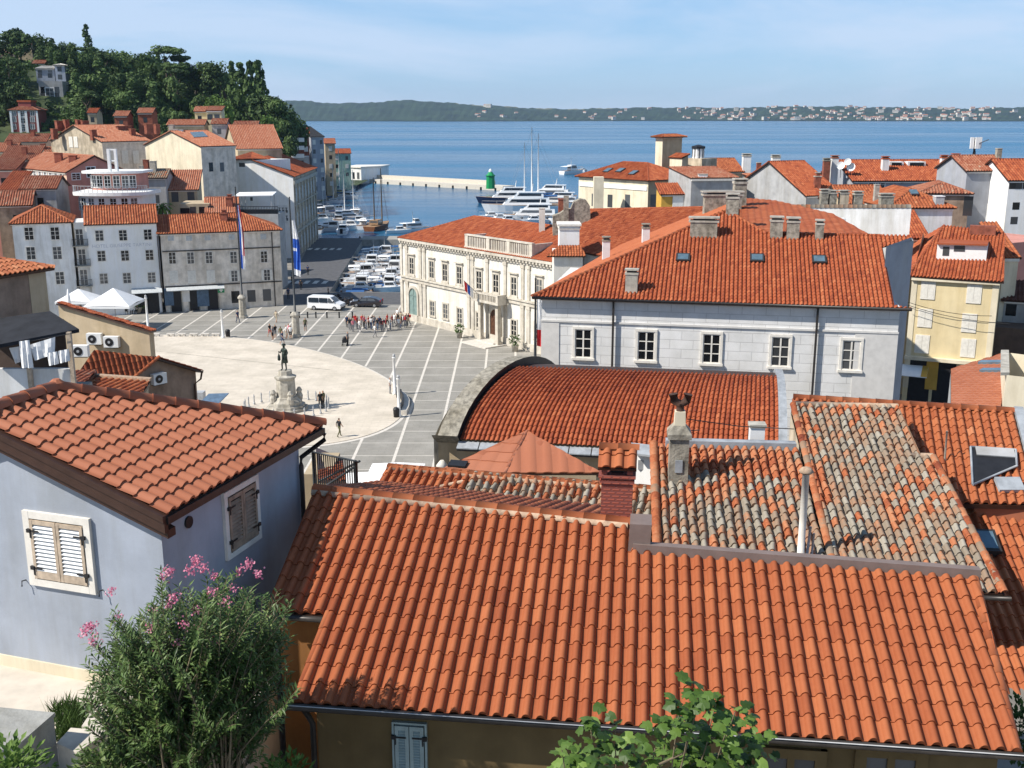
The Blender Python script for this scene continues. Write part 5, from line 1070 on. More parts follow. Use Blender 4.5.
R5h = house('hipped_house', 'orange hipped roof house with small skylight below the long red roof', 'house', (888, 208), 116, 0, R=957, B_=13, roof='hip', s=.48, o=.3, wall='plaster_w', tile='tile', seed=65)
c = hitp(913.5, 195, R5h.c0, (V((0, 0, 1)) - R5h.dL * .48).normalized()); mb = MB(); mb.box(c + V((-.4, -.4, .05)), (.8, 0, 0), (0, .8, .4), (0, -.05, .14)); mb.build('skylight', ['skyglass'], R5h.root)
chimney(R5h.root, A(938, 206, 117), .9, .9, 1.0, 'grey', 'white', 'plain')
R6h = house('tan_hipped_house', 'house with tan hipped roof tucked beside the slate blue house', 'house', (918, 193), 126, -12, R=974, B_=9, roof='hip', s=.35, o=.4, wall='plaster_brown', tile='tile_w', seed=66)
addwins(R6h, 'F', [(968, 206)], 1.0, 2.2, 'fdark')
R7 = house('small_roof_house', 'small red roofed house with skylight and chimneys behind the white parapet wall', 'house', (842, 204), 124, 2, R=893, B_=9, roof='gableR', s=.4, o=.3, wall='plaster_tan', tile='tile', seed=67)
for x, y, mm in ((824, 205, 'oldstone'), (831, 206, 'oldstone'), (843, 206, 'plaster_beige'), (857, 207, 'oldstone')): chimney(R7.root, A(x, y, 118), .9, .8, 1.4, mm, 'stone', 'slab', sink=3)
chimney(R7.root, A(885.5, 208, 112), 1.3, .8, 1.2, 'oldstone', 'stone', 'slab', sink=3); chimney(R7.root, A(876, 196, 122), .5, .5, 1.2, 'stone', 'stone', 'plain')
R8 = house('ridge_house', 'house with red roof and white wall strip at the head of the long red roof', 'house', (851, 190), 136, 0, R=862, B_=6, roof='flat', wall='plaster_hotel', seed=68)
M['tile_dk'] = tintmat('shade_darkened_tile', [(0, (.07, .03, .02)), (1, (.14, .06, .045))], .85, 7, .3); M['darkbrown'] = mat('dark_brown_brick', (.10, .07, .055), .9, .2, 1)  # tile_dk: roof tile darkened, the yellow house's shade is in its colour
# yellow house and its neighbours
YH = house('yellow_house', 'pale yellow four storey house with white shutters and a white roof loggia', 'house', (908, 276), 95, -25, R=1004, B_=15.5, roof='gableR', s=.42, o=.35, wall='plaster_yellow', tile='tile_r', tw=.3, tl=.42, prof='mid', seed=70)
for x, y in [(928, 290), (974, 294), (925, 318), (969, 323), (922, 344), (968, 348)]:
    u, z = pix(YH, 'F', x, y); window(YH.root, YH.F['F'], u, z - .72, 1.0, 1.45, 'fshut', ('offwhite', 'glass', 'shutter'))
bpy.data.objects.remove(YH.roof); yp = (V((0, 0, 1)) - YH.dL * .42).normalized(); yq = [hitp(x, y, YH.c0, yp) for x, y in ((908, 276), (1004, 282), (1005, 233), (944, 225.5))]; rb = MB()
tiles(rb, yq, .3, .42, .125, 'mid', seed=70, slab=.14); yb = yq[3] - YH.dR * 5 + YH.dL * 3; tiles(rb, [V((yb.x, yb.y, YH.ze)), yq[0], yq[3]], .3, .42, .075, 'mid', seed=170); ridge(rb, yq[0] + V((0, 0, .05)), yq[3], .14, .42, seed=2); YH.roof = rb.build('roof', ['tile_r', 'brown'], YH.root)
F = YH.F['F']; mb = MB(); mb.fb(F, -.02, .45, 3, YH.ze - .1, 0, .05); mb.fb(F, YH.A - 1.2, YH.A - .68, 3, YH.ze - .1, 0, .05); u, z = pix(YH, 'F', 930, 357); mb.fb(F, -.05, YH.A - .65, z - .3, z, 0, .5); mb.fb(F, -.05, YH.A - .65, YH.ze - .35, YH.ze - .05, 0, .3); mb.build('trim', ['plaster_cream'], YH.root)
for x in (920, 945): u, z2 = pix(YH, 'F', x, 370); mb = MB(); mb.fb(F, u - .9, u + .9, 0, z - .4, 0, .03); mb.build('shop_opening', ['black'], YH.root)
O, U, N = F; u2, z2 = pix(YH, 'F', 918, 366); mb = MB(); mb.box(O + U * (u2 - 1.3) + V((0, 0, z2)), U * 2.2, N * 1.5 + V((0, 0, -.7)), V((0, 0, .07)), 0); mb.box(O + U * (u2 + .4) + V((0, 0, z2 + .08)) , U * .5, N * 1.5 + V((0, 0, -.7)), V((0, 0, .02)), 1); mb.build('shop_awning', ['awning', 'plaster_ochre'], YH.root)
u2, z2 = pix(YH, 'F', 932, 372); mb = MB(); mb.fb(F, u2 - .5, u2 + .5, z2 - 1.6, z2 + 1, .03, .08); mb.build('shop_panel', ['plaster_ochre'], YH.root)
for j, (p, q) in enumerate((((905, 300), (992, 315)), ((905, 302.5), (1010, 322)))):
    a, b = hitp(*p, O, N) + N * (.5 + j * .3), hitp(*q, O, N) + N * (.5 + j * .3); mb = MB(); mb.tube([a.lerp(b, k / 8) - V((0, 0, .35 * (1 - (k / 4 - 1) ** 2))) for k in range(9)], .025, 4); tag(mb.build('overhead_cable', ['black']), ('upper' if j == 0 else 'lower') + ' thin cable slung across the front of the yellow house', 'cable')
ypn = (V((0, 0, 1)) - YH.dL * .42).normalized(); q = [hitp(x, y, YH.c0, ypn) for x, y in ((936, 259.5), (986, 261), (987, 250), (944, 248))]
mb = MB(); b0, b1 = q[0] + V((0, 0, .02)), q[1] + V((0, 0, .02)); dv = YH.dL
mb.box(b0, b1 - b0, dv * 3.2, V((0, 0, 1.35)), 0)
mb.box(b0.lerp(b1, .12) - dv * .03 + V((0, 0, .35)), (b1 - b0) * .13, dv * .02, V((0, 0, .8)), 1); mb.box(b0.lerp(b1, .34) - dv * .03 + V((0, 0, .75)), (b1 - b0) * .22, dv * .02, V((0, 0, .5)), 1); mb.box(b0 - dv * .3 + V((0, 0, 1.35)), b1 - b0, dv * 3.4, V((0, 0, .12)), 2)
mb.build('roof_loggia', ['white', 'glass', 'tile_r'], YH.root)
mb = MB(); c = hitp(982, 236, YH.c0, ypn); mb.box(c + V((0, 0, .1)) - YH.dR * 1.1, YH.dR * 2.2, dv * .9, V((0, 0, .8))); mb.build('chimney', ['brick'], YH.root)
NH = house('cream_narrow_house', 'narrow cream house with red roof and air conditioner squeezed left of the yellow house', 'house', (907, 238.5), 104, 0, R=931, B_=5, roof='shed', s=.45, o=.3, wall='plaster_cream', tile='tile_r', tw=.3, prof='mid', seed=71); addwins(NH, 'F', [(912, 251)], .9, 1.4, 'fshut', ('white', 'glass', 'white')); addwins(NH, 'F', [(921, 252)], .8, 1.6, 'fdark')
mb = MB(); u, z = pix(NH, 'F', 929, 240); mb.fb(NH.F['F'], u - .4, u + .4, z - .3, z + .3, 0, .5); mb.build('air_conditioner', ['white'], NH.root)
RH = house('pink_house', 'pink house at the right edge half in shade behind the yellow house', 'house', (1012, 243), 106, 30, R=1060, B_=8, roof='flat', s=.3, o=.2, wall='plaster_pink', side='plaster_pink', tile='tile_r', seed=72)
RH2 = house('dark_roofed_house', 'grey house with roof coloured dark for the shade right of the yellow house', 'house', (1001, 300), 100, -22, R=1060, B_=3, roof='shed', s=.5, o=.3, wall='plaster_grey', tile='tile_dk', seed=73); addwins(RH2, 'F', [(1011, 310)], .9, 1.1, 'fdark')
RH3 = house('low_brown_house', 'low dark brown house below the grey house at the right edge', 'house', (994, 327), 97, -22, R=1060, B_=3, roof='flat', wall='darkbrown', seed=74)
SH = house('small_house', 'low house with ridged orange roof between the yellow house and the pink house', 'house', (1003, 258), 100, 0, R=1022, B_=6, roof='shed', s=.45, o=.2, wall='plaster_cream', tile='tile', seed=75)
# phone mast on the slate blue roof
c = A(973, 163, 140); mb = MB(); rt = thing('antenna_mast', 'dark mobile phone mast with pale panel antennas above the slate blue house', 'antenna', c); zt = A(973, 138, 140).z
mb.tube([c - V((0, 0, 2)), V((c.x, c.y, zt))], .14, 6); mb.tube([c + V((-.5, 0, -1)), V((c.x, c.y, c.z + 2.2)), c + V((.6, 0, -1))], .06, 4); mb.tube([V((c.x, c.y, c.z + 2.2)), V((c.x + 1.7, c.y, c.z + 2.9))], .05, 4); mb.build('mast', ['iron'], rt)
for dx, dy in ((-.45, -.2), (.1, -.4), (.65, .1)): mb = MB(); mb.bx(c.x + dx - .22, c.x + dx + .22, c.y + dy - .1, c.y + dy + .1, zt - 1.3, zt + .1); mb.build('antenna_panel', ['white'], rt)
c = A(841, 166, 152); M['dishw'] = M['white']
for i, (dx, dz, r, lab) in enumerate(((0, 0, .55, 'white satellite dish on the red roof, leftmost of three'), (.9, .5, .5, 'highest of three white satellite dishes on the red roof'), (1.4, -.2, .6, 'lowest and largest white satellite dish on the red roof'))):
    rt = thing('satellite_dish', lab, 'satellite dish', (c.x + dx, c.y, c.z + dz - 1), 'satellite dishes on the red roof'); mb = MB(); mb.tube([(c.x + dx, c.y, c.z + dz - 1.6), (c.x + dx, c.y, c.z + dz)], .04, 4); mb.build('stand', ['iron'], rt)
    mb = MB(); cc = V((c.x + dx, c.y - .1, c.z + dz)); ax = V((-.5, -.8, .35)).normalized(); x = ax.orthogonal().normalized(); y = ax.cross(x); ring = [[cc + (x * math.cos(2 * math.pi * j / 12) + y * math.sin(2 * math.pi * j / 12)) * r * f + ax * (.25 * f * f) for j in range(12)] for f in (.02, .5, 1)]
    for a, b in zip(ring, ring[1:]):
        for j in range(12): mb.face([a[j], a[(j + 1) % 12], b[(j + 1) % 12], b[j]], 0, .5, True)
    mb.build('dish', ['white'], rt)
# ------------------------------------------------------------------ roofs in the foreground
def plane(p, u, s):
    u = u.normalized(); n = V((-u.y, u.x, 0)); N = (V((0, 0, 1)) - n * s).normalized(); W = N.cross(u); p = V(p)
    return p, u, n, N, W
def hp(pl, x, y): return hitp(x, y, pl[0], pl[3])
def uv(pl, q): return (q - pl[0]).dot(pl[1]), (q - pl[0]).dot(pl[4])
def pp(pl, u, v, z=0): return pl[0] + pl[1] * u + pl[4] * v + pl[3] * z
def ptiles(mb, pl, pts, **k):
    # tile a polygon given in (u, v) of the plane
    tiles(mb, [pp(pl, *q) for q in pts], curve=(pts, lambda u, v, z: pp(pl, u, v, z)), **k)
    th = k.get('slab', .12); a = [pp(pl, *q, -.035) for q in pts]; b = [pp(pl, *q, -.035 - th) for q in pts]
    mb.face(a, 1); mb.face(list(reversed(b)), 1)
    for i in range(len(pts)): j = (i + 1) % len(pts); mb.face([a[i], b[i], b[j], a[j]], 1)
ZE = 18.7; a0, b0 = G(296, 703, ZE), G(1019, 752, ZE)
FG = plane(a0, b0 - a0, .33); Lf_ = (b0 - a0).length
FR = thing('tiled_house', 'ochre house under the large bright orange tiled roof nearest the viewer', 'house', (a0.x + 4, a0.y + 2, 15.5))
rb = MB(); m5 = [uv(FG, hp(FG, *q)) for q in ((977, 580), (640, 554), (628, 526), (352, 493))]
pts = [(0, 0), (Lf_, 0), (m5[0][0], m5[0][1]), (m5[1][0], m5[1][1]), (m5[2][0], m5[2][1] + .02), (uv(FG, hp(FG, 314, 490))[0], m5[3][1]), (uv(FG, hp(FG, 268, 604))[0], 1.80), (0, 1.80)]
pts[1] = (max(Lf_, 0), 0); nrt = (m5[0][0] + .0)
ptiles(rb, FG, pts, w=.2075, L=.365, h=.085, prof='near', step=.017, seed=101, tone=(.5, .075), jit=.06)
r0, r1 = pp(FG, uv(FG, hp(FG, 314, 490))[0], m5[3][1] + .05, .05), pp(FG, m5[2][0], m5[2][1] + .08, .05)
mb2 = MB(); mb2.tube([r0 - FG[4] * .11 - FG[3] * .03, r1 - FG[4] * .11 - FG[3] * .03], .075, 6); mb2.build('ridge_mortar', ['mortar'], FR)
ridge(rb, r0, r1, .125, .40, 4, seed=5, tone=(.6, .1), flat=.8)
bkn = FG[2]; bs = -.295
q0, q1 = r0 + V((0, 0, -.04)), r1 + V((0, 0, -.04)); dn = (bkn + V((0, 0, bs))); 
tiles(rb, [q1 + dn * 3.0, q0 + dn * 3.0 + FG[1] * .5, q0, q1], .2, .352, .055, 'mid', seed=103, tone=(.4, .12))  # back slope toned darker, its shade put into the tile colour
for sgn, (ua, va, ub, vb) in ((1, (0, 0, 0.0, 1.8)), (1, (Lf_ - .03, 0, m5[0][0] - .03, m5[0][1]))): ridge(rb, pp(FG, ua, va, .03), pp(FG, ub, vb, .03), .075, .352, 4, seed=6, tone=(.55, .1))
rb.build('roof', ['tile', 'brown'], FR)
def fgz(u, v): return pp(FG, u, v).z
def P2(u, h): return a0 + FG[1] * u + FG[2] * h      # plan point
M['plaster_ochre_shade'] = mat('shade_darkened_ochre_render', (.17, .115, .05), .92, .12, 2, stain=.2)  # ochre wall darkened so that its colour carries the shade
mb = MB(); k = 1 / math.sqrt(1 + .33 ** 2); pl4 = [(.2, .3), (Lf_ - .15, .3), (Lf_ + .1, 3.0), (5.2, 3.0), (5.0, 3.8), (.1, 4.2)]
mb.prism([(P2(u, h).x, P2(u, h).y) for u, h in pl4], 14.5, [ZE + .33 * h - .17 for u, h in pl4]); mb.build('wall', ['plaster_ochre_shade'], FR)
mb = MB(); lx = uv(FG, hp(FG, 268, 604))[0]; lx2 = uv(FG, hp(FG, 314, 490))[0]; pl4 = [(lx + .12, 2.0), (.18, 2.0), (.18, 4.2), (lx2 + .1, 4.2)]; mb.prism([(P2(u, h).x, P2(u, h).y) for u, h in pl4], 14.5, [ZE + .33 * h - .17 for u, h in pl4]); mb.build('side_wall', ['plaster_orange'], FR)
g = [P2(-.1, -.06) + V((0, 0, -.03)), P2(Lf_ + .1, -.06) + V((0, 0, -.03))]; mb = MB(); mb.tube(g, .055, 8); mb.tube([P2(lx, 1.66) + V((0, 0, .5)), P2(-.05, 1.66) + V((0, 0, .5))], .05, 8)
mb.tube([P2(.08, 0) + V((0, 0, -.05)), P2(.14, .12) + V((0, 0, -.28)), P2(.16, .22) + V((0, 0, -.45)), P2(.16, .22) + V((0, 0, -4))], .045, 8)
mb.box(P2(-.05, .0) + V((0, 0, -.13)), FG[1] * (Lf_ + .1), FG[2] * .28, V((0, 0, .05))); mb.build('gutter', ['gutter'], FR)
mb = MB(); mb.tube([p + FG[2] * -.055 + V((0, 0, .05)) for p in g], .008, 5); mb.build('gutter_rim', ['grey'], FR)
FF = (V((P2(.2, .3).x, P2(.2, .3).y, 0)), FG[1], -FG[2])
H_ = House(); H_.F = {'F': FF}
u, z = pix(H_, 'F', 411, 770); M['shutgreen'] = mat('grey_green_shutter', (.33, .40, .38), .6, .12, 5)
louvre(FR, FF, u, z - .42, .46, 1.2, 'shutgreen', 'shutgreen', t=.03, gap=.045)
for x in (790, 890): u, z = pix(H_, 'F', x, 765); window(FR, FF, u, z - .9, .8, 1.1, 'sash', ('plaster_ochre_shade', 'glass', 'shutter'))
# taupe flashing board against the taller old roof
f0, f1 = pp(FG, m5[1][0] - .12, m5[1][1] + .02), pp(FG, m5[0][0] + .05, m5[0][1] + .02)
mb = MB(); mb.box(f0 - FG[4] * .02, f1 - f0, FG[2] * .16, V((0, 0, .17))); mb.build('flashing', ['taupe'], FR)
mb = MB(); c = pp(FG, *uv(FG, hp(FG, 628, 552))); mb.box(c, FG[1] * .36, FG[2] * .5, V((0, 0, .50)) + FG[1] * .02); mb.build('flashing_upstand', ['taupe'], FR)
# brick clad chimney with its own little tiled roof
cb = hp(FG, 616, 522); cw = .54; c = cb - FG[1] * cw / 2 + FG[2] * .02; hh = .80
mb = MB(); mb.box(c - V((0, 0, .7)), FG[1] * cw, FG[2] * cw, V((0, 0, .7 + hh)), 0); mb.box(c - FG[1] * .03 - FG[2] * .03 + V((0, 0, hh - .10)), FG[1] * (cw + .06), FG[2] * (cw + .06), V((0, 0, .06)), 0); mb.box(c - FG[1] * .05 - FG[2] * .05 + V((0, 0, hh)), FG[1] * (cw + .1), FG[2] * (cw + .1), V((0, 0, .05)), 0)
for du in (0, cw - .1):
    for dv in (0, cw - .1): mb.box(c + FG[1] * du + FG[2] * dv + V((0, 0, hh + .05)), FG[1] * .1, FG[2] * .1, V((0, 0, .2)), 0)
mb.box(c + FG[1] * .16 + FG[2] * .16 + V((0, 0, hh + .05)), FG[1] * .22, FG[2] * .22, V((0, 0, .19)), 1)
ch = mb.build('chimney', ['chbrick', 'black'], FR); rb = MB(); e = c - FG[1] * .06 - FG[2] * .10 + V((0, 0, hh + .22)); t = c + FG[2] * (cw / 2) - FG[1] * .06 + V((0, 0, hh + .46)); W2_ = FG[1] * (cw + .12)
tiles(rb, [e, e + W2_, t + W2_, t], .22, .27, .06, 'near', seed=7, slab=.05); e2 = e + FG[2] * (cw + .2); tiles(rb, [e2 + W2_, e2, t, t + W2_], .22, .27, .06, 'near', seed=8, slab=.05); ridge(rb, t + V((0, 0, .03)), t + W2_ + V((0, 0, .03)), .09, .3, 4, seed=3)
rb.build('chimney_roof', ['tile', 'brown'], ch)
# ------------------------------------------------------------------ old lichen covered roofs behind
def age(pr_or):
    def f(fx, k, R, t):
        r = R.random(); return R.uniform(.08, .36) if r < pr_or(fx, k) else (R.uniform(.36, .46) if r < .5 else R.uniform(.5, .98))
    return f
o4 = A(1005, 593, 20); R4 = plane(o4, V((math.cos(math.radians(-5)), math.sin(math.radians(-5)), 0)), .30)
OR = thing('old_roofed_house', 'old house with lichen grey and orange barrel tiles and a stone chimney', 'house', (o4.x - 3, o4.y + 3, 14))
U4 = lambda x, y: uv(R4, hp(R4, x, y))
rb = MB()
p4 = [(U4(786, 577)[0], 0), (0, 0), U4(933, 458), U4(908, 457), U4(898, 408), (U4(793, 405)[0], U4(898, 408)[1])]
p4[3] = (p4[3][0], p4[2][1]); p4[0] = (p4[5][0] - .05, 0)
ptiles(rb, R4, p4, w=.178, L=.27, h=.10, prof='coppi', step=.022, seed=111, jit=.5, agef=age(lambda fx, k: .55 if k > 23 else (.8 if fx < .10 and k > 8 else (.75 if .45 < fx < .9 and 7 < k - 8 * (fx - .55) < 12 else (.3 if fx > .85 else .09)))))
u3a, v3 = U4(656, 447); u3b = p4[5][0] - .12; v3 = U4(740, 445)[1]
R4b = (R4[0] + V((0, 0, -.10)), R4[1], R4[2], R4[3], R4[4])
ptiles(rb, R4b, [(u3a, 0), (u3b, 0), (u3b, v3), (u3a, v3)], w=.205, L=.27, h=.112, prof='coppi', step=.022, seed=112, jit=.55, agef=age(lambda fx, k: .92 if k > 13 else (.42 if k > 8 else .16)))
ridge(rb, pp(R4b, u3a - .05, v3 + .05, .09), pp(R4b, u3a - .1, 0, .09), .10, .30, 5, seed=4, tone=(.2, .12)); ridge(rb, pp(R4, p4[5][0], p4[5][1], .07), pp(R4, p4[0][0], 0, .07), .085, .30, 5, seed=5, tone=(.25, .15)); ridge(rb, pp(R4, *p4[2], .06), pp(R4, -.02, 0, .06), .085, .30, 5, seed=6, tone=(.25, .15))
rb.build('roof', ['tile_o', 'brown'], OR)
mb = MB(); mb.tube([pp(R4, p4[5][0], p4[5][1] + .03, .02), pp(R4, p4[4][0], p4[4][1] + .03, .02)], .085, 6); mb.build('ridge_mortar', ['mortar'], OR); mb = MB(); mb.tube([pp(R4, p4[3][0], p4[3][1] + .03, .02), pp(R4, p4[2][0], p4[2][1] + .03, .02)], .085, 6); mb.build('ridge_mortar', ['mortar'], OR)
mb = MB(); mb.box(pp(R4b, u3a + .25, v3 + .02, -.05), R4[1] * (u3b - u3a - .3), R4[2] * .25, V((0, 0, .2))); mb.build('flashing', ['lead'], OR)
Q4 = lambda u, h: V((o4.x, o4.y, 0)) + R4[1] * u + R4[2] * h
def pw(pts): return [(Q4(*p).x, Q4(*p).y) for p in pts]
mb = MB(); hk = 1 / math.sqrt(1 + .09); hh4 = [(p4[0][0], .35), (-.3, .35), (p4[2][0] - .05, p4[2][1] * hk), (p4[4][0], p4[4][1] * hk), (p4[0][0], p4[4][1] * hk)]
mb.prism(pw(hh4), 13, [o4.z + .3 * h - .2 for _, h in hh4]); h3 = [(u3a + .1, .35), (u3b, .35), (u3b, v3 * hk), (u3a + .1, v3 * hk)]; mb.prism(pw(h3), 13, [o4.z + .3 * h - .3 for _, h in h3]); mb.build('wall', ['plaster_beige'], OR)
mb = MB(); e = pp(R4, -1.2, -.05, -.1); mb.tube([e, pp(R4, .12, -.05, -.1)], .05, 6); mb.build('gutter', ['gutter'], OR)
# stone chimney with rusty cowl
def boxc(mb, c, U, W, w_, d_, z0_, z1_, m=0, tp=1): 
    b = [c + U * sx * w_ / 2 + W * sy * d_ / 2 + V((0, 0, z0_)) for sx, sy in ((-1, -1), (1, -1), (1, 1), (-1, 1))]; t = [c + U * sx * w_ / 2 * tp + W * sy * d_ / 2 * tp + V((0, 0, z1_)) for sx, sy in ((-1, -1), (1, -1), (1, 1), (-1, 1))]
    mb.face(t, m); mb.face(list(reversed(b)), m)
    for i in range(4): j = (i + 1) % 4; mb.face([b[i], b[j], t[j], t[i]], m)
c = hp(R4b, 678, 486) + R4[2] * .25; U_, W_ = R4[1], R4[2]; mb = MB(); M['rust'] = mat('rusty_iron', (.075, .04, .028), .85, .4, 8)
boxc(mb, c, U_, W_, .44, .46, -.5, 1.12); boxc(mb, c, U_, W_, .54, .56, 1.12, 1.24); boxc(mb, c, U_, W_, .54, .56, 1.24, 1.42, 0, .5); boxc(mb, c, U_, W_, .26, .26, 1.40, 1.74, 1, .9)
boxc(mb, c - W_ * .24, U_, W_, .17, .03, .32, .62, 2); ch = mb.build('chimney', ['oldstone', 'plaster_cream', 'lead'], OR)
mb = MB(); t = c + V((0, 0, 1.72)); mb.tube([t, t + V((0, 0, .2))], .09, 8)
for s in (-1, 1): mb.tube([t + V((0, 0, .16)), t + U_ * s * .14 + V((0, 0, .26)), t + U_ * s * .17 + V((0, 0, .42))], [.08, .10, .11], 8)
mb.build('cowl', ['rust'], ch)
c = A(756, 446, 26.2); mb = MB(); boxc(mb, c, U_, W_, .36, .3, -.6, .52); boxc(mb, c, U_, W_, .42, .36, .52, .60, 1); mb.build('chimney', ['plaster_hotel', 'stone'], OR)
c = hp(R4b, 800, 562); mb = MB(); mb.tube([c - V((0, 0, .2)), c + V((0, 0, 1.95))], .076, 10); f = mb.build('flue_pipe', ['offwhite'], OR); mb = MB(); mb.lathe(c + V((0, 0, 2.0)), [(.12, -.04), (.16, 0), (.1, .07), (.02, .1)], 10); mb.build('cap', ['mortar'], f)
mb = MB(); mb.tube([c + V((.16, .1, 0)), c + V((.2, .1, .75))], .03, 6); mb.tube([c + V((.26, .1, 0)), c + V((.28, .1, .6))], .025, 6); mb.build('pipe', ['grey'], OR)
mb = MB(); a = A(687, 419, 25.5); b = A(794, 429, 25.2); mb.tube([a, a.lerp(b, .5) - V((0, 0, .06)), b], .012, 4); mb.tube([A(686, 431, 25.5), A(700, 430, 25.6)], .012, 4); tag(mb.build('wire', ['black']), 'thin dark wire slung from the stone chimney cowl to the old roof', 'wire')
# roof strip with half new half old tiles
e0 = A(388, 466.5, 26); e1 = G(656, 489, e0.z); R2 = plane(e0, e1 - e0, .36); Lr = (e1 - e0).length
MR = thing('patchwork_roofed_house', 'low house whose roof is half new orange tiles and half old grey tiles', 'house', (e0.x + 3, e0.y - 1, 14)); us = uv(R2, hp(R2, 470, 476))[0]
rb = MB(); ptiles(rb, R2, [(-.02, -3), (us, -3), (us, 0), (-.02, 0)], w=.205, L=.33, h=.09, prof='near', step=.022, seed=121); 
ridge(rb, e0 + V((0, 0, .04)), e1 + V((0, 0, .04)), .11, .42, 4, seed=8, tone=(.65, .1), flat=.7); rb.build('roof', ['tile', 'brown'], MR)
rb = MB(); ptiles(rb, R2, [(us + .02, -3), (Lr, -3), (Lr, -.02), (us + .02, -.02)], w=.19, L=.27, h=.10, prof='coppi', step=.022, seed=122, jit=.5, agef=age(lambda fx, k: .45 if k > 8 else .12)); rb.build('old_roof', ['tile_o', 'brown'], MR)
mb = MB(); mb.tube([e0 + R2[4] * -.1 + V((0, 0, .0)), e1 + R2[4] * -.1], .06, 6); d0 = pp(R2, us - 1.0, -.85, .02); mb.tube([pp(R2, us - .05, -.35, .03), d0], .05, 5); mb.build('ridge_mortar', ['mortar'], MR)
mb = MB(); a, b = e0 - R2[2] * 2.9, e1 - R2[2] * 2.9; mb.prism([(a.x, a.y), (b.x, b.y), (e1.x, e1.y + 3), (e0.x, e0.y + 3)], 12, [e0.z - 1.3, e0.z - 1.3, e0.z - 1.2, e0.z - 1.2]); mb.prism([(a.x + .1, a.y + 2), (b.x, b.y + 2), (e1.x, e1.y), (e0.x + .1, e0.y)], 12, [e0.z - .6, e0.z - .6, e0.z - .2, e0.z - .2]); mb.build('wall', ['plaster_tan'], MR)
rb = MB(); q = [e0 + V((0, 0, -.03)), e1 + V((0, 0, -.03))]; tiles(rb, [q[1] + R2[2] * 3 + V((0, 0, -1.1)), q[0] + R2[2] * 3 + V((0, 0, -1.1)), q[0], q[1]], .25, .36, .06, 'mid', seed=123); rb.build('rear_roof', ['tile', 'brown'], MR)
# roof on the right behind the old roof
e0 = A(793, 398.5, 28.6); e1 = G(1013, 412, e0.z); R5 = plane(e0, e1 - e0, .34); Lr = (e1 - e0).length
RR = thing('orange_roofed_house', 'house with clean orange roof cut by a small terrace behind the old roof', 'house', (e0.x + 3, e0.y - 2, 14))
rb = MB(); k5 = uv(R5, hp(R5, 961, 503)); ptiles(rb, R5, [(-.02, -5), (k5[0] - .3, -5), k5, (Lr, uv(R5, hp(R5, 1015, 503))[1]), (Lr, 0), (-.02, 0)], w=.205, L=.34, h=.09, prof='near', step=.02, seed=131, tone=(.6, .11), jit=.08); ridge(rb, e0 + V((0, 0, .05)), e1 + V((0, 0, .05)), .11, .42, 5, seed=9); 
tiles(rb, [e1 + R5[2] * 3 + V((0, 0, -1.1)), e0 + R5[2] * 3 + V((0, 0, -1.1)), e0, e1], .25, .36, .06, 'mid', seed=132); rb.build('roof', ['tile', 'brown'], RR)
mb = MB(); a, b = e0 - R5[2] * 3.2, e1 - R5[2] * 3.2; mb.prism([(a.x, a.y), (b.x, b.y), (e1.x, e1.y), (e0.x, e0.y)], 12, [e0.z - 1.4, e0.z - 1.4, e0.z - .25, e0.z - .25]); mb.build('wall', ['plaster_tan'], RR)
mb = MB(); mb.box(pp(R5, Lr + .02, -2.6, -.1), R5[1] * .22, R5[4] * 2.7, R5[3] * .22); mb.build('verge_flashing', ['lead'], RR)
q = [hp(R5, x, y) for x, y in ((972, 489), (1016, 470), (1015, 454), (970, 451))]; mb = MB(); mb.face([k + R5[3] * .125 for k in q], 0); tt = [k + R5[3] * .13 for k in q]  # black sheet over the tiles stands for shade in the terrace recess
for i in range(4): j = (i + 1) % 4; d = (tt[j] - tt[i]); mb.tube([tt[i], tt[j]], .03, 5, 1)
mb.box(q[3].lerp(q[2], .1) + R5[3] * .13, (q[2] - q[3]) * .85, R5[4] * -.35, R5[3] * .03, 2); mb.build('roof_terrace', ['black', 'lead', 'plaster_grey'], RR)
ds = A(978, 498, 25.6); mb = MB(); q = [A(975, 499, 24.1), A(1042, 503, 23.7), A(1042, 455, 26.0), A(1003, 458.5, 26.0), A(984, 468, 25.6)]
rb = MB(); rb.face(q, 0); b_ = [k - V((0, 0, .5)) for k in q]
for i in range(5): j = (i + 1) % 5; rb.face([q[i], b_[i], b_[j], q[j]], 0)
c = A(1009, 492.5, 24.25); rb.box(c + V((-.3, -.14, .05)), (.6, 0, 0), (0, .35, .2), (0, -.03, .08), 1); rb.box(c + V((-.24, -.09, .11)), (.48, 0, 0), (0, .26, .15), (0, -.03, .04), 2); rb.build('dormer_roof', ['tile_b', 'lead', 'skyglass'], RR)
a = A(944, 472, 25.5); mb = MB(); mb.tube([a - V((0, 0, .3)), A(947, 431, 25.5)], .025, 5); mb.build('pole', ['stone'], RR)
# lower roof at the right edge
e0 = A(961, 503, 24.5); e1 = G(1040, 507, e0.z); R6 = plane(e0, V((1, -.10, 0)), .42)
LR = thing('shaded_roofed_house', 'house at the right edge whose orange roof lies half in shadow', 'house', (e0.x + 1.5, e0.y - 2, 13)); rb = MB()
ptiles(rb, R6, [(-.75, -6.0), (4, -6.0), (4, 0), (-.02, 0)], w=.21, L=.35, h=.09, prof='near', step=.022, seed=141); ridge(rb, e0 + V((0, 0, .04)), e0 + R6[1] * 4 + V((0, 0, .04)), .11, .42, 5, seed=4); rb.build('roof', ['tile', 'brown'], LR)
mb = MB(); c = hp(R6, 983, 546); mb.box(c - R6[1] * .3 - R6[4] * .35, R6[1] * .6, R6[4] * .7, R6[3] * .2, 0); mb.box(c - R6[1] * .23 - R6[4] * .27 + R6[3] * .17, R6[1] * .46, R6[4] * .54, R6[3] * .05, 1); mb.build('skylight', ['gutter', 'skyglass'], LR)
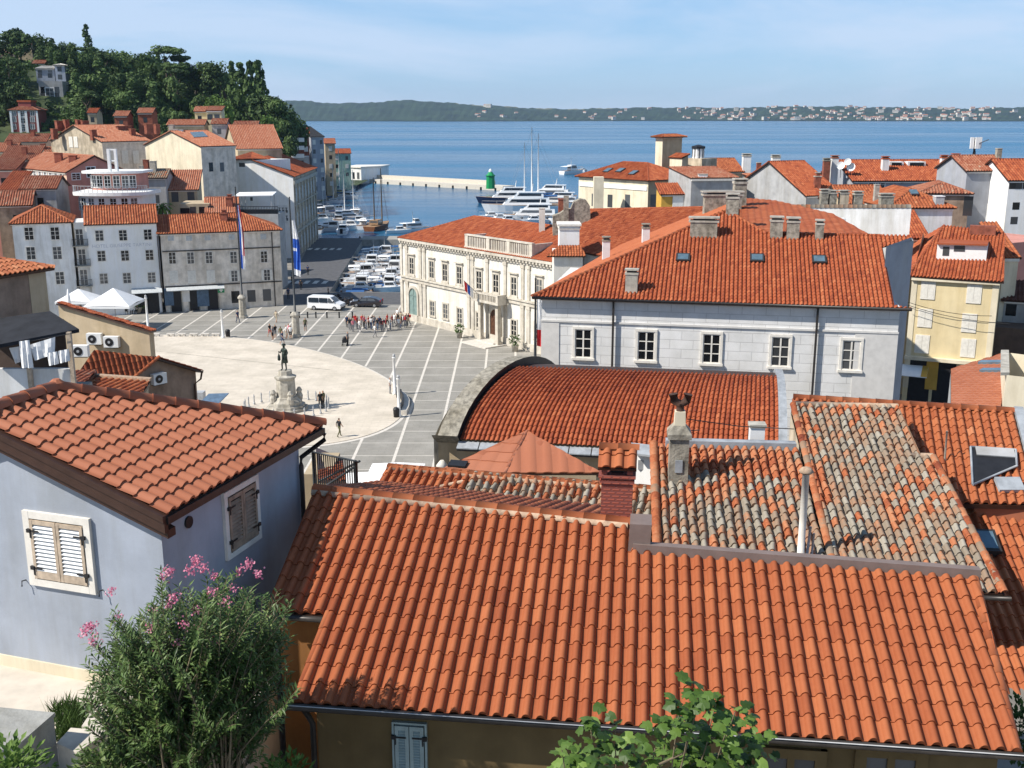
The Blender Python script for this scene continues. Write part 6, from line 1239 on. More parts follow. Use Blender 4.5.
mb = MB(); q = [e0 - R6[2] * 5.4 - R6[1] * .5, e0 - R6[2] * 5.4 + R6[1] * 4, e0 + R6[1] * 4, e0]; mb.prism([(k.x, k.y) for k in q], 11, [e0.z - 2.5, e0.z - 2.5, e0.z - .3, e0.z - .3]); mb.build('wall', ['plaster_brown'], LR)
# vaulted building with stone end band
E = A(433, 438, 56); ur = (G(787, 455, E.z) - E); Lb = ur.length; ur.normalize(); cc = V((.19, .98, 0)).normalized(); Wd, Hb, t0 = 6.6, 2.5, math.radians(24); SK = 2.0
def arcp(s, t, z=0):
    h = Wd * (math.cos(t0) - math.cos(t)) / math.cos(t0); zz = Hb * (math.sin(t) - math.sin(t0)) / (1 - math.sin(t0))
    nv = V((-cc.x * math.cos(t) * .55, -cc.y * math.cos(t) * .55, math.sin(t))).normalized(); return E + ur * (s + SK * h / Wd * max(0, 1 - s / Lb)) + cc * h + V((0, 0, zz)) + nv * z
VB = thing('vaulted_building', 'building with barrel vaulted red tiled roof ending in a grey stone arch on the square', 'building', (E.x, E.y, 0))
S_ = 7.6; tm = lambda v: t0 + (math.pi / 2 - t0) * min(1.0, v / S_) ** 1.0
rb = MB(); prc = [(1.5, 0), (Lb - .4, 0), (Lb - .4, S_), (1.5, S_)]
tiles(rb, [E, E + ur, E + cc], .262, .42, .11, 'mid', step=.03, seed=151, curve=(prc, lambda u, v, z: arcp(u, tm(v), z)), tone=(.45, .12), jit=.12)
for k in range(10):
    t1, t2 = t0 + (math.pi - 2 * t0) * k / 10, t0 + (math.pi - 2 * t0) * (k + 1) / 10; rb.face([arcp(1.4, t1, -.03), arcp(Lb, t1, -.03), arcp(Lb, t2, -.03), arcp(1.4, t2, -.03)], 1)
rb.build('roof', ['tile_r', 'brown'], VB)
def band(mb, s0, s1, z, m=0, m2=0, zb=-.6):
    K = 16
    for k in range(K):
        t1, t2 = t0 + (math.pi - 2 * t0) * k / K, t0 + (math.pi - 2 * t0) * (k + 1) / K
        mb.face([arcp(s0, t1, z), arcp(s1, t1, z), arcp(s1, t2, z), arcp(s0, t2, z)], m); mb.face([arcp(s1, t1, z), arcp(s1, t1, zb), arcp(s1, t2, zb), arcp(s1, t2, z)], m2); mb.face([arcp(s0, t1, z), arcp(s0, t2, z), arcp(s0, t2, zb), arcp(s0, t1, zb)], m)
mb = MB(); band(mb, .35, 1.42, .42, 0, 1); mb.face([arcp(0, t0, .42), arcp(1.42, t0, .42), arcp(1.42, t0, -.6), arcp(0, t0, -.6)], 0); mb.build('stone_arch', ['oldstone', 'black'], VB)
mb = MB(); K = 16; rim = [arcp(.02, t0 + (math.pi - 2 * t0) * k / K, -.1) for k in range(K + 1)]; mb.face(rim + [V((rim[-1].x, rim[-1].y, -1)), V((rim[0].x, rim[0].y, -1))]); mb.build('end_wall', ['stone'], VB)
mb = MB(); band(mb, Lb - .45, Lb, .18, 0, 0); mb.build('end_flashing', ['lead'], VB)
mb = MB(); w0 = E + cc * .5; w1 = w0 + ur * Lb; bkc = cc * (2 * Wd - 1); mb.prism([(w0.x, w0.y), (w1.x, w1.y), (w1.x + bkc.x, w1.y + bkc.y), (w0.x + bkc.x, w0.y + bkc.y)], -1, E.z - .1); mb.build('wall', ['plaster_tan'], VB)
mb = MB(); k = 0; a = E + ur * 1.4 - V((0, 0, .12)); nb = V((ur.y, -ur.x, 0))
while k < Lb - 2.2: mb.box(a + ur * k + nb * .55 - V((0, 0, .25)), ur * 1.14, -nb * .6 + V((0, 0, .2)), V((0, 0, .06)), 0); k += 1.2
mb.box(E + ur * 1.4 + nb * .5 - V((0, 0, .5)), ur * (Lb - 1.4), -nb * .5, V((0, 0, .12)), 1); mb.build('gutter', ['lead', 'gutter'], VB)
mb = MB(); mb.lathe(E + nb * .1 + ur * .5 - V((0, 0, 2.4)), [(.3, -.6), (.18, -.4), (.15, .1), (.28, .3), (.2, .7), (.34, .9), (.1, 1.2)], 10); mb.box(E + nb * .4 - V((0, 0, 3.6)), ur * 1.1, -nb * 1, V((0, 0, .5))); mb.build('finial', ['plaster_th'], VB)
# smooth orange shed roof and cream wall at the right edge
q = [A(951, 406, 44), A(1001, 407, 42.5), A(1008, 352, 50), A(951, 369, 50.5)]; pn_ = (q[1] - q[0]).cross(q[3] - q[0]).normalized(); q[2] = hitp(1008, 352, q[0], pn_); rt = thing('salmon_roofed_shed', 'low shed with smooth salmon tiled roof and two long skylights under the yellow house', 'shed', (q[0].x + 1, q[0].y + 2, 2)); rb = MB()
tiles(rb, q, .3, .38, .03, 'far', seed=145, slab=.14, tone=(.6, .1)); rb.build('roof', ['tile_b', 'lead'], rt); mb = MB(); mb.prism([(k.x, k.y) for k in q], 0, [k.z - .18 for k in q]); mb.build('wall', ['plaster_grey'], rt)
for x, y in ((996, 363), (998, 371)):
    c = hitp(x, y, q[0], pn_ if pn_.z > 0 else -pn_); d = (q[1] - q[0]).normalized(); N_ = pn_ if pn_.z > 0 else -pn_; e = N_.cross(d); mb = MB(); mb.box(c - d * .75 - e * .25, d * 1.5, e * .4, N_ * .12); mb.build('skylight', ['skyglass'], rt)
a, b, c = A(1001, 425, 42), A(1003, 352, 47.5), A(1040, 352, 46); rt = thing('cream_wall_house', 'cream rendered house corner with shrubs on its terrace at the right edge', 'house', (a.x + 1, a.y + 2, 0)); mb = MB(); mb.prism([(a.x, a.y), (c.x, a.y - 1), (c.x + 1, c.y), (b.x, b.y)], 0, [A(1003, 375, 42).z, A(1024, 385, 41).z, b.z, b.z]); mb.build('wall', ['plaster_cream'], rt)
mb = MB(); a2, b2 = A(1003, 375, 42), b; mb.box(a2 - V((.1, 0, .02)), b2 - a2, V((.35, 0, 0)), V((0, 0, .12))); mb.build('coping', ['stone'], rt)
# orange pyramid roof, white veranda and parasols behind
pk = A(527, 431, 37); zb = A(505, 473, 34).z; cL, cF, cR = G(444, 468, zb), G(505, 473, zb), G(601, 473, zb)
PY = thing('pavilion', 'pavilion under a smooth orange pyramid roof with a tiny black skylight', 'pavilion', (cF.x, cF.y, 13)); rb = MB()
tiles(rb, [cL, cF, pk], .5, .7, .012, 'far', seed=161, slab=.1, tone=(.8, .06)); tiles(rb, [cF, cR, pk], .5, 3, .03, 'far', seed=162, slab=.1, tone=(.5, .06)); cB = cL + cR - cF; tiles(rb, [cR, cB, pk], .5, .7, .02, 'far', seed=163, slab=.1); tiles(rb, [cB, cL, pk], .5, .7, .02, 'far', seed=164, slab=.1); ridge(rb, cF, pk, .07, .4, seed=2)  # left face toned lighter than the right, sunlight put into the colour
rb.build('roof', ['tile_b', 'brown'], PY); mb = MB(); ce = (cL + cF + cR + cB) / 4; q = [ce.lerp(k, .94) for k in (cL, cF, cR, cB)]; mb.prism([(k.x, k.y) for k in q], 9, zb - .05); mb.build('wall', ['plaster_tan'], PY)
mb = MB(); N_ = (cF - cL).cross(pk - cL).normalized(); N_ = N_ if N_.z > 0 else -N_; c = hitp(458, 465.5, cL, N_); d = (cF - cL).normalized(); e = N_.cross(d); mb.box(c - d * .3 - e * .2, d * .6, e * .4, N_ * .1); mb.build('skylight', ['black'], PY)
a, b = A(634, 490, 31.5), A(656, 490, 31.2); zt = A(640, 450, 31.5).z; rt = thing('white_veranda', 'small white veranda with one grey window between the brick chimney and the stone chimney', 'veranda', (a.x, a.y, 12)); mb = MB(); mb.prism([(a.x, a.y), (b.x, b.y), (b.x, b.y + .5), (a.x, a.y + .5)], 11, zt); mb.build('wall', ['plaster_hotel'], rt)
mb = MB(); x0, x1 = A(638, 465, 31.4).x, A(651.5, 465, 31.3).x; mb.bx(x0, x1, a.y - .12, a.y - .06, A(640, 469.5, 31.4).z, A(640, 460, 31.4).z); mb.build('window', ['grey'], rt); mb = MB(); mb.box(V((a.x - .1, a.y - .35, zt - .05)), (b.x - a.x + .15, -.3, 0), (0, .6, .15), (0, 0, .06)); mb.build('canopy', ['lead'], rt)
# ------------------------------------------------------------------ blue house
zbh = 21.2; a = G(166, 514, zbh); b = G(323, 425.5, zbh); BH = plane(a, b - a, .36); Le = (b - a).length; hw = 3.95 * .853; vs = hw * math.sqrt(1 + .36 ** 2)
BR = thing('blue_house', 'pale blue house with louvred shutters and salmon orange roof at the left', 'house', (a.x, a.y, 15.9)); rb = MB()
ptiles(rb, BH, [(0, 0), (Le, 0), (2.15 * .853, vs), (0, vs)], w=.246, L=.300, h=.066, prof='near', step=.028, seed=171, tone=(.5, .08), slab=.1, jit=.05)
rn, rf = pp(BH, 0, vs), pp(BH, 2.15 * .853, vs); bu, bn = BH[1], BH[2]; o2 = a + bn * 2 * hw; o3 = b + bn * 2 * hw
tiles(rb, [o3, o2, rn, rf], .29, .352, .06, 'mid', seed=172, slab=.1); tiles(rb, [b, o3, rf], .29, .352, .06, 'mid', seed=173, slab=.1)
ridge(rb, rn - bu * .1 + V((0, 0, .06)), rf + V((0, 0, .06)), .13, .42, 6, seed=3, tone=(.35, .1)); ridge(rb, rf + V((0, 0, .06)), b + V((0, 0, .07)), .12, .40, 6, seed=4, tone=(.3, .1)); mb = rb
mb.lathe(rf + V((0, 0, .04)), [(.14, 0), (.13, .08), (.06, .14)], 8, 0); rb.build('roof', ['tile_b', 'brown'], BR)
cw0 = a + bn * .28 + bu * .22; zz = lambda h: zbh + .36 * h - .19; mb = MB(); cs = [(0, 0), (0, 1), (1, 1), (2, 1), (2, 0), (1, 0)]
hl = hw - .28; pl6 = [cw0, cw0 + bu * (Le - .7), cw0 + bu * (Le - .7) + bn * hl, cw0 + bu * (Le - .7) + bn * 2 * hl, cw0 + bn * 2 * hl, cw0 + bn * hl]; tz = [zz(.28), zz(.28), zz(.28), zz(.28), zz(.28), zz(hw)]
mb.prism([(k.x, k.y) for k in pl6], 14.8, tz); mb.build('wall', ['plaster_blue'], BR)
FFb = (V((cw0.x, cw0.y, 0)) + bn * hl * 2, -bn, -bu); FRb = (V((cw0.x, cw0.y, 0)), bu, -bn); HB = House(); HB.F = {'F': FFb, 'R': FRb}
u0 = pix(HB, 'F', 35, 553)[0]; u1 = pix(HB, 'F', 88, 553)[0]; zt = pix(HB, 'F', 60, 521)[1]; zb_ = pix(HB, 'F', 62, 581)[1]
louvre(BR, FFb, (u0 + u1) / 2, zb_, u1 - u0, zt - zb_, 'offwhite', 'wood', t=.12, gap=.066, lab='sunlit window with pale louvred shutters')
u0 = pix(HB, 'R', 226, 520)[0]; u1 = pix(HB, 'R', 254.5, 510)[0]; zt = pix(HB, 'R', 240, 488)[1]; zb_ = pix(HB, 'R', 240, 545)[1]
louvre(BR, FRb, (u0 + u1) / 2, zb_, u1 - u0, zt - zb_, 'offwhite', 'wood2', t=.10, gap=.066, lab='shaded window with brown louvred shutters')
u, z = pix(HB, 'R', 188, 522); mb = MB(); O, U, N = FRb; c = O + U * u + V((0, 0, z)); mb.face([c + N * .02 + U * .09 * math.cos(t) + V((0, 0, .09 * math.sin(t))) for t in [2 * math.pi * k / 16 for k in range(16)]]); mb.tube([c, c + N * .03], .1, 14); mb.build('vent', ['black'], BR)
# verge boards and gutter
vd = (rn - a); mb = MB(); mb.box(a - bu * .06 + V((0, 0, -.30)), vd, bu * .09, V((0, 0, .20))); mb.box(a - bu * .0 + V((0, 0, -.40)), vd, bu * .2, V((0, 0, .13))); mb.box(a - bu * .09 + V((0, 0, -.12)), vd, bu * .12, V((0, 0, .1)))
vd2 = rn - o2; mb.box(o2 - bu * .06 + V((0, 0, -.30)), vd2, bu * .09, V((0, 0, .2))); mb.build('verge_board', ['brown'], BR)
mb = MB(); mb.box(a + bn * .0 - V((0, 0, .17)) - bn * .03, bu * (Le + .02), bn * .14, V((0, 0, .12))); mb.box(a + bn * .1 - V((0, 0, .24)), bu * Le, bn * .18, V((0, 0, .06)))
e = b - bn * .02 + V((0, 0, -.16)); k = cw0 + bu * (Le - .75); mb.tube([e, e - V((0, 0, .12)), V((k.x, k.y, e.z - .34)) - bn * .07, V((k.x, k.y, e.z - .5)) - bn * .07, V((k.x, k.y, 16)) - bn * .07], .045, 8); mb.build('gutter', ['gutter'], BR)
mb = MB(); mb.fb(FFb, 0, 2 * hl, 17.9, 18.2, 0, .03); mb.build('plinth', ['plaster_cream'], BR)
mb = MB()
for x, y in ((26, 580), (103, 590)): u, z = pix(HB, 'F', x, y); O, U, N = FFb; p = O + U * u + V((0, 0, z)); mb.tube([p, p + N * .09 + V((0, 0, .02)), p + N * .1 - V((0, 0, .07))], .012, 5)
mb.build('shutter_hook', ['black'], BR)
# iron landing and stair rail behind the blue house
p = A(313, 452, 25.2); q = A(356, 461, 24.2); zb_ = A(313, 496, 25).z; rt = thing('iron_railing', 'tall black iron balcony railing behind the blue house', 'railing', (p.x, p.y, zb_)); mb = MB(); n = 20
for k in range(n + 1): s = p.lerp(q, k / n); mb.tube([V((s.x, s.y, zb_ - .3)), s], .016 if k % n else .04, 5)
mb.tube([p, q], .025, 5); mb.tube([p - V((0, 0, .9)), q - V((0, 0, .9))], .02, 5); mb.tube([V((p.x, p.y, zb_)), q - V((0, 0, .12))], .03, 5); mb.tube([V((p.x, p.y + .6, zb_ + .1)), q + V((0, .6, -.2))], .03, 5); mb.build('rail', ['iron'], rt)
p = A(316, 452, 30); rb = MB(); q_ = A(352, 470, 29); rt = thing('lean_to', 'small brown lean-to roof behind the iron railing', 'lean-to', (p.x, p.y, 14)); 
tiles(rb, [A(318, 478, 27), A(346, 480, 26.6), A(343, 457, 29.4), A(316, 446, 30)], .22, .35, .06, 'mid', seed=181); rb.build('roof', ['tile_r', 'brown'], rt); mb = MB(); mb.bx(p.x + .1, q_.x - .4, 27.6, 29.5, 12, A(318, 478, 27).z - .1); mb.build('wall', ['plaster_tan'], rt)
# ------------------------------------------------------------------ terrace, walls and plants in the foreground
ZS = lambda z: 27 - (27 - z) * .853
mb = MB(); mb.prism([(-14, 11), (-4.35, 11), (-3.9, 16.2), (-4.4, 20), (-14, 22)], 15, ZS(16.45)); M['terrace'] = mat('pale_terrace_slabs', (.58, .52, .44), .9, .15, 1.2); tag(mb.build('terrace_paving', ['terrace']), kind='structure')
def wallpoly(name, lab, cat, px, z, z0, m, mt=None):
    q = [G(x, y, ZS(z)) for x, y in px]; c = sum(q, V((0, 0, 0))) / len(q); rt = thing(name, lab, cat, (c.x, c.y, ZS(z0))); mb = MB(); mb.prism([(k.x, k.y) for k in q], ZS(z0), ZS(z) - .06); mb.build('wall', [m], rt)
    mb = MB(); q2 = [c + (k - c) * 1.03 for k in q]; mb.prism([(k.x, k.y) for k in q2], ZS(z) - .06, ZS(z)); mb.build('coping', [mt or m], rt)
M['concrete'] = mat('grey_concrete', (.36, .36, .34), .9, .18, 2, bump=.3, stain=.3); M['palestone'] = mat('pale_coping_stone', (.60, .55, .47), .85, .15, 3)
wallpoly('garden_wall', 'thick grey concrete garden wall at the bottom left corner', 'wall', ((-60, 702), (53, 713), (14, 747), (-60, 760)), 17.45, 15, 'concrete')
wallpoly('planter_wall', 'low wall with pale stone slab top between the garden wall and the oleander', 'wall', ((57, 743), (71, 728), (107, 731), (77, 752)), 16.95, 15.6, 'palestone')
wallpoly('planter_wall', 'second pale stone slab farther along the planter, touching the terrace', 'wall', ((82, 726), (92, 711), (112, 714), (104, 730)), 16.85, 15.6, 'palestone')
R = random.Random(77)
def blades(name, n, area, h, m, seed):
    R = random.Random(seed); mb = MB()
    for i in range(n):
        p = area(R); a = R.uniform(0, 6.28); w_ = R.uniform(.006, .015); hh = h * R.uniform(.35, 1.25); d = V((math.cos(a), math.sin(a), 0)); l = V((R.uniform(-.7, .7), R.uniform(-.7, .7), 1)) * hh
        mb.face([p - d * w_, p + d * w_, p + l * .6 + d * w_ * .6, p + l, p + l * .6 - d * w_ * .6], 0, R.uniform(.1, .9))
    return mb.build(name, [m])
def ar(R): return G(R.gauss(70, 9), R.uniform(706, 742), ZS(16.5))
tag(blades('grass', 1100, ar, .22, 'leaf_m', 4), kind='stuff')
# leaves
def leaf_lance(mb, p, d, n, ln, wd, t):
    d = d.normalized(); x = d.cross(n).normalized(); n = x.cross(d)
    mb.face([p, p + d * ln * .45 + x * wd + n * wd * .3, p + d * ln, p + d * ln * .45 - x * wd + n * wd * .3], 0, t)
M['oleander'] = tintmat('oleander_leaves', [(0, (.025, .048, .012)), (.5, (.085, .145, .040)), (.85, (.155, .23, .07)), (1, (.23, .26, .10))], .5, 3, .3, spec=.4, trans=.18)
M['petal'] = tintmat('pink_petals', [(0, (.42, .08, .16)), (.5, (.66, .22, .33)), (1, (.82, .48, .54))], .7, 8, .3, trans=.3)
M['stem'] = mat('pale_stem', (.20, .16, .10), .9, .3, 6)
OC = (-4.95 * .853, 15.3 * .853); OL = thing('oleander', 'big oleander bush with pink blossoms in front of the blue house', 'bush', (OC[0], OC[1], ZS(15.9)))
# silhouette limits per column of the photo
sil = [(76, 650), (85, 640), (95, 620), (110, 600), (125, 612), (140, 600), (150, 590), (160, 575), (175, 566), (200, 560), (220, 566), (245, 570), (262, 580), (280, 585), (290, 600), (297, 625)]
def silt(x):
    for (a_, b_), (c_, d_) in zip(sil, sil[1:]):
        if x <= c_: return b_ + (d_ - b_) * max(0, x - a_) / (c_ - a_)
    return 640
base = V((OC[0], OC[1], ZS(15.8))); st = MB(); lf = MB()
for i in range(300):
    x = R.uniform(82, 294); top = silt(x); y = top + abs(R.gauss(0, .5)) * (768 - top) + R.uniform(4, 14)
    if y > 775: y = R.uniform(top + 20, 770)
    Yd = OC[1] + R.uniform(-1.0, 1.0) * (1 - .35 * abs(x - 190) / 110); tip = A(x, y, Yd); b0_ = base + V((R.uniform(-.45, .45), R.uniform(-.4, .4), 0))
    md = b0_.lerp(tip, .5) + V(((b0_.x - tip.x) * .18, 0, .25 * (tip.z - b0_.z) * .4)); P_ = [b0_, b0_.lerp(md, .55), md, md.lerp(tip, .55) + V((0, 0, .04)), tip]
    st.tube(P_, [.022, .018, .013, .008, .004], 4, 0, .5, False); up = (tip - md).normalized()
    tn = R.gauss(.5, .13)
    for tw in range(4):
        s0 = md.lerp(tip, R.uniform(.0, .85)) if tw else md; dirn = (up + V((R.uniform(-.9, .9), R.uniform(-.9, .9), R.uniform(-.1, .6)))).normalized() if tw else (tip - md).normalized(); ln = R.uniform(.28, .5) if tw else (tip - md).length
        nl = 28 if tw else 40
        if tw: st.tube([s0, s0 + dirn * ln], [.007, .003], 3, 0, .5, False)
        for k in range(nl):
            f = 1 - (k / nl) * (.75 if tw == 0 else 1); p = s0 + dirn * ln * f; a_ = k * 2.1 + R.uniform(-.4, .4); sd = dirn.orthogonal().normalized(); s2 = dirn.cross(sd); o_ = sd * math.cos(a_) + s2 * math.sin(a_)
            d = (o_ * R.uniform(.7, 1.1) + dirn * R.uniform(.3, .9) + V((0, 0, R.uniform(-.25, .15)))); leaf_lance(lf, p, d, V((R.uniform(-.4, .4), R.uniform(-.4, .4), 1)), R.uniform(.085, .14), R.uniform(.012, .019), min(1, max(0, tn + R.gauss(0, .18))))
st.build('stems', ['stem'], OL); lf.build('foliage', ['oleander'], OL)
for k in range(8):   # bare lower canes
    pass
for x, y, n in [(225, 600, 10), (232, 588, 8), (150, 628, 8), (185, 625, 10), (178, 642, 8), (120, 616, 8), (140, 700, 8), (215, 640, 6), (170, 572, 22), (163, 578, 14), (196, 561, 30), (203, 568, 18), (190, 570, 16), (249, 564, 20), (258, 574, 14), (240, 572, 10), (90, 626, 26), (84, 632, 20), (94, 640, 14), (174, 598, 22), (168, 604, 16), (146, 652, 14), (156, 670, 12), (211, 592, 14), (111, 591, 14), (196, 610, 10), (164, 658, 8), (154, 610, 10), (213, 575, 10)]:
    c = A(x, y, OC[1] - R.uniform(.1, .6)); fl = MB()
    for i in range(n * 3):
        p = c + V((R.gauss(0, .034), R.gauss(0, .034), R.gauss(0, .032))); nn = V((R.uniform(-1, 1), R.uniform(-1, .3), R.uniform(-.2, 1))).normalized(); e1_ = nn.orthogonal().normalized(); e2_ = nn.cross(e1_); s = R.uniform(.012, .020); t = R.gauss(.5, .22)
        fl.face([p + (e1_ * math.cos(q) + e2_ * math.sin(q)) * s * (1 if j % 2 == 0 else .55) for j, q in enumerate([2 * math.pi * j / 10 for j in range(10)])], 0, min(1, max(0, t)))
    fl.build('blossom', ['petal'], OL)
# fig
def leaf_fig(mb, p, d, n, s, t):
    d = d.normalized(); x = d.cross(n).normalized(); n = x.cross(d).normalized()
    out = [(0, -.05), (.18, .0), (.44, .10), (.42, .26), (.36, .36), (.54, .54), (.40, .64), (.25, .66), (.17, .84), (0, 1.0)]
    pts = out + [(-a_, b_) for a_, b_ in reversed(out[1:-1])]; q = [p + x * a_ * s + d * b_ * s + n * (-.35 * a_ * a_ * s - .12 * b_ * b_ * s) for a_, b_ in pts]; ctr = p + d * .42 * s
    for i in range(len(q)): mb.face([ctr, q[i], q[(i + 1) % len(q)]], 0, t)
M['figleaf'] = tintmat('fig_leaves', [(0, (.022, .05, .008)), (.5, (.08, .15, .024)), (1, (.19, .29, .06))], .5, 2, .25, spec=.4, trans=.3)
FGT = thing('fig_tree', 'fig tree with broad lobed leaves growing up in front of the ochre house', 'tree', (1.3, 10.9, 15.9)); st = MB(); lf = MB(); Rf = random.Random(5)
root_ = V((1.35, 10.95, 15.8))
for x, y, n in [(590, 722, 7), (600, 740, 9), (615, 730, 8), (575, 755, 8), (562, 750, 4), (625, 752, 9), (605, 763, 9), (640, 760, 8), (588, 765, 8), (668, 722, 9), (680, 705, 8), (700, 698, 9), (716, 704, 8), (690, 725, 12), (712, 728, 10), (700, 745, 12), (725, 735, 7), (735, 712, 6), (742, 722, 6), (738, 745, 8), (720, 758, 12), (755, 742, 7), (762, 752, 6), (680, 752, 11), (700, 765, 12), (748, 764, 8), (655, 748, 5), (675, 766, 8), (566, 766, 5)]:
    for _ in range(1):
        tip = A(x, y, 10.9 + Rf.uniform(-.45, .45)); md = root_.lerp(tip, .55) + V((Rf.uniform(-.1, .1), 0, .05)); st.tube([root_, md, tip], [.03, .016, .006], 5, 0, .5, False); up = (tip - md).normalized()
        for k in range(int(n * 1.7)):
            p = tip + V((Rf.gauss(0, .10), Rf.gauss(0, .10), Rf.gauss(0, .08))); a_ = Rf.uniform(0, 6.28); d = V((math.cos(a_), math.sin(a_) * .8 - .25, Rf.uniform(-.55, .35))); leaf_fig(lf, p, d, V((Rf.uniform(-.5, .5), Rf.uniform(-.7, .2), 1)), Rf.uniform(.10, .175), min(1, max(0, Rf.gauss(.5, .25))))
st.tube([A(652, 768, 10.7), A(686, 752, 10.8)], [.02, .012], 5); st.build('branches', ['stem'], FGT); lf.build('foliage', ['figleaf'], FGT)
# low shrubs in the corners
def shrub(lab, cx, cy, z, r, n, m, s, seed):
    R = random.Random(seed); mb = MB(); c = V((cx, cy, z)); rt = thing('shrub', lab, 'shrub', (cx, cy, z - r)); sm_ = MB()
    for k in range(10): a_ = R.uniform(0, 6.28); sm_.tube([c - V((0, 0, r)), c + V((math.cos(a_) * r * .7, math.sin(a_) * r * .7, R.uniform(-.2, .7) * r))], [.014, .005], 4, 0, .5, False)
    for i in range(n):
        d = V((R.gauss(0, 1), R.gauss(0, 1), R.gauss(0, .8))).normalized(); p = c + d * r * R.uniform(.35, 1.05); leaf_lance(mb, p, d + V((R.uniform(-.8, .8), R.uniform(-.8, .8), R.uniform(-.4, .6))), V((0, 0, 1)), s * R.uniform(.7, 1.3), s * .28, R.uniform(.1, .95))
    sm_.build('stems', ['stem'], rt); mb.build('foliage', [m], rt)
c = A(8, 768, 10.4); shrub('bright green shrub poking up at the bottom left corner', c.x, c.y, c.z - .15, .42, 700, 'leaf_l', .11, 3)
c = A(284, 772, 13.0); shrub('fresh green shrub at the foot of the oleander by the orange wall', c.x, c.y, c.z - .2, .4, 600, 'leaf_l', .10, 5)
c = A(1022, 725, 15.5); shrub('dark leafy shrub in shade beside the right end of the ochre house', c.x, c.y, c.z - .1, .5, 700, 'leaf_m', .12, 6)
c = A(112, 764, 12.6); shrub('dark green shrub under the left side of the oleander', c.x, c.y, c.z - .2, .5, 700, 'oleander', .12, 8)
# ------------------------------------------------------------------ houses left of the square, partly behind the blue house
BWN = house('brown_house', 'brown plastered house with bright orange tiles at the left edge above the laundry porch', 'house', (54.5, 266.5), 47, -8, A_=9, B_=9, z0=4, roof='hip', s=.32, o=.35, wall='plaster_brown', tile='tile', tw=.24, tl=.36, prof='near', seed=81) if 0 else None
c0 = A(55, 267, 47); ub = V((.995, -.10, 0)).normalized(); pl = plane(c0 - ub * 9, ub, .30); rt = thing('brown_house', 'brown plastered house with bright orange tiles at the left edge above the laundry porch', 'house', (c0.x - 3, c0.y + 2, 4)); rb = MB()
lb = G(-30, 280.5, c0.z); pl = plane(lb, c0 - lb, .30); Lw = (c0 - lb).length
ptiles(rb, pl, [(0, 0), (Lw, 0), (Lw - 3.2, 3.4), (0, 3.4)], w=.26, L=.36, h=.075, prof='near', step=.025, seed=191, tone=(.75, .12)); rr_ = pp(pl, Lw - 3.2, 3.4); cbk = c0 + pl[2] * 6.5; tiles(rb, [c0, cbk, rr_], .3, .36, .07, 'mid', seed=192); ridge(rb, c0, rr_, .12, .4, 5, seed=2); rb.build('roof', ['tile', 'brown'], rt)
mb = MB(); w0 = lb + pl[2] * .3; w1 = c0 + pl[2] * .3 - pl[1] * .3; w2 = w1 + pl[2] * 6; mb.prism([(w0.x, w0.y), (w1.x, w1.y), (w2.x, w2.y), (w0.x, w0.y + 6)], 3, c0.z - .1); mb.build('wall', ['plaster_brown'], rt)
mb = MB(); Fw = (V((w0.x, w0.y, 0)), pl[1], -pl[2]); l_ = (w1 - w0).length; mb.fb(Fw, l_ - .9, l_ + .02, 3, c0.z - .12, 0, .02); mb.build('corner_render', ['plaster_tan'], rt)
# laundry porch
p0, p1 = A(-30, 350, 40.5), A(79, 329, 42); q0, q1 = A(-30, 322, 43.4), A(50, 311, 43.6); pr = thing('laundry_porch', 'porch with black lean-to roof where white laundry hangs', 'porch', (p1.x - 2, p1.y, 10)); mb = MB()
mb.face([p0, p1, q1, q0]); dz = V((0, 0, .14)); mb.face([p0 - dz, q0 - dz, q1 - dz, p1 - dz])
for a_, b_ in ((p0, p1), (p1, q1), (q1, q0), (q0, p0)): mb.face([a_, a_ - dz, b_ - dz, b_])
mb.build('roof', ['blackroof'], pr)
z0_ = A(40, 369, 41.6).z; z1_ = A(40, 398, 41.6).z; xl = A(-30, 380, 41.5).x; xr = A(72, 372, 41.6).x
mb = MB(); mb.bx(xl, xr, 41.6, 41.85, z1_ - 4, z0_); mb.build('parapet', ['plaster_w'], pr); mb = MB(); mb.bx(xl, A(66, 350, 43.5).x, 43.5, 43.6, z1_ - 6, p1.z + .1); mb.build('back_wall', ['darkbrown'], pr); mb = MB(); mb.bx(xl, xr, 41.85, 43.5, z1_, z1_ + .2); mb.build('deck', ['concrete'], pr)
for x in (73, 30): a_ = A(x, 372, 41.5); mb = MB(); mb.bx(a_.x - .08, a_.x + .08, 41.4, 41.56, z1_ - .8, A(x, 332 if x > 50 else 341, 41.5).z); mb.build('post', ['wood'], pr)
def sheet(lab, px, Y, m='flagwhite'):
    q = [A(x, y, Y) for x, y in px]; mb = MB(); n, m_ = 7, 4; gr = []
    for j in range(m_ + 1):
        f = j / m_; row = [q[0].lerp(q[1], i / n).lerp(q[3].lerp(q[2], i / n), f) + V((0, .05 * math.sin(i * 1.9 + j * .4) * (.3 + f), 0)) for i in range(n + 1)]; gr.append(row)
    for j in range(m_):
        for i in range(n): mb.face([gr[j][i], gr[j][i + 1], gr[j + 1][i + 1], gr[j + 1][i]], 0, .5, True)
    for j in range(m_):
        for i in range(n): d = V((0, .012, 0)); mb.face([gr[j][i] + d, gr[j + 1][i] + d, gr[j + 1][i + 1] + d, gr[j][i + 1] + d], 0, .5, True)
    tag(mb.build('laundry', [m]), lab, 'laundry', 'laundry on the porch')
sheet('largest white sheet drooping on the line under the black porch roof', ((29, 345), (55, 337), (54, 354), (34, 361)), 41.2); sheet('narrow white towel hanging straight down at the left of the porch', ((19, 341.5), (29, 340), (33, 368), (21, 368)), 41.1)
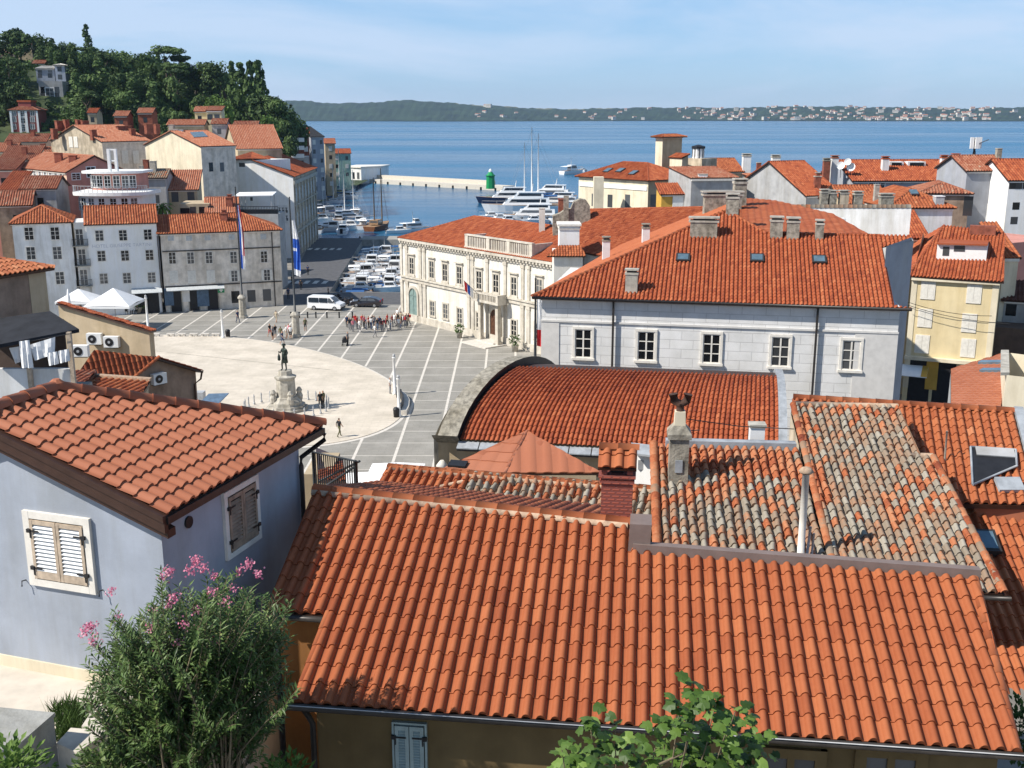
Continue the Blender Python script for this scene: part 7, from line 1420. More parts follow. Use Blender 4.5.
sheet('small white cloth hanging over the porch parapet, left of a pair', ((47, 353), (57, 351.5), (58.5, 364), (48.5, 366)), 41.0); sheet('small white cloth hanging over the porch parapet, right of a pair', ((58, 351), (68.5, 349), (69.5, 361), (59.5, 363.5)), 41.0); sheet('grey white cloth half hidden behind the narrow towel', ((9, 348), (19, 346.5), (20, 362), (15, 364)), 41.35)
mb = MB(); mb.tube([A(5, 346, 41.3), A(74, 333, 41.3)], .012, 4); tag(mb.build('clothes_line', ['black']), 'clothes line strung under the black porch roof', 'clothes line')
# tan wall with sloping top and the outbuildings
a_, b_ = A(58, 304, 70), A(149, 332, 68); rt = thing('tan_gable_house', 'tan rendered house end with sloping tile edged top and two air conditioners', 'house', (b_.x - 2, 69, 0)); mb = MB(); mb.prism([(a_.x, 70), (b_.x, 68), (b_.x + .1, 68.6), (a_.x, 70.6)], -1, [a_.z, b_.z, b_.z, a_.z]); mb.build('wall', ['plaster_tan'], rt)
rb = MB(); up = V((0, 0, .12)); tiles(rb, [b_ + V((.25, -.25, .0)) + up, b_ + V((.3, .6, -.1)) + up, a_ + V((0, .6, -.1)) + up, a_ + V((0, -.25, 0)) + up], .3, .4, .08, 'mid', seed=193); rb.build('roof', ['tile_r', 'brown'], rt)
Yn = lambda x: 70 - 2 * (x - 58) / 91
def aircon(lab, x, y, Y, s=1.0, yaw=0):
    c = A(x, y, Y); rt = thing('air_conditioner', lab, 'air conditioner', c, 'outdoor air conditioners'); mb = MB(); mb.bx(-.48 * s, .48 * s, -.38 * s, 0, -.35 * s, .35 * s); m1 = mb.build('casing', ['white']); m1.parent = rt
    mb = MB(); mb.tube([(-.1 * s, -.385 * s, 0), (-.1 * s, -.40 * s, 0)], .27 * s, 18); mb.face([(-.1 * s + .27 * s * math.cos(k * .349), -.402 * s, .27 * s * math.sin(k * .349)) for k in range(18)]); m2 = mb.build('fan_grille', ['black']); m2.parent = rt
    mb = MB(); mb.tube([(-.1 * s, -.41 * s, 0), (-.1 * s, -.42 * s, 0)], .09 * s, 10); m3 = mb.build('hub', ['grey']); m3.parent = m2
    mb = MB(); mb.bx(-.4 * s, .4 * s, -.3 * s, .3 * s, -.42 * s, -.35 * s); m4 = mb.build('bracket', ['iron']); m4.parent = rt; rt.rotation_euler = (0, 0, yaw); return rt
aircon('air conditioner on the tan wall, left of two side by side', 96, 338, Yn(96) - .15, 1.0, -.05); aircon('air conditioner on the tan wall, right of two side by side', 113, 341, Yn(113) - .15, 1.0, -.05); aircon('dirty air conditioner low beside the porch post', 82, 350, 66, 1.0); 
wA, wB = A(118, 400, 59), A(195.5, 400, 63); wd_ = V((wB.x - wA.x, wB.y - wA.y, 0)).normalized(); wn = V((wd_.y, -wd_.x, 0)); wh = lambda x, y, o=0: hitp(x, y, wA, wn) + wn * o
g0, g1, c = wh(123, 384), wh(156, 358.5), wh(195.5, 370); rt = thing('outbuilding', 'outbuilding with shaded brown tiles and sunlit verge beside the square', 'house', (wB.x - 2, wB.y, 0)); mb = MB(); wl2 = wh(112, 395)
f = [g0, g1, c, V((c.x, c.y, -1)), V((wl2.x, wl2.y, -1)), V((wl2.x, wl2.y, g0.z - .6))]; mb.face(f); bk_ = -wn * 4.5
mb.face([c, c + bk_, V((c.x, c.y, -1)) + bk_, V((c.x, c.y, -1))]); mb.build('gable_wall', ['plaster_brown'], rt)
e0 = A(62, 396, 57); e1 = g0 + wn * .3 - V((0, 0, .0)); e2 = g1 + wn * .3 + V((0, 0, .08)); pn_ = (e1 - e0).cross(e2 - e0).normalized(); e3 = hitp(94, 350, e0, pn_)
rb = MB(); tiles(rb, [e0, e1, e2, e3], .28, .4, .08, 'mid', seed=194, slab=.15); ridge(rb, e1 + V((0, 0, .05)), e2 + V((0, 0, .05)), .13, .4, 5, seed=1, tone=(.7, .1)); tiles(rb, [c + wn * .3 + V((.3, 0, 0)), c + bk_ + V((.3, 0, -.5)), g1 + bk_ + V((0, 0, -.4)), e2], .28, .4, .07, 'mid', seed=195); rb.build('roof', ['tile_r', 'brown'], rt)
mb = MB(); mb.tube([c + wn * .35 + V((.15, 0, -.1)), c + wn * .3 + V((.1, 0, -.5)), c + wn * .1 - wd_ * .2 - V((0, 0, .8)), V((c.x, c.y, -1)) + wn * .1 - wd_ * .2], .06, 6); mb.build('drainpipe', ['brown'], rt)
aircon('single air conditioner on the brown gable of the outbuilding', 157, 378, wh(157, 378, .1).y, .9, math.atan2(wd_.y, wd_.x))
rb = MB(); q = [A(63, 401, 52), A(133, 407, 50.5), A(146, 383, 55), A(84, 377, 56)]; q[2] = q[1] + (q[3] - q[0]); rt = thing('outbuilding', 'small lean-to roof of thick sunlit tiles right behind the blue house ridge', 'lean-to', (q[1].x - 1, q[1].y, 8)); tiles(rb, q, .42, .45, .11, 'near', seed=196, slab=.15); rb.build('roof', ['tile', 'brown'], rt)
mb = MB(); mb.box(q[3] + V((0, 0, .02)), q[2] - q[3], V((0, .35, 0)), V((0, 0, .14))); mb.build('coping', ['mortar'], rt); mb = MB(); mb.prism([(q[0].x + .2, q[0].y + .2), (q[1].x - .1, q[1].y + .2), (q[2].x - .1, q[2].y), (q[3].x + .2, q[3].y)], 0, [q[0].z - .2, q[1].z - .2, q[2].z - .2, q[3].z - .2]); mb.build('wall', ['plaster_tan'], rt)
rb = MB(); q = [A(40, 400, 50), A(80, 404, 49), A(100, 374, 56), A(28, 382, 54)]; q = [A(34, 402, 49), A(66, 402, 49), A(97, 371, 56), A(30, 381, 55)]; q[3] = q[0] + (q[2] - q[1]); rt = thing('outbuilding', 'narrow shaded tile roof with grey dormer cheek under the laundry porch', 'outbuilding', (q[1].x - 1, q[1].y, 8)); tiles(rb, q, .3, .42, .08, 'mid', seed=197, slab=.15); rb.build('roof', ['tile_w', 'brown'], rt)
mb = MB(); s0, s1, s2 = A(17, 402, 48.6), A(37, 402, 48.4), A(27, 381, 49.2); mb.prism([(s0.x, 48.6), (s1.x, 48.4), (s1.x, 50), (s0.x, 50)], 6, s0.z); mb.face([s0, s1, s2]); mb.face([s1, V((s1.x, 50, s1.z)), V((s2.x, 50.5, s2.z)), s2]); mb.build('cheek_wall', ['plaster_slate'], rt)
# ------------------------------------------------------------------ people
def skin_body(pts, edges, rad, sub=1):
    me = bpy.data.meshes.new('body'); bm = bmesh.new(); ly = bm.verts.layers.skin.verify(); vs = [bm.verts.new(p) for p in pts]
    for a, b in edges: bm.edges.new((vs[a], vs[b]))
    for v, r in zip(vs, rad): v[ly].radius = (r, r) if not isinstance(r, tuple) else r
    vs[0][ly].use_root = True; bm.to_mesh(me); bm.free()
    o = bpy.data.objects.new('tmp', me); COL.objects.link(o); o.modifiers.new('s', 'SKIN').use_smooth_shade = True; m = o.modifiers.new('u', 'SUBSURF'); m.levels = sub
    dg = bpy.context.evaluated_depsgraph_get(); dg.update(); r = bpy.data.meshes.new_from_object(o.evaluated_get(dg)); bpy.data.objects.remove(o); return r
def person_pts(pose):
    # pelvis, chest, neck, head; arms L/R; legs L/R   (x right, -y forward)
    P = {'pel': (0, 0, .96), 'wai': (0, 0, 1.10), 'che': (0, .0, 1.32), 'nec': (0, 0, 1.49), 'hd0': (0, -.01, 1.58), 'hd1': (0, -.015, 1.70)}
    for s, n in ((1, 'r'), (-1, 'l')):
        P['sh' + n] = (s * .18, 0, 1.41); P['el' + n] = (s * .235, .03, 1.14); P['wr' + n] = (s * .25, -.05, .90); P['ha' + n] = (s * .25, -.08, .81)
        P['hi' + n] = (s * .095, 0, .90); P['kn' + n] = (s * .10, -.01, .49); P['an' + n] = (s * .10, .03, .08); P['to' + n] = (s * .12, -.14, .04)
    if pose == 'walk':
        P['knr'] = (.09, -.16, .52); P['anr'] = (.09, -.20, .10); P['tor'] = (.10, -.36, .06); P['knl'] = (-.09, .06, .50); P['anl'] = (-.09, .30, .14); P['tol'] = (-.10, .16, .04)
        P['elr'] = (.22, .14, 1.16); P['wrr'] = (.23, .08, .93); P['har'] = (.23, .04, .85); P['ell'] = (-.22, -.06, 1.14); P['wrl'] = (-.22, -.22, .95); P['hal'] = (-.22, -.27, .88)
    if pose == 'arms':
        P['wrr'] = (.10, -.20, 1.12); P['har'] = (.03, -.22, 1.14); P['ell'] = (-.27, -.02, 1.16); P['wrl'] = (-.22, -.22, 1.24); P['hal'] = (-.20, -.27, 1.30)
    if pose == 'sit':
        for k in list(P):
            if k[:2] not in ('kn', 'an', 'to'): x, y, z = P[k]; P[k] = (x, y, z - .48)
        for s, n in ((1, 'r'), (-1, 'l')): P['kn' + n] = (s * .12, -.42, .48); P['an' + n] = (s * .12, -.44, .08); P['to' + n] = (s * .13, -.58, .04); P['el' + n] = (s * .25, -.05, .68); P['wr' + n] = (s * .14, -.28, .56); P['ha' + n] = (s * .10, -.36, .55)
    if pose == 'statue':
        P['elr'] = (.27, .02, 1.18); P['wrr'] = (.30, -.22, 1.02); P['har'] = (.30, -.30, 1.0); P['ell'] = (-.26, -.06, 1.16); P['wrl'] = (-.20, -.26, 1.28); P['hal'] = (-.17, -.32, 1.32); P['knl'] = (-.12, -.12, .50); P['anl'] = (-.13, -.10, .09); P['tol'] = (-.15, -.26, .05); P['hd1'] = (.03, -.05, 1.69)
    ks = list(P); E = [('pel', 'wai'), ('wai', 'che'), ('che', 'nec'), ('nec', 'hd0'), ('hd0', 'hd1')]
    for n in 'rl': E += [('che', 'sh' + n), ('sh' + n, 'el' + n), ('el' + n, 'wr' + n), ('wr' + n, 'ha' + n), ('pel', 'hi' + n), ('hi' + n, 'kn' + n), ('kn' + n, 'an' + n), ('an' + n, 'to' + n)]
    rr = {'pel': (.15, .12), 'wai': (.14, .105), 'che': (.17, .12), 'nec': .06, 'hd0': .085, 'hd1': .095, 'sh': .065, 'el': .047, 'wr': .036, 'ha': .04, 'hi': .09, 'kn': .062, 'an': .045, 'to': .04}
    return [P[k] for k in ks], [(ks.index(a), ks.index(b)) for a, b in E], [rr.get(k, rr.get(k[:2])) for k in ks], P
PB = {}
def pbody(pose):
    if pose not in PB: p, e, r, P = person_pts(pose); PB[pose] = (skin_body(p, e, r), P)
    return PB[pose]
def cmat(c, key={}):
    if c not in key: key[c] = mat('cloth_%d' % len(key), c, .85, .15, 12)
    return key[c]
CLO = {'red': (.50, .03, .03), 'white': (.75, .75, .73), 'black': (.02, .02, .022), 'navy': (.03, .05, .12), 'grey': (.22, .22, .23), 'pink': (.70, .22, .28), 'beige': (.50, .42, .30), 'blue': (.08, .20, .45), 'olive': (.12, .12, .06), 'denim': (.07, .11, .20), 'dark red': (.28, .03, .04)}
SKIN = [mat('skin_a', (.50, .30, .20), .6, .05, 9), mat('skin_b', (.40, .22, .14), .6, .05, 9)]; HAIR = [mat('hair_a', (.03, .02, .015), .7, .2, 20), mat('hair_b', (.16, .09, .04), .7, .2, 20)]
def person(p, yaw, pose, top, bot, label, group=None, shorts=False, h=1.0, bag=None):
    me, P = pbody(pose); me = me.copy(); me.materials.clear(); i = rnd.randrange(2)
    for m in (SKIN[i], cmat(CLO[top]), cmat(CLO[bot]), HAIR[rnd.randrange(2)], M['black']): me.materials.append(m)
    sit = pose == 'sit'; dz = -.48 if sit else 0
    for f in me.polygons:
        c = f.center; z = c.z - dz
        if z > 1.53: f.material_index = 3 if (z > 1.66 or c.y > .03) else 0
        elif z > 1.47: f.material_index = 0
        elif abs(c.x) > .195 and z < 1.22 and not sit and z > .75: f.material_index = 0
        elif (z > .97 if not sit else (z > .99 and c.y > -.16)): f.material_index = 1
        elif c.z < .075: f.material_index = 4
        elif shorts and c.z < .52: f.material_index = 0
        else: f.material_index = 2
    me.update(); o = link('person', me); o.location = p; o.rotation_euler = (0, 0, yaw); o.scale = (h, h, h); tag(o, label, 'person', group)
    if bag:
        mb = MB(); mb.lathe((0, .19, 1.08), [(.05, 0), (.13, .03), (.14, .2), (.12, .36), (.05, .4)], 8); b = mb.build('backpack', [cmat(CLO[bag])]); b.parent = o
    return o
R = random.Random(21)
person(G(339.5, 437, .062), 2.4, 'walk', 'black', 'olive', 'lone person in black shirt and cap crossing the white ellipse nearest the viewer', bag=None)
person(G(347.8, 345.5, .0), 1.2, 'stand', 'grey', 'black', 'person in grey top standing on the grey paving beside a dark pram'); 
person(G(305.5, 331, 0), .2, 'stand', 'olive', 'black', 'person in olive top standing right of the flagpole pedestal', shorts=True)
person(G(276.5, 323, 0), 2.8, 'walk', 'beige', 'beige', 'person in beige shorts walking alone behind the flagpole pedestal', shorts=True)
person(G(238, 323, 0), .9, 'walk', 'navy', 'navy', 'person in navy clothes walking past the left flagpole')
person(G(390.2, 394, .0), 1.5, 'stand', 'white', 'grey', 'person in white top by the curved bench'); person(G(399.5, 399, 0), 3.6, 'sit', 'black', 'black', 'person in black seated on the curved bench')
person(G(375, 337.5, 0), 2.0, 'walk', 'white', 'grey', 'person in white top walking in front of the crowd')
person(G(320.5, 409, .06), .5, 'stand', 'black', 'black', 'person in black at the right of the monument'); person(G(323.5, 408, .06), 4.2, 'stand', 'olive', 'black', 'person in olive beside the one in black at the monument')
for x, y, tp, bt, pose, sh in [(270, 337, 'black', 'red', 'walk', 1), (273, 340, 'grey', 'black', 'stand', 1), (275.5, 338, 'black', 'grey', 'arms', 1), (281, 340, 'olive', 'grey', 'stand', 0), (282.5, 345, 'navy', 'denim', 'walk', 1), (286.5, 338.5, 'white', 'beige', 'stand', 1), (289, 337, 'pink', 'grey', 'walk', 1), (290.8, 339, 'white', 'black', 'stand', 1)]:
    person(G(x, y, 0), R.uniform(0, 6.28), pose, tp, bt, 'person in %s top and %s %s in the small group left of the flagpole' % (tp, bt, 'shorts' if sh else 'trousers'), 'small group left of the flagpole', bool(sh), 1)
cr_ = ['navy', 'black', 'grey', 'pink', 'red', 'dark red', 'white', 'red', 'pink', 'navy', 'red', 'white', 'black', 'grey', 'black', 'navy', 'red', 'white', 'dark red', 'red', 'grey', 'dark red', 'white', 'beige', 'white', 'olive', 'white', 'navy', 'beige', 'black']
k = 0
for i, tp in enumerate(cr_):
    x = 347 + i * 2.15 + R.uniform(-.6, .6); y = 330 + R.uniform(-4.0, 2.2) - (i > 22) * 2; bt = R.choice(['black', 'denim', 'navy', 'grey'])
    person(G(x, y, 0), R.uniform(0, 6.28), R.choice(['stand', 'stand', 'arms', 'walk']), tp, bt, 'person in %s top and %s trousers in the crowd by the town hall' % (tp, bt), 'crowd by the town hall', False, R.uniform(.92, 1.03), R.choice([None, None, 'black', 'red']))
for x, y, tp in [(397.5, 321, 'white'), (401, 324, 'beige'), (406.5, 326, 'navy'), (261.5, 302, 'black'), (288.5, 299, 'navy'), (301, 290, 'black'), (308, 275, 'navy'), (292, 283, 'grey'), (297, 270, 'white'), (328.5, 297.5, 'black')]:
    person(G(x, y, 0), R.uniform(0, 6.28), 'stand', tp, 'black', 'person in %s top standing %s' % (tp, 'at the town hall corner' if x > 350 else ('in front of the grey stone shops' if x < 270 else 'in the shade of the quay lane')), 'people at the edges of the square')
for i in range(14):
    x = R.uniform(100, 140); 
    person(G(x, 311 + R.uniform(-4, 3), 0), R.uniform(0, 6.28), 'sit', R.choice(['white', 'black', 'navy', 'beige']), 'black', 'person seated at a cafe table under the white parasols', 'guests under the parasols')
# pram
p = G(344.8, 345.5, 0); rt = thing('pram', 'dark pram beside the person in grey top', 'pram', p); mb = MB(); mb.prism([(p.x - .25, p.y - .4), (p.x + .25, p.y - .4), (p.x + .25, p.y + .4), (p.x - .25, p.y + .4)], .4, .75); mb.lathe((p.x, p.y + .2, .7), [(.3, 0), (.28, .2), (.15, .35)], 10); mb.build('body', ['black'], rt)
for s in (-1, 1):
    for t in (-1, 1): mb = MB(); mb.tube([(p.x + s * .24, p.y + t * .33, .15), (p.x + s * .29, p.y + t * .33, .15)], .15, 10); mb.build('wheel', ['black'], rt)
# ------------------------------------------------------------------ monument
p = G(287, 409, .06); rt = thing('monument', 'bronze statue of a violinist on a tall stone pedestal', 'monument', p); mb = MB()
mb.lathe(p, [(2.0, 0), (2.0, .25), (1.75, .25), (1.75, .5), (1.5, .5), (1.45, .8), (1.1, 1.1), (1.05, 1.25), (.92, 1.3), (.86, 2.9), (1.0, 3.0), (1.05, 3.2), (.8, 3.3), (.66, 3.35), (.62, 3.75)], 8); mb.build('pedestal', ['stone'], rt)
for a in range(4): t = a * math.pi / 2 + .5; mb = MB(); mb.lathe(p + V((math.cos(t) * 1.25, math.sin(t) * 1.25, .8)), [(.3, 0), (.34, .4), (.22, .7), (.3, .9), (.12, 1.2)], 8); mb.build('ornament', ['stone'], rt)
me, P = pbody('statue'); me = me.copy(); me.materials.clear(); me.materials.append(M['bronze']); o = link('statue', me, rt); o.location = p + V((0, 0, 3.72)); o.scale = (1.42, 1.42, 1.42); o.rotation_euler = (0, 0, -.5); o.matrix_parent_inverse = inv_world(rt)
for f in me.polygons: f.material_index = 0
mb = MB(); mb.lathe((0, .02, .52), [(.22, 0), (.19, .3), (.17, .62), (.15, .7)], 10); c = mb.build('coat', ['bronze']); c.parent = o; mb = MB(); mb.lathe((0, 0, 1.74), [(.16, -.06), (.13, .02), (.05, .06)], 8); c = mb.build('hair', ['bronze']); c.parent = o
mb = MB(); mb.tube([(-.18, -.32, 1.32), (-.14, -.36, 1.18), (-.12, -.38, 1.0), (-.10, -.4, .78), (-.09, -.4, .72)], [.015, .02, .09, .10, .04], 8); mb.tube([(.30, -.30, 1.0), (.34, -.5, .55)], .012, 5); c = mb.build('violin', ['bronze']); c.parent = o
for k in range(26):
    t = 2 * math.pi * k / 26; q = p + V((math.cos(t) * 3.9, math.sin(t) * 3.6, 0)); 
    if k == 0: mb = MB(); mb.lathe((0, 0, 0), [(.12, 0), (.12, .15), (.07, .2), (.06, .7), (.09, .75), (.02, 1.0)], 6); mpost = mb.mesh('fence_post', ['grey'])
    o = link('fence_post', mpost); o.location = q; tag(o, 'grey spiked post of the ring round the monument', 'fence post', 'posts around the monument')
# ------------------------------------------------------------------ street furniture
def lamp(p, h, lab):
    rt = thing('street_lamp', lab, 'street lamp', p); mb = MB(); mb.lathe(p, [(.22, 0), (.22, .25), (.15, .32), (.13, h * .93), (.18, h * .94), (.18, h * .96)], 10); mb.build('column', ['white'], rt); mb = MB(); mb.lathe(p + V((0, 0, h * .96)), [(.10, 0), (.15, .1), (.13, h * .06), (.03, h * .08)], 10); mb.build('lantern', ['grey'], rt)
lamp(G(223.2, 338.5, 0), 3.5, 'white lamp column standing at the top edge of the white ellipse'); lamp(G(394.8, 395, 0), 4.0, 'white lamp column behind the curved bench'); lamp(G(399.2, 417, 0), 3.8, 'white lamp column at the near end of the curved bench'); lamp(G(148.5, 332, 0), 4.6, 'white lamp column near the cafe parasols')
for x, y, lab in ((228, 337, 'black litter bin beside the lamp at the top of the ellipse'), (396.5, 417.5, 'black litter bin beside the lamp at the near end of the curved bench')):
    p = G(x, y, 0); mb = MB(); mb.lathe(p, [(.26, 0), (.3, .75), (.3, .85), (.22, .86), (.22, .95)], 10); tag(mb.build('litter_bin', ['black']), lab, 'litter bin')
mb = MB(); mb.bx(-.5, .5, -.22, .22, .3, .42); mb.bx(-.42, -.22, -.2, .2, 0, .3); mb.bx(.22, .42, -.2, .2, 0, .3); mbench = mb.mesh('bench', ['line'])
for x in (156, 171, 182, 194, 205.5, 216): o = link('bench', mbench); o.location = G(x, 336.6, .0); tag(o, 'low pale stone bench in the row along the top of the white ellipse', 'bench', 'stone benches along the ellipse')
cb = [G(x, y, 0) for x, y in ((400, 396), (404, 399), (406.5, 404), (406, 410), (403.5, 415))]; rt = thing('curved_bench', 'curved stone bench with dark strip standing for its shadow at the right tip of the white ellipse', 'bench', cb[2]); mb = MB(); m2 = MB()
for a, b in zip(cb, cb[1:]): d = (b - a); n = V((-d.y, d.x, 0)).normalized(); mb.box(a - n * .3, d, n * .6, V((0, 0, .45))); m2.box(a - n * .36, d, n * .12, V((0, 0, .95)))
mb.build('seat', ['line'], rt); m2.build('backrest', ['black'], rt)  # black upright strip added to stand for the bench's shadow
mb = MB(); mb.lathe((0, 0, 0), [(.10, 0), (.10, .7), (.13, .72), (.09, .85)], 8); mbol = mb.mesh('bollard', ['black'])
for x in (291, 299.4, 307.7, 316, 327, 339.3, 352.5): o = link('bollard', mbol); o.location = G(x, 318, 0); tag(o, 'short dark bollard in the row between the van and the square', 'bollard', 'bollards in front of the van')
# flagpoles
def flagpole(p, h, lab, cols, hang, ped=2.9):
    rt = thing('flagpole', lab, 'flagpole', p); mb = MB(); mb.lathe(p, [(.62, 0), (.62, .3), (.5, .4), (.46, ped - .3), (.6, ped - .2), (.6, ped), (.3, ped + .3)], 8); mb.build('pedestal', ['stone'], rt)
    mb = MB(); mb.tube([p + V((0, 0, ped)), p + V((0, 0, h * .5)), p + V((0, 0, h))], [.15, .12, .07], 8); mb.lathe(p + V((0, 0, h)), [(.05, 0), (.12, .1), (.02, .25)], 8); mb.build('pole', ['iron'], rt)
    mb = MB(); n, mm = 18, 8; top, ln, wd = hang; gr = []
    for j in range(n + 1):
        f = j / n; z = p.z + top - ln * f; ww = wd * (.35 + .65 * min(1, f * 2.2)) * (1 - .25 * max(0, f - .8)); gr.append([V((p.x + .14 + ww * i / mm, p.y + .22 * math.sin(i * 1.7 + f * 5) * (i / mm), z - .3 * (i / mm) * f)) for i in range(mm + 1)])
    for j in range(n):
        for i in range(mm): mb.face([gr[j][i], gr[j][i + 1], gr[j + 1][i + 1], gr[j + 1][i]], cols(i / mm, j / n), .5, True)
    mb.build('flag', ['flagwhite', 'flagblue', 'flagred', 'signgreen'], rt)
flagpole(G(243.2, 318, 0), 17.4, 'left flagpole on stone pedestal with long narrow blue white and red flag', lambda a, b: (1 if a < .34 else (0 if a < .68 else 2)) if b < .75 else (1 if a < .5 else 0), (15.2, 8.4, .62))
flagpole(G(296.2, 337, 0), 17.0, 'right flagpole on stone pedestal with blue and white flag', lambda a, b: 0 if (b < .28 or (b > .45 and b < .52 and a < .5) or b > .85) else 1, (14.4, 6.6, .85))
flagpole(A(535, 392, 98), 10.5, 'flagpole at the corner of the grey building with green white and red flag', lambda a, b: 3 if a > .66 else (0 if b < .62 or a > .4 else 2), (9.0, 4.6, 1.3), .8)
# ------------------------------------------------------------------ vehicles
M['vanwhite'] = mat('white_car_paint', (.80, .80, .80), .25, .03, 2, spec=.6); M['carblack'] = mat('dark_car_paint', (.025, .02, .022), .2, .1, 2, spec=.7); M['tyre'] = mat('tyre_rubber', (.02, .02, .02), .9, .1, 5); M['rim'] = mat('alloy_rim', (.45, .45, .46), .35, .1, 5, metal=.7); M['lampred'] = mat('red_tail_lamp', (.35, .01, .01), .2, .1, 5); M['lampclear'] = mat('clear_headlamp', (.7, .72, .75), .1, .05, 5)
def vehicle(name, lab, cat, loc, yaw, prof, W, paint, glassq, wheels, r, side_glass):
    # prof: side outline (x forward, z); body lofted with tumblehome
    rt = thing(name, lab, cat, loc); rt.rotation_euler = (0, 0, yaw); mb = MB(); n = len(prof); zmax = max(z for _, z in prof)
    def yy(z): return W / 2 * (1 - .16 * max(0, (z - zmax * .5) / (zmax * .5)) ** 1.5)
    for i in range(n):
        j = (i + 1) % n; (x0, z0), (x1, z1) = prof[i], prof[j]; mb.face([(x0, -yy(z0), z0), (x1, -yy(z1), z1), (x1, yy(z1), z1), (x0, yy(z0), z0)], 0, .5, False)
    for s in (-1, 1): mb.face([(x, s * yy(z), z) for x, z in (prof if s > 0 else list(reversed(prof)))], 0)
    o = mb.build('body', [paint]); o.parent = rt
    for s in (-1, 1):
        for q in side_glass: mb = MB(); mb.face([(x, s * (yy(z) + .012), z) for x, z in (q if s > 0 else list(reversed(q)))]); o = mb.build('side_window', ['glass']); o.parent = rt
    for (x0, z0, x1, z1), nm in zip(glassq, ('windscreen', 'rear_window')):
        nx, nz = (z1 - z0), -(x1 - x0); l = math.hypot(nx, nz); sg = 1 if nm == 'windscreen' else -1; dx, dz = abs(nx) / l * .015 * sg, .012; mb = MB(); a, b = yy(z0) * .9, yy(z1) * .88; mb.face([(x0 + dx, -a, z0 + dz), (x0 + dx, a, z0 + dz), (x1 + dx, b, z1 + dz), (x1 + dx, -b, z1 + dz)]); o = mb.build(nm, ['glass']); o.parent = rt
    for x in wheels:
        for s in (-1, 1):
            mb = MB(); mb.tube([(x, s * (W / 2 - .2), r), (x, s * (W / 2 + .01), r)], r, 18); o = mb.build('wheel', ['tyre']); o.parent = rt; mb = MB(); mb.tube([(x, s * (W / 2 + .005), r), (x, s * (W / 2 + .022), r)], r * .62, 14); q = mb.build('rim', ['rim']); q.parent = o
    xf, xb = max(x for x, _ in prof), min(x for x, _ in prof)
    for s in (-1, 1):
        mb = MB(); mb.bx(xf - .16, xf + .015, s * W * .36 - .16, s * W * .36 + .16, .66, .84); o = mb.build('headlight', ['lampclear']); o.parent = rt; mb = MB(); mb.bx(xb - .015, xb + .1, s * W * .42 - .08, s * W * .42 + .08, .75, 1.1); o = mb.build('tail_light', ['lampred']); o.parent = rt
        mb = MB(); k = glassq[0]; mb.bx(k[0] - .25, k[0] - .1, s * (W / 2 + .02) - .08, s * (W / 2 + .02) + .1, k[1], k[1] + .2); o = mb.build('mirror', ['black']); o.parent = rt
    mb = MB(); mb.bx(xf - .05, xf + .03, -W * .42, W * .42, .28, .5); o = mb.build('bumper', ['black']); o.parent = rt; return rt
vp = [(-2.5, .32), (2.45, .32), (2.52, .6), (2.45, .95), (1.75, 1.18), (.95, 1.88), (.6, 1.97), (-2.3, 1.97), (-2.48, 1.8), (-2.52, .9)]
vehicle('van', 'white passenger van parked behind the row of bollards', 'van', G(326.5, 309.5, 0), -.22, vp, 1.95, 'vanwhite', [(1.68, 1.22, 1.0, 1.84), (-2.53, 1.2, -2.5, 1.75)], (1.6, -1.5), .33, [[(.65, 1.15), (1.45, 1.15), (.92, 1.75), (.65, 1.78)], [(-.7, 1.15), (.55, 1.15), (.55, 1.78), (-.7, 1.78)], [(-2.3, 1.15), (-.8, 1.15), (-.8, 1.78), (-2.3, 1.78)]])
cp = [(-2.15, .28), (2.15, .28), (2.2, .55), (2.1, .78), (1.2, .92), (.45, 1.38), (-.6, 1.45), (-1.4, 1.32), (-2.0, 1.0), (-2.2, .85)]
vehicle('car', 'dark estate car parked right of the white van', 'car', G(367, 306.5, 0), -.12 + math.pi, cp, 1.78, 'carblack', [(1.15, .96, .5, 1.35), (-2.0, 1.02, -1.45, 1.3)], (1.35, -1.3), .31, [[(-.2, .95), (1.0, .95), (.45, 1.3), (-.2, 1.36)], [(-1.5, .95), (-.3, .95), (-.3, 1.36), (-1.2, 1.28)]])
# scooters
sc_ = thing('scooter', 'dark scooter in the row parked beside the van', 'scooter', (0, 0, 0), 'parked scooters')
def sub_(nm, f, mats): mb = MB(); f(mb); o = mb.build(nm, mats); o.parent = sc_
sub_('body', lambda b: (b.box((-.75, -.15, .45), (.75, 0, .0), (0, .3, 0), (.05, 0, .3)), b.box((-.1, -.16, .22), (.5, 0, 0), (0, .32, 0), (0, 0, .1)), b.box((.4, -.2, .3), (.12, 0, 0), (0, .4, 0), (.0, 0, .6))), ['carblack'])
sub_('seat', lambda b: b.box((-.7, -.14, .75), (.7, 0, 0), (0, .28, 0), (0, 0, .1)), ['black'])
sub_('handlebar', lambda b: (b.tube([(.5, 0, .8), (.42, 0, 1.1)], .03, 6), b.tube([(.40, -.3, 1.1), (.40, .3, 1.1)], .02, 6)), ['iron'])
for x in (-.55, .62): sub_('wheel', lambda b, x=x: b.tube([(x, -.05, .22), (x, .05, .22)], .22, 12), ['tyre'])
base_s = sc_
for k, (x, y) in enumerate([(330, 303), (334.5, 302.5), (339, 303), (343, 304.5), (346.5, 305.5), (350, 304), (337, 300)]):
    p = G(x, y, 0)
    if k == 0: sc_.location = p; sc_.rotation_euler = (0, 0, 1.2)
    else: dup(base_s, p, 1.2 + R.uniform(-.25, .25))
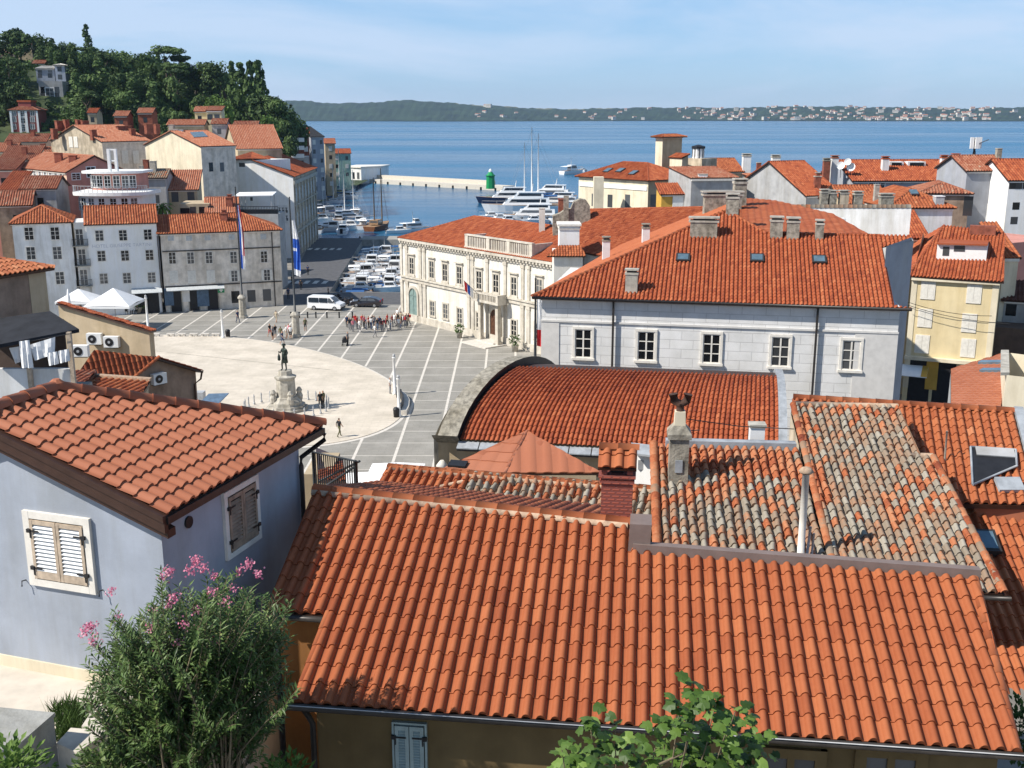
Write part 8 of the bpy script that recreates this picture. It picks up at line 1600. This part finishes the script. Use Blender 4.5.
# ------------------------------------------------------------------ cafe: parasols, tables, planters
def parasol(name, lab, c, s, zt, pk=.17, grp=None):
    rt = thing(name, lab, 'parasol', (c.x, c.y, 0), grp); mb = MB(); a = s / 2; top = V((c.x, c.y, zt + s * pk)); q = [V((c.x + i * a, c.y + j * a, zt)) for i, j in ((-1, -1), (1, -1), (1, 1), (-1, 1))]
    for i in range(4):
        j = (i + 1) % 4; m_ = (q[i] + q[j]) / 2 + V((0, 0, .10)); mb.face([q[i], m_, top]); mb.face([m_, q[j], top]); dz = V((0, 0, .3)); mb.face([q[i], q[i] - dz, q[j] - dz, q[j]])
    mb.build('canopy', ['awning'], rt); mb = MB(); mb.tube([(c.x, c.y, 0), (c.x, c.y, zt + s * pk)], .06, 8); mb.bx(c.x - .5, c.x + .5, c.y - .5, c.y + .5, 0.01, .12); mb.build('pole', ['grey'], rt)
parasol('parasol', 'larger white square parasol in front of the hotel, right of the pair', A(114, 298, 138), 5.8, A(114, 306.5, 135.1).z, .33); parasol('parasol', 'smaller white square parasol left of the pair, partly behind the closed one', A(79, 296, 140.8), 4.6, A(80, 302, 138.5).z, .30)
p = A(70.5, 318, 132); mb = MB(); zt = A(70, 289, 132).z; rt = thing('closed_parasol', 'tall white parasol folded shut in front of the smaller open one', 'parasol', (p.x, p.y, 0)); mb.lathe((p.x, p.y, 0), [(.05, 0), (.05, .9)], 6); mb.build('pole', ['grey'], rt); mb = MB(); mb.lathe((p.x, p.y, .9), [(.25, 0), (.33, .6), (.22, zt - 2), (.05, zt - .9)], 10); mb.build('canopy', ['awning'], rt)
parasol('parasol', 'white square parasol on the near edge of the square, seen over the orange roof', A(371, 474, 69), 4.6, A(372, 484, 69).z); parasol('parasol', 'second pale parasol touching the near one by the orange roof', A(396, 468, 72.5), 3.8, A(396, 472, 72.5).z)
tb = thing('cafe_table', 'small round cafe table under the white parasols', 'table', (0, 0, 0), 'cafe tables'); mb = MB(); mb.lathe((0, 0, .7), [(.38, 0), (.38, .03)], 14); o = mb.build('table_top', ['white']); o.parent = tb; mb = MB(); mb.lathe((0, 0, 0), [(.22, 0), (.2, .03), (.03, .05), (.03, .7)], 10); o = mb.build('leg', ['iron']); o.parent = tb
chh = thing('cafe_chair', 'dark cafe chair under the white parasols', 'chair', (0, 0, 0), 'cafe chairs'); mb = MB(); mb.bx(-.2, .2, -.2, .2, .42, .46); o = mb.build('seat', ['black']); o.parent = chh; mb = MB(); mb.bx(-.2, .2, .18, .21, .46, .85); o = mb.build('backrest', ['black']); o.parent = chh
for sx in (-.17, .17):
    for sy in (-.17, .17): mb = MB(); mb.bx(sx - .02, sx + .02, sy - .02, sy + .02, 0, .42); o = mb.build('leg', ['iron']); o.parent = chh
ft = fc = True
for i in range(12):
    x = 98 + (i % 6) * 8 + R.uniform(-2, 2); y = 307 + (i // 6) * 6 + R.uniform(-1, 1); p = G(x, y, 0)
    if ft: tb.location = p; ft = False
    else: dup(tb, p)
    for k in range(3):
        a = R.uniform(0, 6.28); q = p + V((math.cos(a) * .7, math.sin(a) * .7, 0))
        if fc: chh.location = q; chh.rotation_euler = (0, 0, a - 1.57); fc = False
        else: dup(chh, q, a - 1.57)
M['terra_pot'] = mat('terracotta_pot', (.32, .13, .07), .8, .2, 6)
def potplant(lab, p, r, h, m='leaf_m', pot='stone'):
    rt = thing('potted_plant', lab, 'plant', p); mb = MB(); mb.lathe(p, [(r * .55, 0), (r * .75, h * .38), (r * .8, h * .4), (r * .6, h * .4)], 10); mb.build('pot', [pot], rt); mb = MB(); R = random.Random(int(p.x * 100))
    for i in range(160): d = V((R.gauss(0, 1), R.gauss(0, 1), R.gauss(0, 1))).normalized(); leaf_lance(mb, p + V((0, 0, h * .72)) + V((d.x * r, d.y * r, d.z * h * .3)) * R.uniform(.3, 1), d, V((R.uniform(-1, 1), R.uniform(-1, 1), 1)), r * .5, r * .13, R.uniform(.1, .9))
    mb.build('foliage', [m], rt)
for x, y, r, h, lab in ((139, 313, 1.1, 2.2, 'bushy green plant at the right end of the cafe terrace'), (146, 311, .8, 1.8, 'smaller green plant beside the bushy one at the cafe'), (459.5, 338, .55, 1.7, 'potted shrub at the town hall left of the entrance'), (515, 351.5, .6, 1.9, 'potted shrub at the town hall right of the entrance'), (88, 311, .7, 1.5, 'low green plant behind the closed parasol')): potplant(lab, G(x, y, 0), r, h)
c = A(162, 208, 166); shz = c.z; rt = thing('terrace_palm', 'bright green bushy palm on a terrace above the grey stone house', 'palm', (c.x, c.y, shz - 3)); mb = MB(); mb.tube([c - V((0, 0, 4)), c], .15, 6); mb.build('trunk', ['trunk'], rt); mb = MB(); Rp = random.Random(3)
for k in range(40):
    a = Rp.uniform(0, 6.28); e_ = Rp.uniform(-.2, 1.1); d = V((math.cos(a), math.sin(a), 0)); pv = c
    for s in range(5): nx = pv + (d * math.cos(e_) + V((0, 0, math.sin(e_)))) * .45; sd = V((-d.y, d.x, 0)) * .16; mb.face([pv - sd, pv + sd, nx + sd * .8, nx - sd * .8], 0, Rp.uniform(.2, .9)); pv = nx; e_ -= .35
mb.build('fronds', ['leaf_l'], rt)
p = A(214, 401, 88); mb = MB(); rt = thing('blue_awning', 'small blue awning panel behind the blue house roof', 'awning', (p.x, p.y, 0)); mb.box(p - V((1.1, .6, .1)), (1.7, 0, .05), (.5, 1.3, .5), (0, 0, .06)); mb.build('panel', ['shopblue'], rt); mb = MB(); mb.tube([(p.x, p.y, 0), p], .05, 6); mb.build('post', ['grey'], rt)
p = A(199, 402, 90); mb = MB(); mb.bx(p.x - .5, p.x + .5, p.y - .4, p.y + .4, 0, A(199, 391.5, 90).z); tag(mb.build('utility_cabinet', ['grey']), 'grey cabinet at the right corner of the brown outbuilding', 'cabinet')
# ------------------------------------------------------------------ pier, lighthouse, boats
P1, P2_ = G(358, 182.5, -1.5), G(503, 191, -1.5); d = (P2_ - P1).normalized(); n = V((-d.y, d.x, 0)); rt = thing('stone_pier', 'long pale stone pier reaching into the sea towards the green lighthouse', 'pier', (P1.x, P1.y, -1.5)); mb = MB()
mb.box(P1 - d * 4 - V((0, 0, 2)), (P2_ - P1) + d * 4, n * 7, V((0, 0, 3.7))); mb.build('deck', ['palestone'], rt); mb = MB(); mb.box(P1 - d * 4 + n * 4.6 + V((0, 0, 1.7)), (P2_ - P1) * .93, n * 2.2, V((0, 0, 1.5))); mb.build('parapet', ['palestone'], rt)
for k in range(11): mb = MB(); q = P1.lerp(P2_, (k + .5) / 11) - n * .12; mb.bx(q.x - .4, q.x + .4, q.y - .15, q.y + .15, -1.6, -.5); mb.build('fender', ['black'], rt)
Rk = random.Random(8)
for k in range(46):
    f = Rk.random(); q = P1.lerp(P2_, f * .9) + n * (7.3 + Rk.uniform(0, 2)); q = q if k < 26 else V((-72 + Rk.uniform(-4, 14), 486 + Rk.uniform(-8, 10), -1.5)); bm = bmesh.new(); bmesh.ops.create_icosphere(bm, subdivisions=1, radius=Rk.uniform(.7, 1.6))
    for v in bm.verts: v.co *= Rk.uniform(.75, 1.2)
    me = bpy.data.meshes.new('boulder'); bm.to_mesh(me); bm.free(); me.materials.append(M['stone']); o = link('boulder', me); o.location = (q.x, q.y, -1.2); o.scale = (1.2, 1, .8); tag(o, 'pale boulder in the breakwater along the stone pier', 'boulder', 'boulders along the pier')
M['lightgreen'] = mat('green_paint', (.012, .27, .085), .5, .1, 2)
p = A(490.5, 187.5, G(490, 189, .2).y + 3.5); zt = A(490, 168.5, p.y).z; h = zt - .2; rt = thing('lighthouse', 'small green lighthouse at the end of the stone pier', 'lighthouse', (p.x, p.y, .2)); mb = MB(); mb.lathe((p.x, p.y, .1), [(1.75, 0), (1.6, h * .62), (1.9, h * .64), (1.9, h * .68)], 8); mb.build('tower', ['lightgreen'], rt); mb = MB(); mb.lathe((p.x, p.y, .1 + h * .68), [(1.6, 0), (.8, h * .14), (.7, h * .16)], 8); mb.build('roof', ['lightgreen'], rt); mb = MB(); mb.lathe((p.x, p.y, .1 + h * .83), [(.7, 0), (.7, h * .08), (.2, h * .17)], 8); mb.build('lantern', ['white'], rt)
M['hullw'] = mat('white_gelcoat', (.80, .80, .79), .3, .04, 1, spec=.5); M['hulln'] = mat('navy_hull', (.015, .025, .07), .25, .1, 1, spec=.6); M['teak'] = mat('wooden_deck', (.32, .20, .11), .7, .2, 4); M['hullwood'] = mat('varnished_hull', (.20, .08, .035), .4, .2, 3); M['cover'] = mat('blue_boat_cover', (.03, .10, .26), .8, .15, 3); M['fenderred'] = mat('red_boat_trim', (.5, .05, .04), .5, .1, 3)
def hullmesh(L, B, H, sheer=.25, n=10):
    mb = MB(); secs = []
    for i in range(n + 1):
        f = i / n; x = -L / 2 + L * f; w_ = B / 2 * (1 - max(0, (f - .45) / .55) ** 2.2) * (.86 + .14 * min(1, f / .2)); w_ = max(.01, w_); z = H * (.8 + sheer * f * f); xs = x + (.0 if f < 1 else .0)
        secs.append([(x - (.12 * L * f ** 4), 0, -.35 * H), (x - .06 * L * f ** 4, w_ * .72, -.15 * H), (x, w_, z), (x, w_ * .93, z), (x, 0, z * .96)])
    for a, b in zip(secs, secs[1:]):
        for k in range(4):
            mb.face([a[k], b[k], b[k + 1], a[k + 1]], 0 if k < 3 else 1, .5, k < 2); mb.face([(p[0], -p[1], p[2]) for p in (a[k + 1], b[k + 1], b[k], a[k])], 0 if k < 3 else 1, .5, k < 2)
    s = secs[0]; mb.face([s[0], s[1], s[2], s[4], (s[2][0], -s[2][1], s[2][2]), (s[1][0], -s[1][1], s[1][2])], 0); return mb
def boat(kind):
    rt = thing('boat', 'boat', 'boat', (0, 0, 0)); 
    def part(nm, mb, mats): o = mb.build(nm, mats); o.parent = rt; return o
    def cabin(x0, x1, w0, z0, z1, sl=.35, mats=('hullw', 'glass'), nm='cabin'):
        mb = MB(); b = [(x0, -w0, z0), (x1, -w0 * .8, z0), (x1, w0 * .8, z0), (x0, w0, z0)]; dz = z1 - z0; t = [(x0 + .1, -w0 * .85, z1), (x1 - sl * dz * 2, -w0 * .68, z1), (x1 - sl * dz * 2, w0 * .68, z1), (x0 + .1, w0 * .85, z1)]
        mb.face(t)
        for i in range(4):
            j = (i + 1) % 4; q = [V(b[i]), V(b[j]), V(t[j]), V(t[i])]; mb.face(q); g = [q[0].lerp(q[3], .4).lerp(q[1].lerp(q[2], .4), .08), q[0].lerp(q[3], .4).lerp(q[1].lerp(q[2], .4), .92), q[0].lerp(q[3], .86).lerp(q[1].lerp(q[2], .86), .92), q[0].lerp(q[3], .86).lerp(q[1].lerp(q[2], .86), .08)]
            nn = (q[1] - q[0]).cross(q[3] - q[0]).normalized() * .02; mb.face([p + nn for p in g], 1)
        part(nm, mb, list(mats))
    def rail(L, B, z):
        mb = MB(); pts = [(L * .05, -B * .44, z + .6), (L * .3, -B * .36, z + .65), (L * .49, 0, z + .7), (L * .3, B * .36, z + .65), (L * .05, B * .44, z + .6)]; mb.tube(pts, .025, 4)
        for p in pts: mb.tube([(p[0], p[1], z - .1), p], .02, 4)
        part('rail', mb, ['grey'])
    if kind == 'motor': part('hull', hullmesh(6.4, 2.3, .95), ['hullw', 'hullw']); cabin(-.7, 1.5, .85, .8, 1.65); rail(6.4, 2.3, 1.0); mb = MB(); mb.bx(-3.3, -2.9, -.25, .25, .3, 1.2); part('outboard', mb, ['carblack']); mb = MB(); mb.bx(-2.4, -1.2, -.7, .7, .72, 1.0); part('seat', mb, ['grey'])
    elif kind == 'open': part('hull', hullmesh(5.2, 1.9, .7), ['hullw', 'teak']); mb = MB(); mb.face([(-1.8, -.8, .75), (1.2, -.75, .8), (1.2, 0, 1.05), (-1.8, 0, 1.0)]); mb.face([(-1.8, .8, .75), (-1.8, 0, 1.0), (1.2, 0, 1.05), (1.2, .75, .8)]); part('cover', mb, ['cover']); mb = MB(); mb.bx(-2.8, -2.5, -.2, .2, .2, 1.0); part('outboard', mb, ['carblack'])
    elif kind == 'fish': part('hull', hullmesh(7.5, 2.6, 1.05), ['hullw', 'teak']); cabin(-1.2, 1.2, .8, .9, 2.3, .12); mb = MB(); mb.tube([(-.5, 0, 2.2), (-.5, 0, 4.2)], .05, 5); part('mast', mb, ['grey']); rail(7.5, 2.6, 1.1); mb = MB(); mb.box((-3.2, -1.1, 1.9), (2.0, 0, .1), (0, 2.2, 0), (0, 0, .05)); part('awning', mb, ['awning'])
    elif kind == 'sail': part('hull', hullmesh(10, 3.1, 1.1), ['hullw', 'teak']); cabin(-1.2, 2.2, .95, 1.0, 1.5, .5); mb = MB(); mb.tube([(.6, 0, 1.0), (.6, 0, 14)], [.12, .07], 6); part('mast', mb, ['white']); mb = MB(); mb.tube([(.6, 0, 2.2), (-3.9, 0, 2.3)], .22, 6); part('boom', mb, ['cover']); mb = MB(); [mb.tube([p, (.6, 0, 13.6)], .02, 3) for p in ((4.8, 0, 1.3), (-4.8, 0, 1.0), (.4, 1.4, 1.1), (.4, -1.4, 1.1))]; part('rigging', mb, ['grey']); rail(10, 3.1, 1.15)
    elif kind == 'yacht' or kind == 'navy': part('hull', hullmesh(20, 5.2, 2.1), ['hulln' if kind == 'navy' else 'hullw', 'teak']); cabin(-7.5, 4.5, 2.0, 1.9, 3.6, .5); cabin(-6, 2.0, 1.7, 3.6, 5.0, .5, nm='upper_cabin'); mb = MB(); mb.box((-6.5, -1.6, 5.0), (7, 0, 0), (0, 3.2, 0), (0, 0, .12)); mb.tube([(-3, 0, 5), (-3.4, 0, 7.2)], .12, 6); part('flybridge', mb, ['hullw']); rail(20, 5.2, 2.2)
    elif kind == 'ketch': part('hull', hullmesh(13, 3.8, 1.5), ['hullwood', 'teak']); cabin(-3.5, .5, 1.2, 1.4, 2.5, .15, ('teak', 'glass')); 
    if kind == 'ketch':
        for x, h in ((2.2, 15), (-2.8, 13)): mb = MB(); mb.tube([(x, 0, 1.2), (x, 0, h)], [.2, .1], 6); part('mast', mb, ['trunk'])
        mb = MB(); [mb.tube([p, q], .03, 3) for p, q in (((6.4, 0, 1.8), (2.2, 0, 14.5)), ((-6.3, 0, 1.6), (-2.8, 0, 12.5)), ((2.2, 1.7, 1.4), (2.2, 0, 13)), ((2.2, -1.7, 1.4), (2.2, 0, 13)))]; part('rigging', mb, ['iron'])
    elif kind == 'ferry': part('hull', hullmesh(14, 4.4, 1.7), ['hullw', 'teak']); cabin(-4.5, 3.2, 1.8, 1.6, 3.6, .15); cabin(-.5, 2.2, 1.2, 3.6, 5.2, .2, nm='wheelhouse'); mb = MB(); mb.tube([(-.8, 0, 5), (-.8, 0, 8)], .08, 5); part('mast', mb, ['grey']); mb = MB(); mb.box((-6, -1.9, 3.4), (3.2, 0, 0), (0, 3.8, 0), (0, 0, .1)); part('awning', mb, ['awning'])
    return rt
BT = {}; 
def put(kind, x, y, yaw, lab, grp=None, sc=1.0, Y=None, cat='boat', z=-1.5, p=None):
    p = p or (A(x, y, Y) if Y else G(x, y, -1.5)); p.z = z
    if kind not in BT: BT[kind] = o = boat(kind); o.location = p; o.rotation_euler = (0, 0, yaw); o.scale = (sc, sc, sc)
    else: o = dup(BT[kind], p, yaw, sc)
    o['label'] = lab; o['category'] = cat
    if grp: o['group'] = grp
    elif 'group' in o: del o['group']
    o.name = {'sail': 'sailing_boat', 'yacht': 'motor_yacht', 'navy': 'motor_yacht', 'ketch': 'wooden_ketch', 'ferry': 'ferry'}.get(kind, 'motor_boat' if kind != 'open' else 'rowing_boat'); return o
Rb = random.Random(30)
qdir = V((-4.6, 75.4, 0)).normalized()
for k in range(20):     # inner harbour, moored to the left quay
    y = 172.5 + k * 2.7; x = -28.9 - 4.6 * (y - 167.6) / 75.4; kd = ['motor', 'motor', 'motor', 'fish', 'motor'][k % 5] if k > 1 else 'open'; s = Rb.uniform(.85, 1.1)
    put(kd, 0, 0, math.radians(Rb.uniform(-8, 8)) + (math.pi if k % 2 else 0), 'white motor boat moored side by side along the left quay of the inner harbour' if kd != 'open' else 'low boat under a blue cover along the left quay of the inner harbour', 'boats in the inner harbour', s, p=V((x + 4.4, y, -1.5)))
for k in range(11): put(['motor', 'fish', 'motor'][k % 3], 0, 0, math.radians(Rb.uniform(-10, 10)) + (math.pi if k % 2 else 0), 'white motor boat moored outside the row along the left quay of the inner harbour', 'boats outside the quay row', Rb.uniform(.8, 1.0), p=V((-20.4 - 4.6 * k * 3.0 / 75, 178 + k * 3.0, -1.5)))
for k, (x, y, kd) in enumerate([(380, 281, 'open'), (385, 272, 'motor'), (383, 263, 'motor'), (388, 287, 'open'), (376, 288.5, 'open'), (387, 256, 'fish'), (393, 250, 'open')]):
    put(kd, x, y, Rb.uniform(-.3, .3), 'small boat in the second row of the inner harbour near the town hall' if kd != 'open' else 'covered open boat in the second row of the inner harbour', 'second row in the inner harbour', .95)
put('open', 0, 0, .1, 'red trimmed open boat at the near end of the inner harbour', None, 1.0, p=G(384, 290, -1.5))
pA_ = G(352, 247.5, -1.5); mb = MB(); mb.bx(-33.5, 24, 239.5, 246.5, -3.5, .05); tag(mb.build('inner_mole', ['quay']), kind='structure')
for k, (x, y, kd, s) in enumerate([(319, 232, 'fish', 1.1), (326, 229, 'motor', 1.2), (334, 231, 'fish', 1.1), (343, 233.5, 'motor', 1.3), (322, 222, 'motor', 1.3), (330, 217, 'fish', 1.4), (340, 222, 'yacht', .62), (350, 221, 'yacht', .58), (359, 224, 'motor', 1.3), (364, 228, 'fish', 1.1), (318, 212, 'motor', 1.4), (337, 213, 'motor', 1.4), (357, 217, 'fish', 1.2), (350, 229, 'motor', 1.3)]):
    put(kd, x, y, Rb.uniform(-.5, .4) + (1.57 if k % 3 == 0 else .2), {'fish': 'white fishing boat with wheelhouse', 'motor': 'white motor boat', 'yacht': 'white two decked motor yacht'}[kd] + ' in the cluster beyond the shaded quay lane', 'boats beyond the quay lane', s)
for x, y, s, yaw in ((343, 219, 1.0, .3), (352, 218, .95, .1), (322, 214, .8, .4)): put('sail', x, y, yaw, 'sailing boat with bare white mast in the cluster beyond the shaded quay lane', 'sailing boats beyond the quay lane', s)
put('ketch', 379, 229, 1.3, 'brown wooden two masted boat at the end of the inner mole', None, 1.0); put('ferry', 415, 231.5, .5, 'white excursion boat with blue wheelhouse left of the town hall roof', None, .62, cat='ferry')
put('open', 371, 240, .4, 'white dinghy on the inner mole side behind the brown two master', None, 1.0); put('motor', 399, 233, .2, 'small wooden decked boat left of the excursion boat', None, 1.0)
for k in range(26):     # marina under the hill
    x = Rb.uniform(312, 352); y = Rb.uniform(176, 203); kd = Rb.choice(['motor', 'motor', 'fish', 'yacht', 'motor']); 
    if x < 322 and y < 184: continue
    put(kd, x, y, Rb.uniform(-.6, .6), 'white %s in the crowded marina below the hill' % ('motor yacht' if kd == 'yacht' else 'motor boat'), 'boats in the marina below the hill', (.55 if kd == 'yacht' else 1.35) * Rb.uniform(.85, 1.2))
for x, y, s in ((325.5, 190, 1.3), (338, 194, 1.15), (341, 199, 1.0), (346, 188, .9), (332, 203, .9)): put('sail', x, y, Rb.uniform(-.4, .4), 'sailing boat with bare mast in the crowded marina below the hill', 'sailing boats in the marina', s)
put('navy', 506, 203, math.pi + .08, 'dark blue hulled motor yacht right of the green lighthouse', None, 1.0, cat='yacht'); put('yacht', 520, 212, math.pi + .05, 'long white motor yacht in front of the dark blue one', None, 1.15, cat='yacht')
put('yacht', 547, 200, math.pi - .2, 'white motor yacht highest of the group right of the lighthouse', None, 1.0, cat='yacht'); put('yacht', 556, 207, math.pi - .1, 'white motor yacht at the right end of the group', None, .9, cat='yacht'); put('yacht', 530, 221, math.pi, 'white motor yacht just above the town hall roof', None, .9, cat='yacht')
put('sail', 535, 209, math.pi, 'large sailing yacht whose tall white mast rises above the pier', None, 1.75, cat='yacht'); put('sail', 527, 206, math.pi + .1, 'sailing yacht with slightly shorter mast left of the tallest', None, 1.4, cat='yacht'); put('sail', 541, 205, math.pi - .1, 'sailing yacht with mast right of the tallest', None, 1.6, cat='yacht')
for k in range(9): put('motor', 492 + k * 8.5, 219 + (k % 3) * 2, Rb.uniform(2.6, 3.6), 'small white motor boat lying in front of the big yachts', 'small boats by the yachts', 1.2)
put('fish', 572.5, 174, .7, 'white boat alone on the open sea right of the tall masts', None, 1.9); put('motor', 583, 171.5, 2, 'tiny white boat right of the lone white boat', None, 1.0)
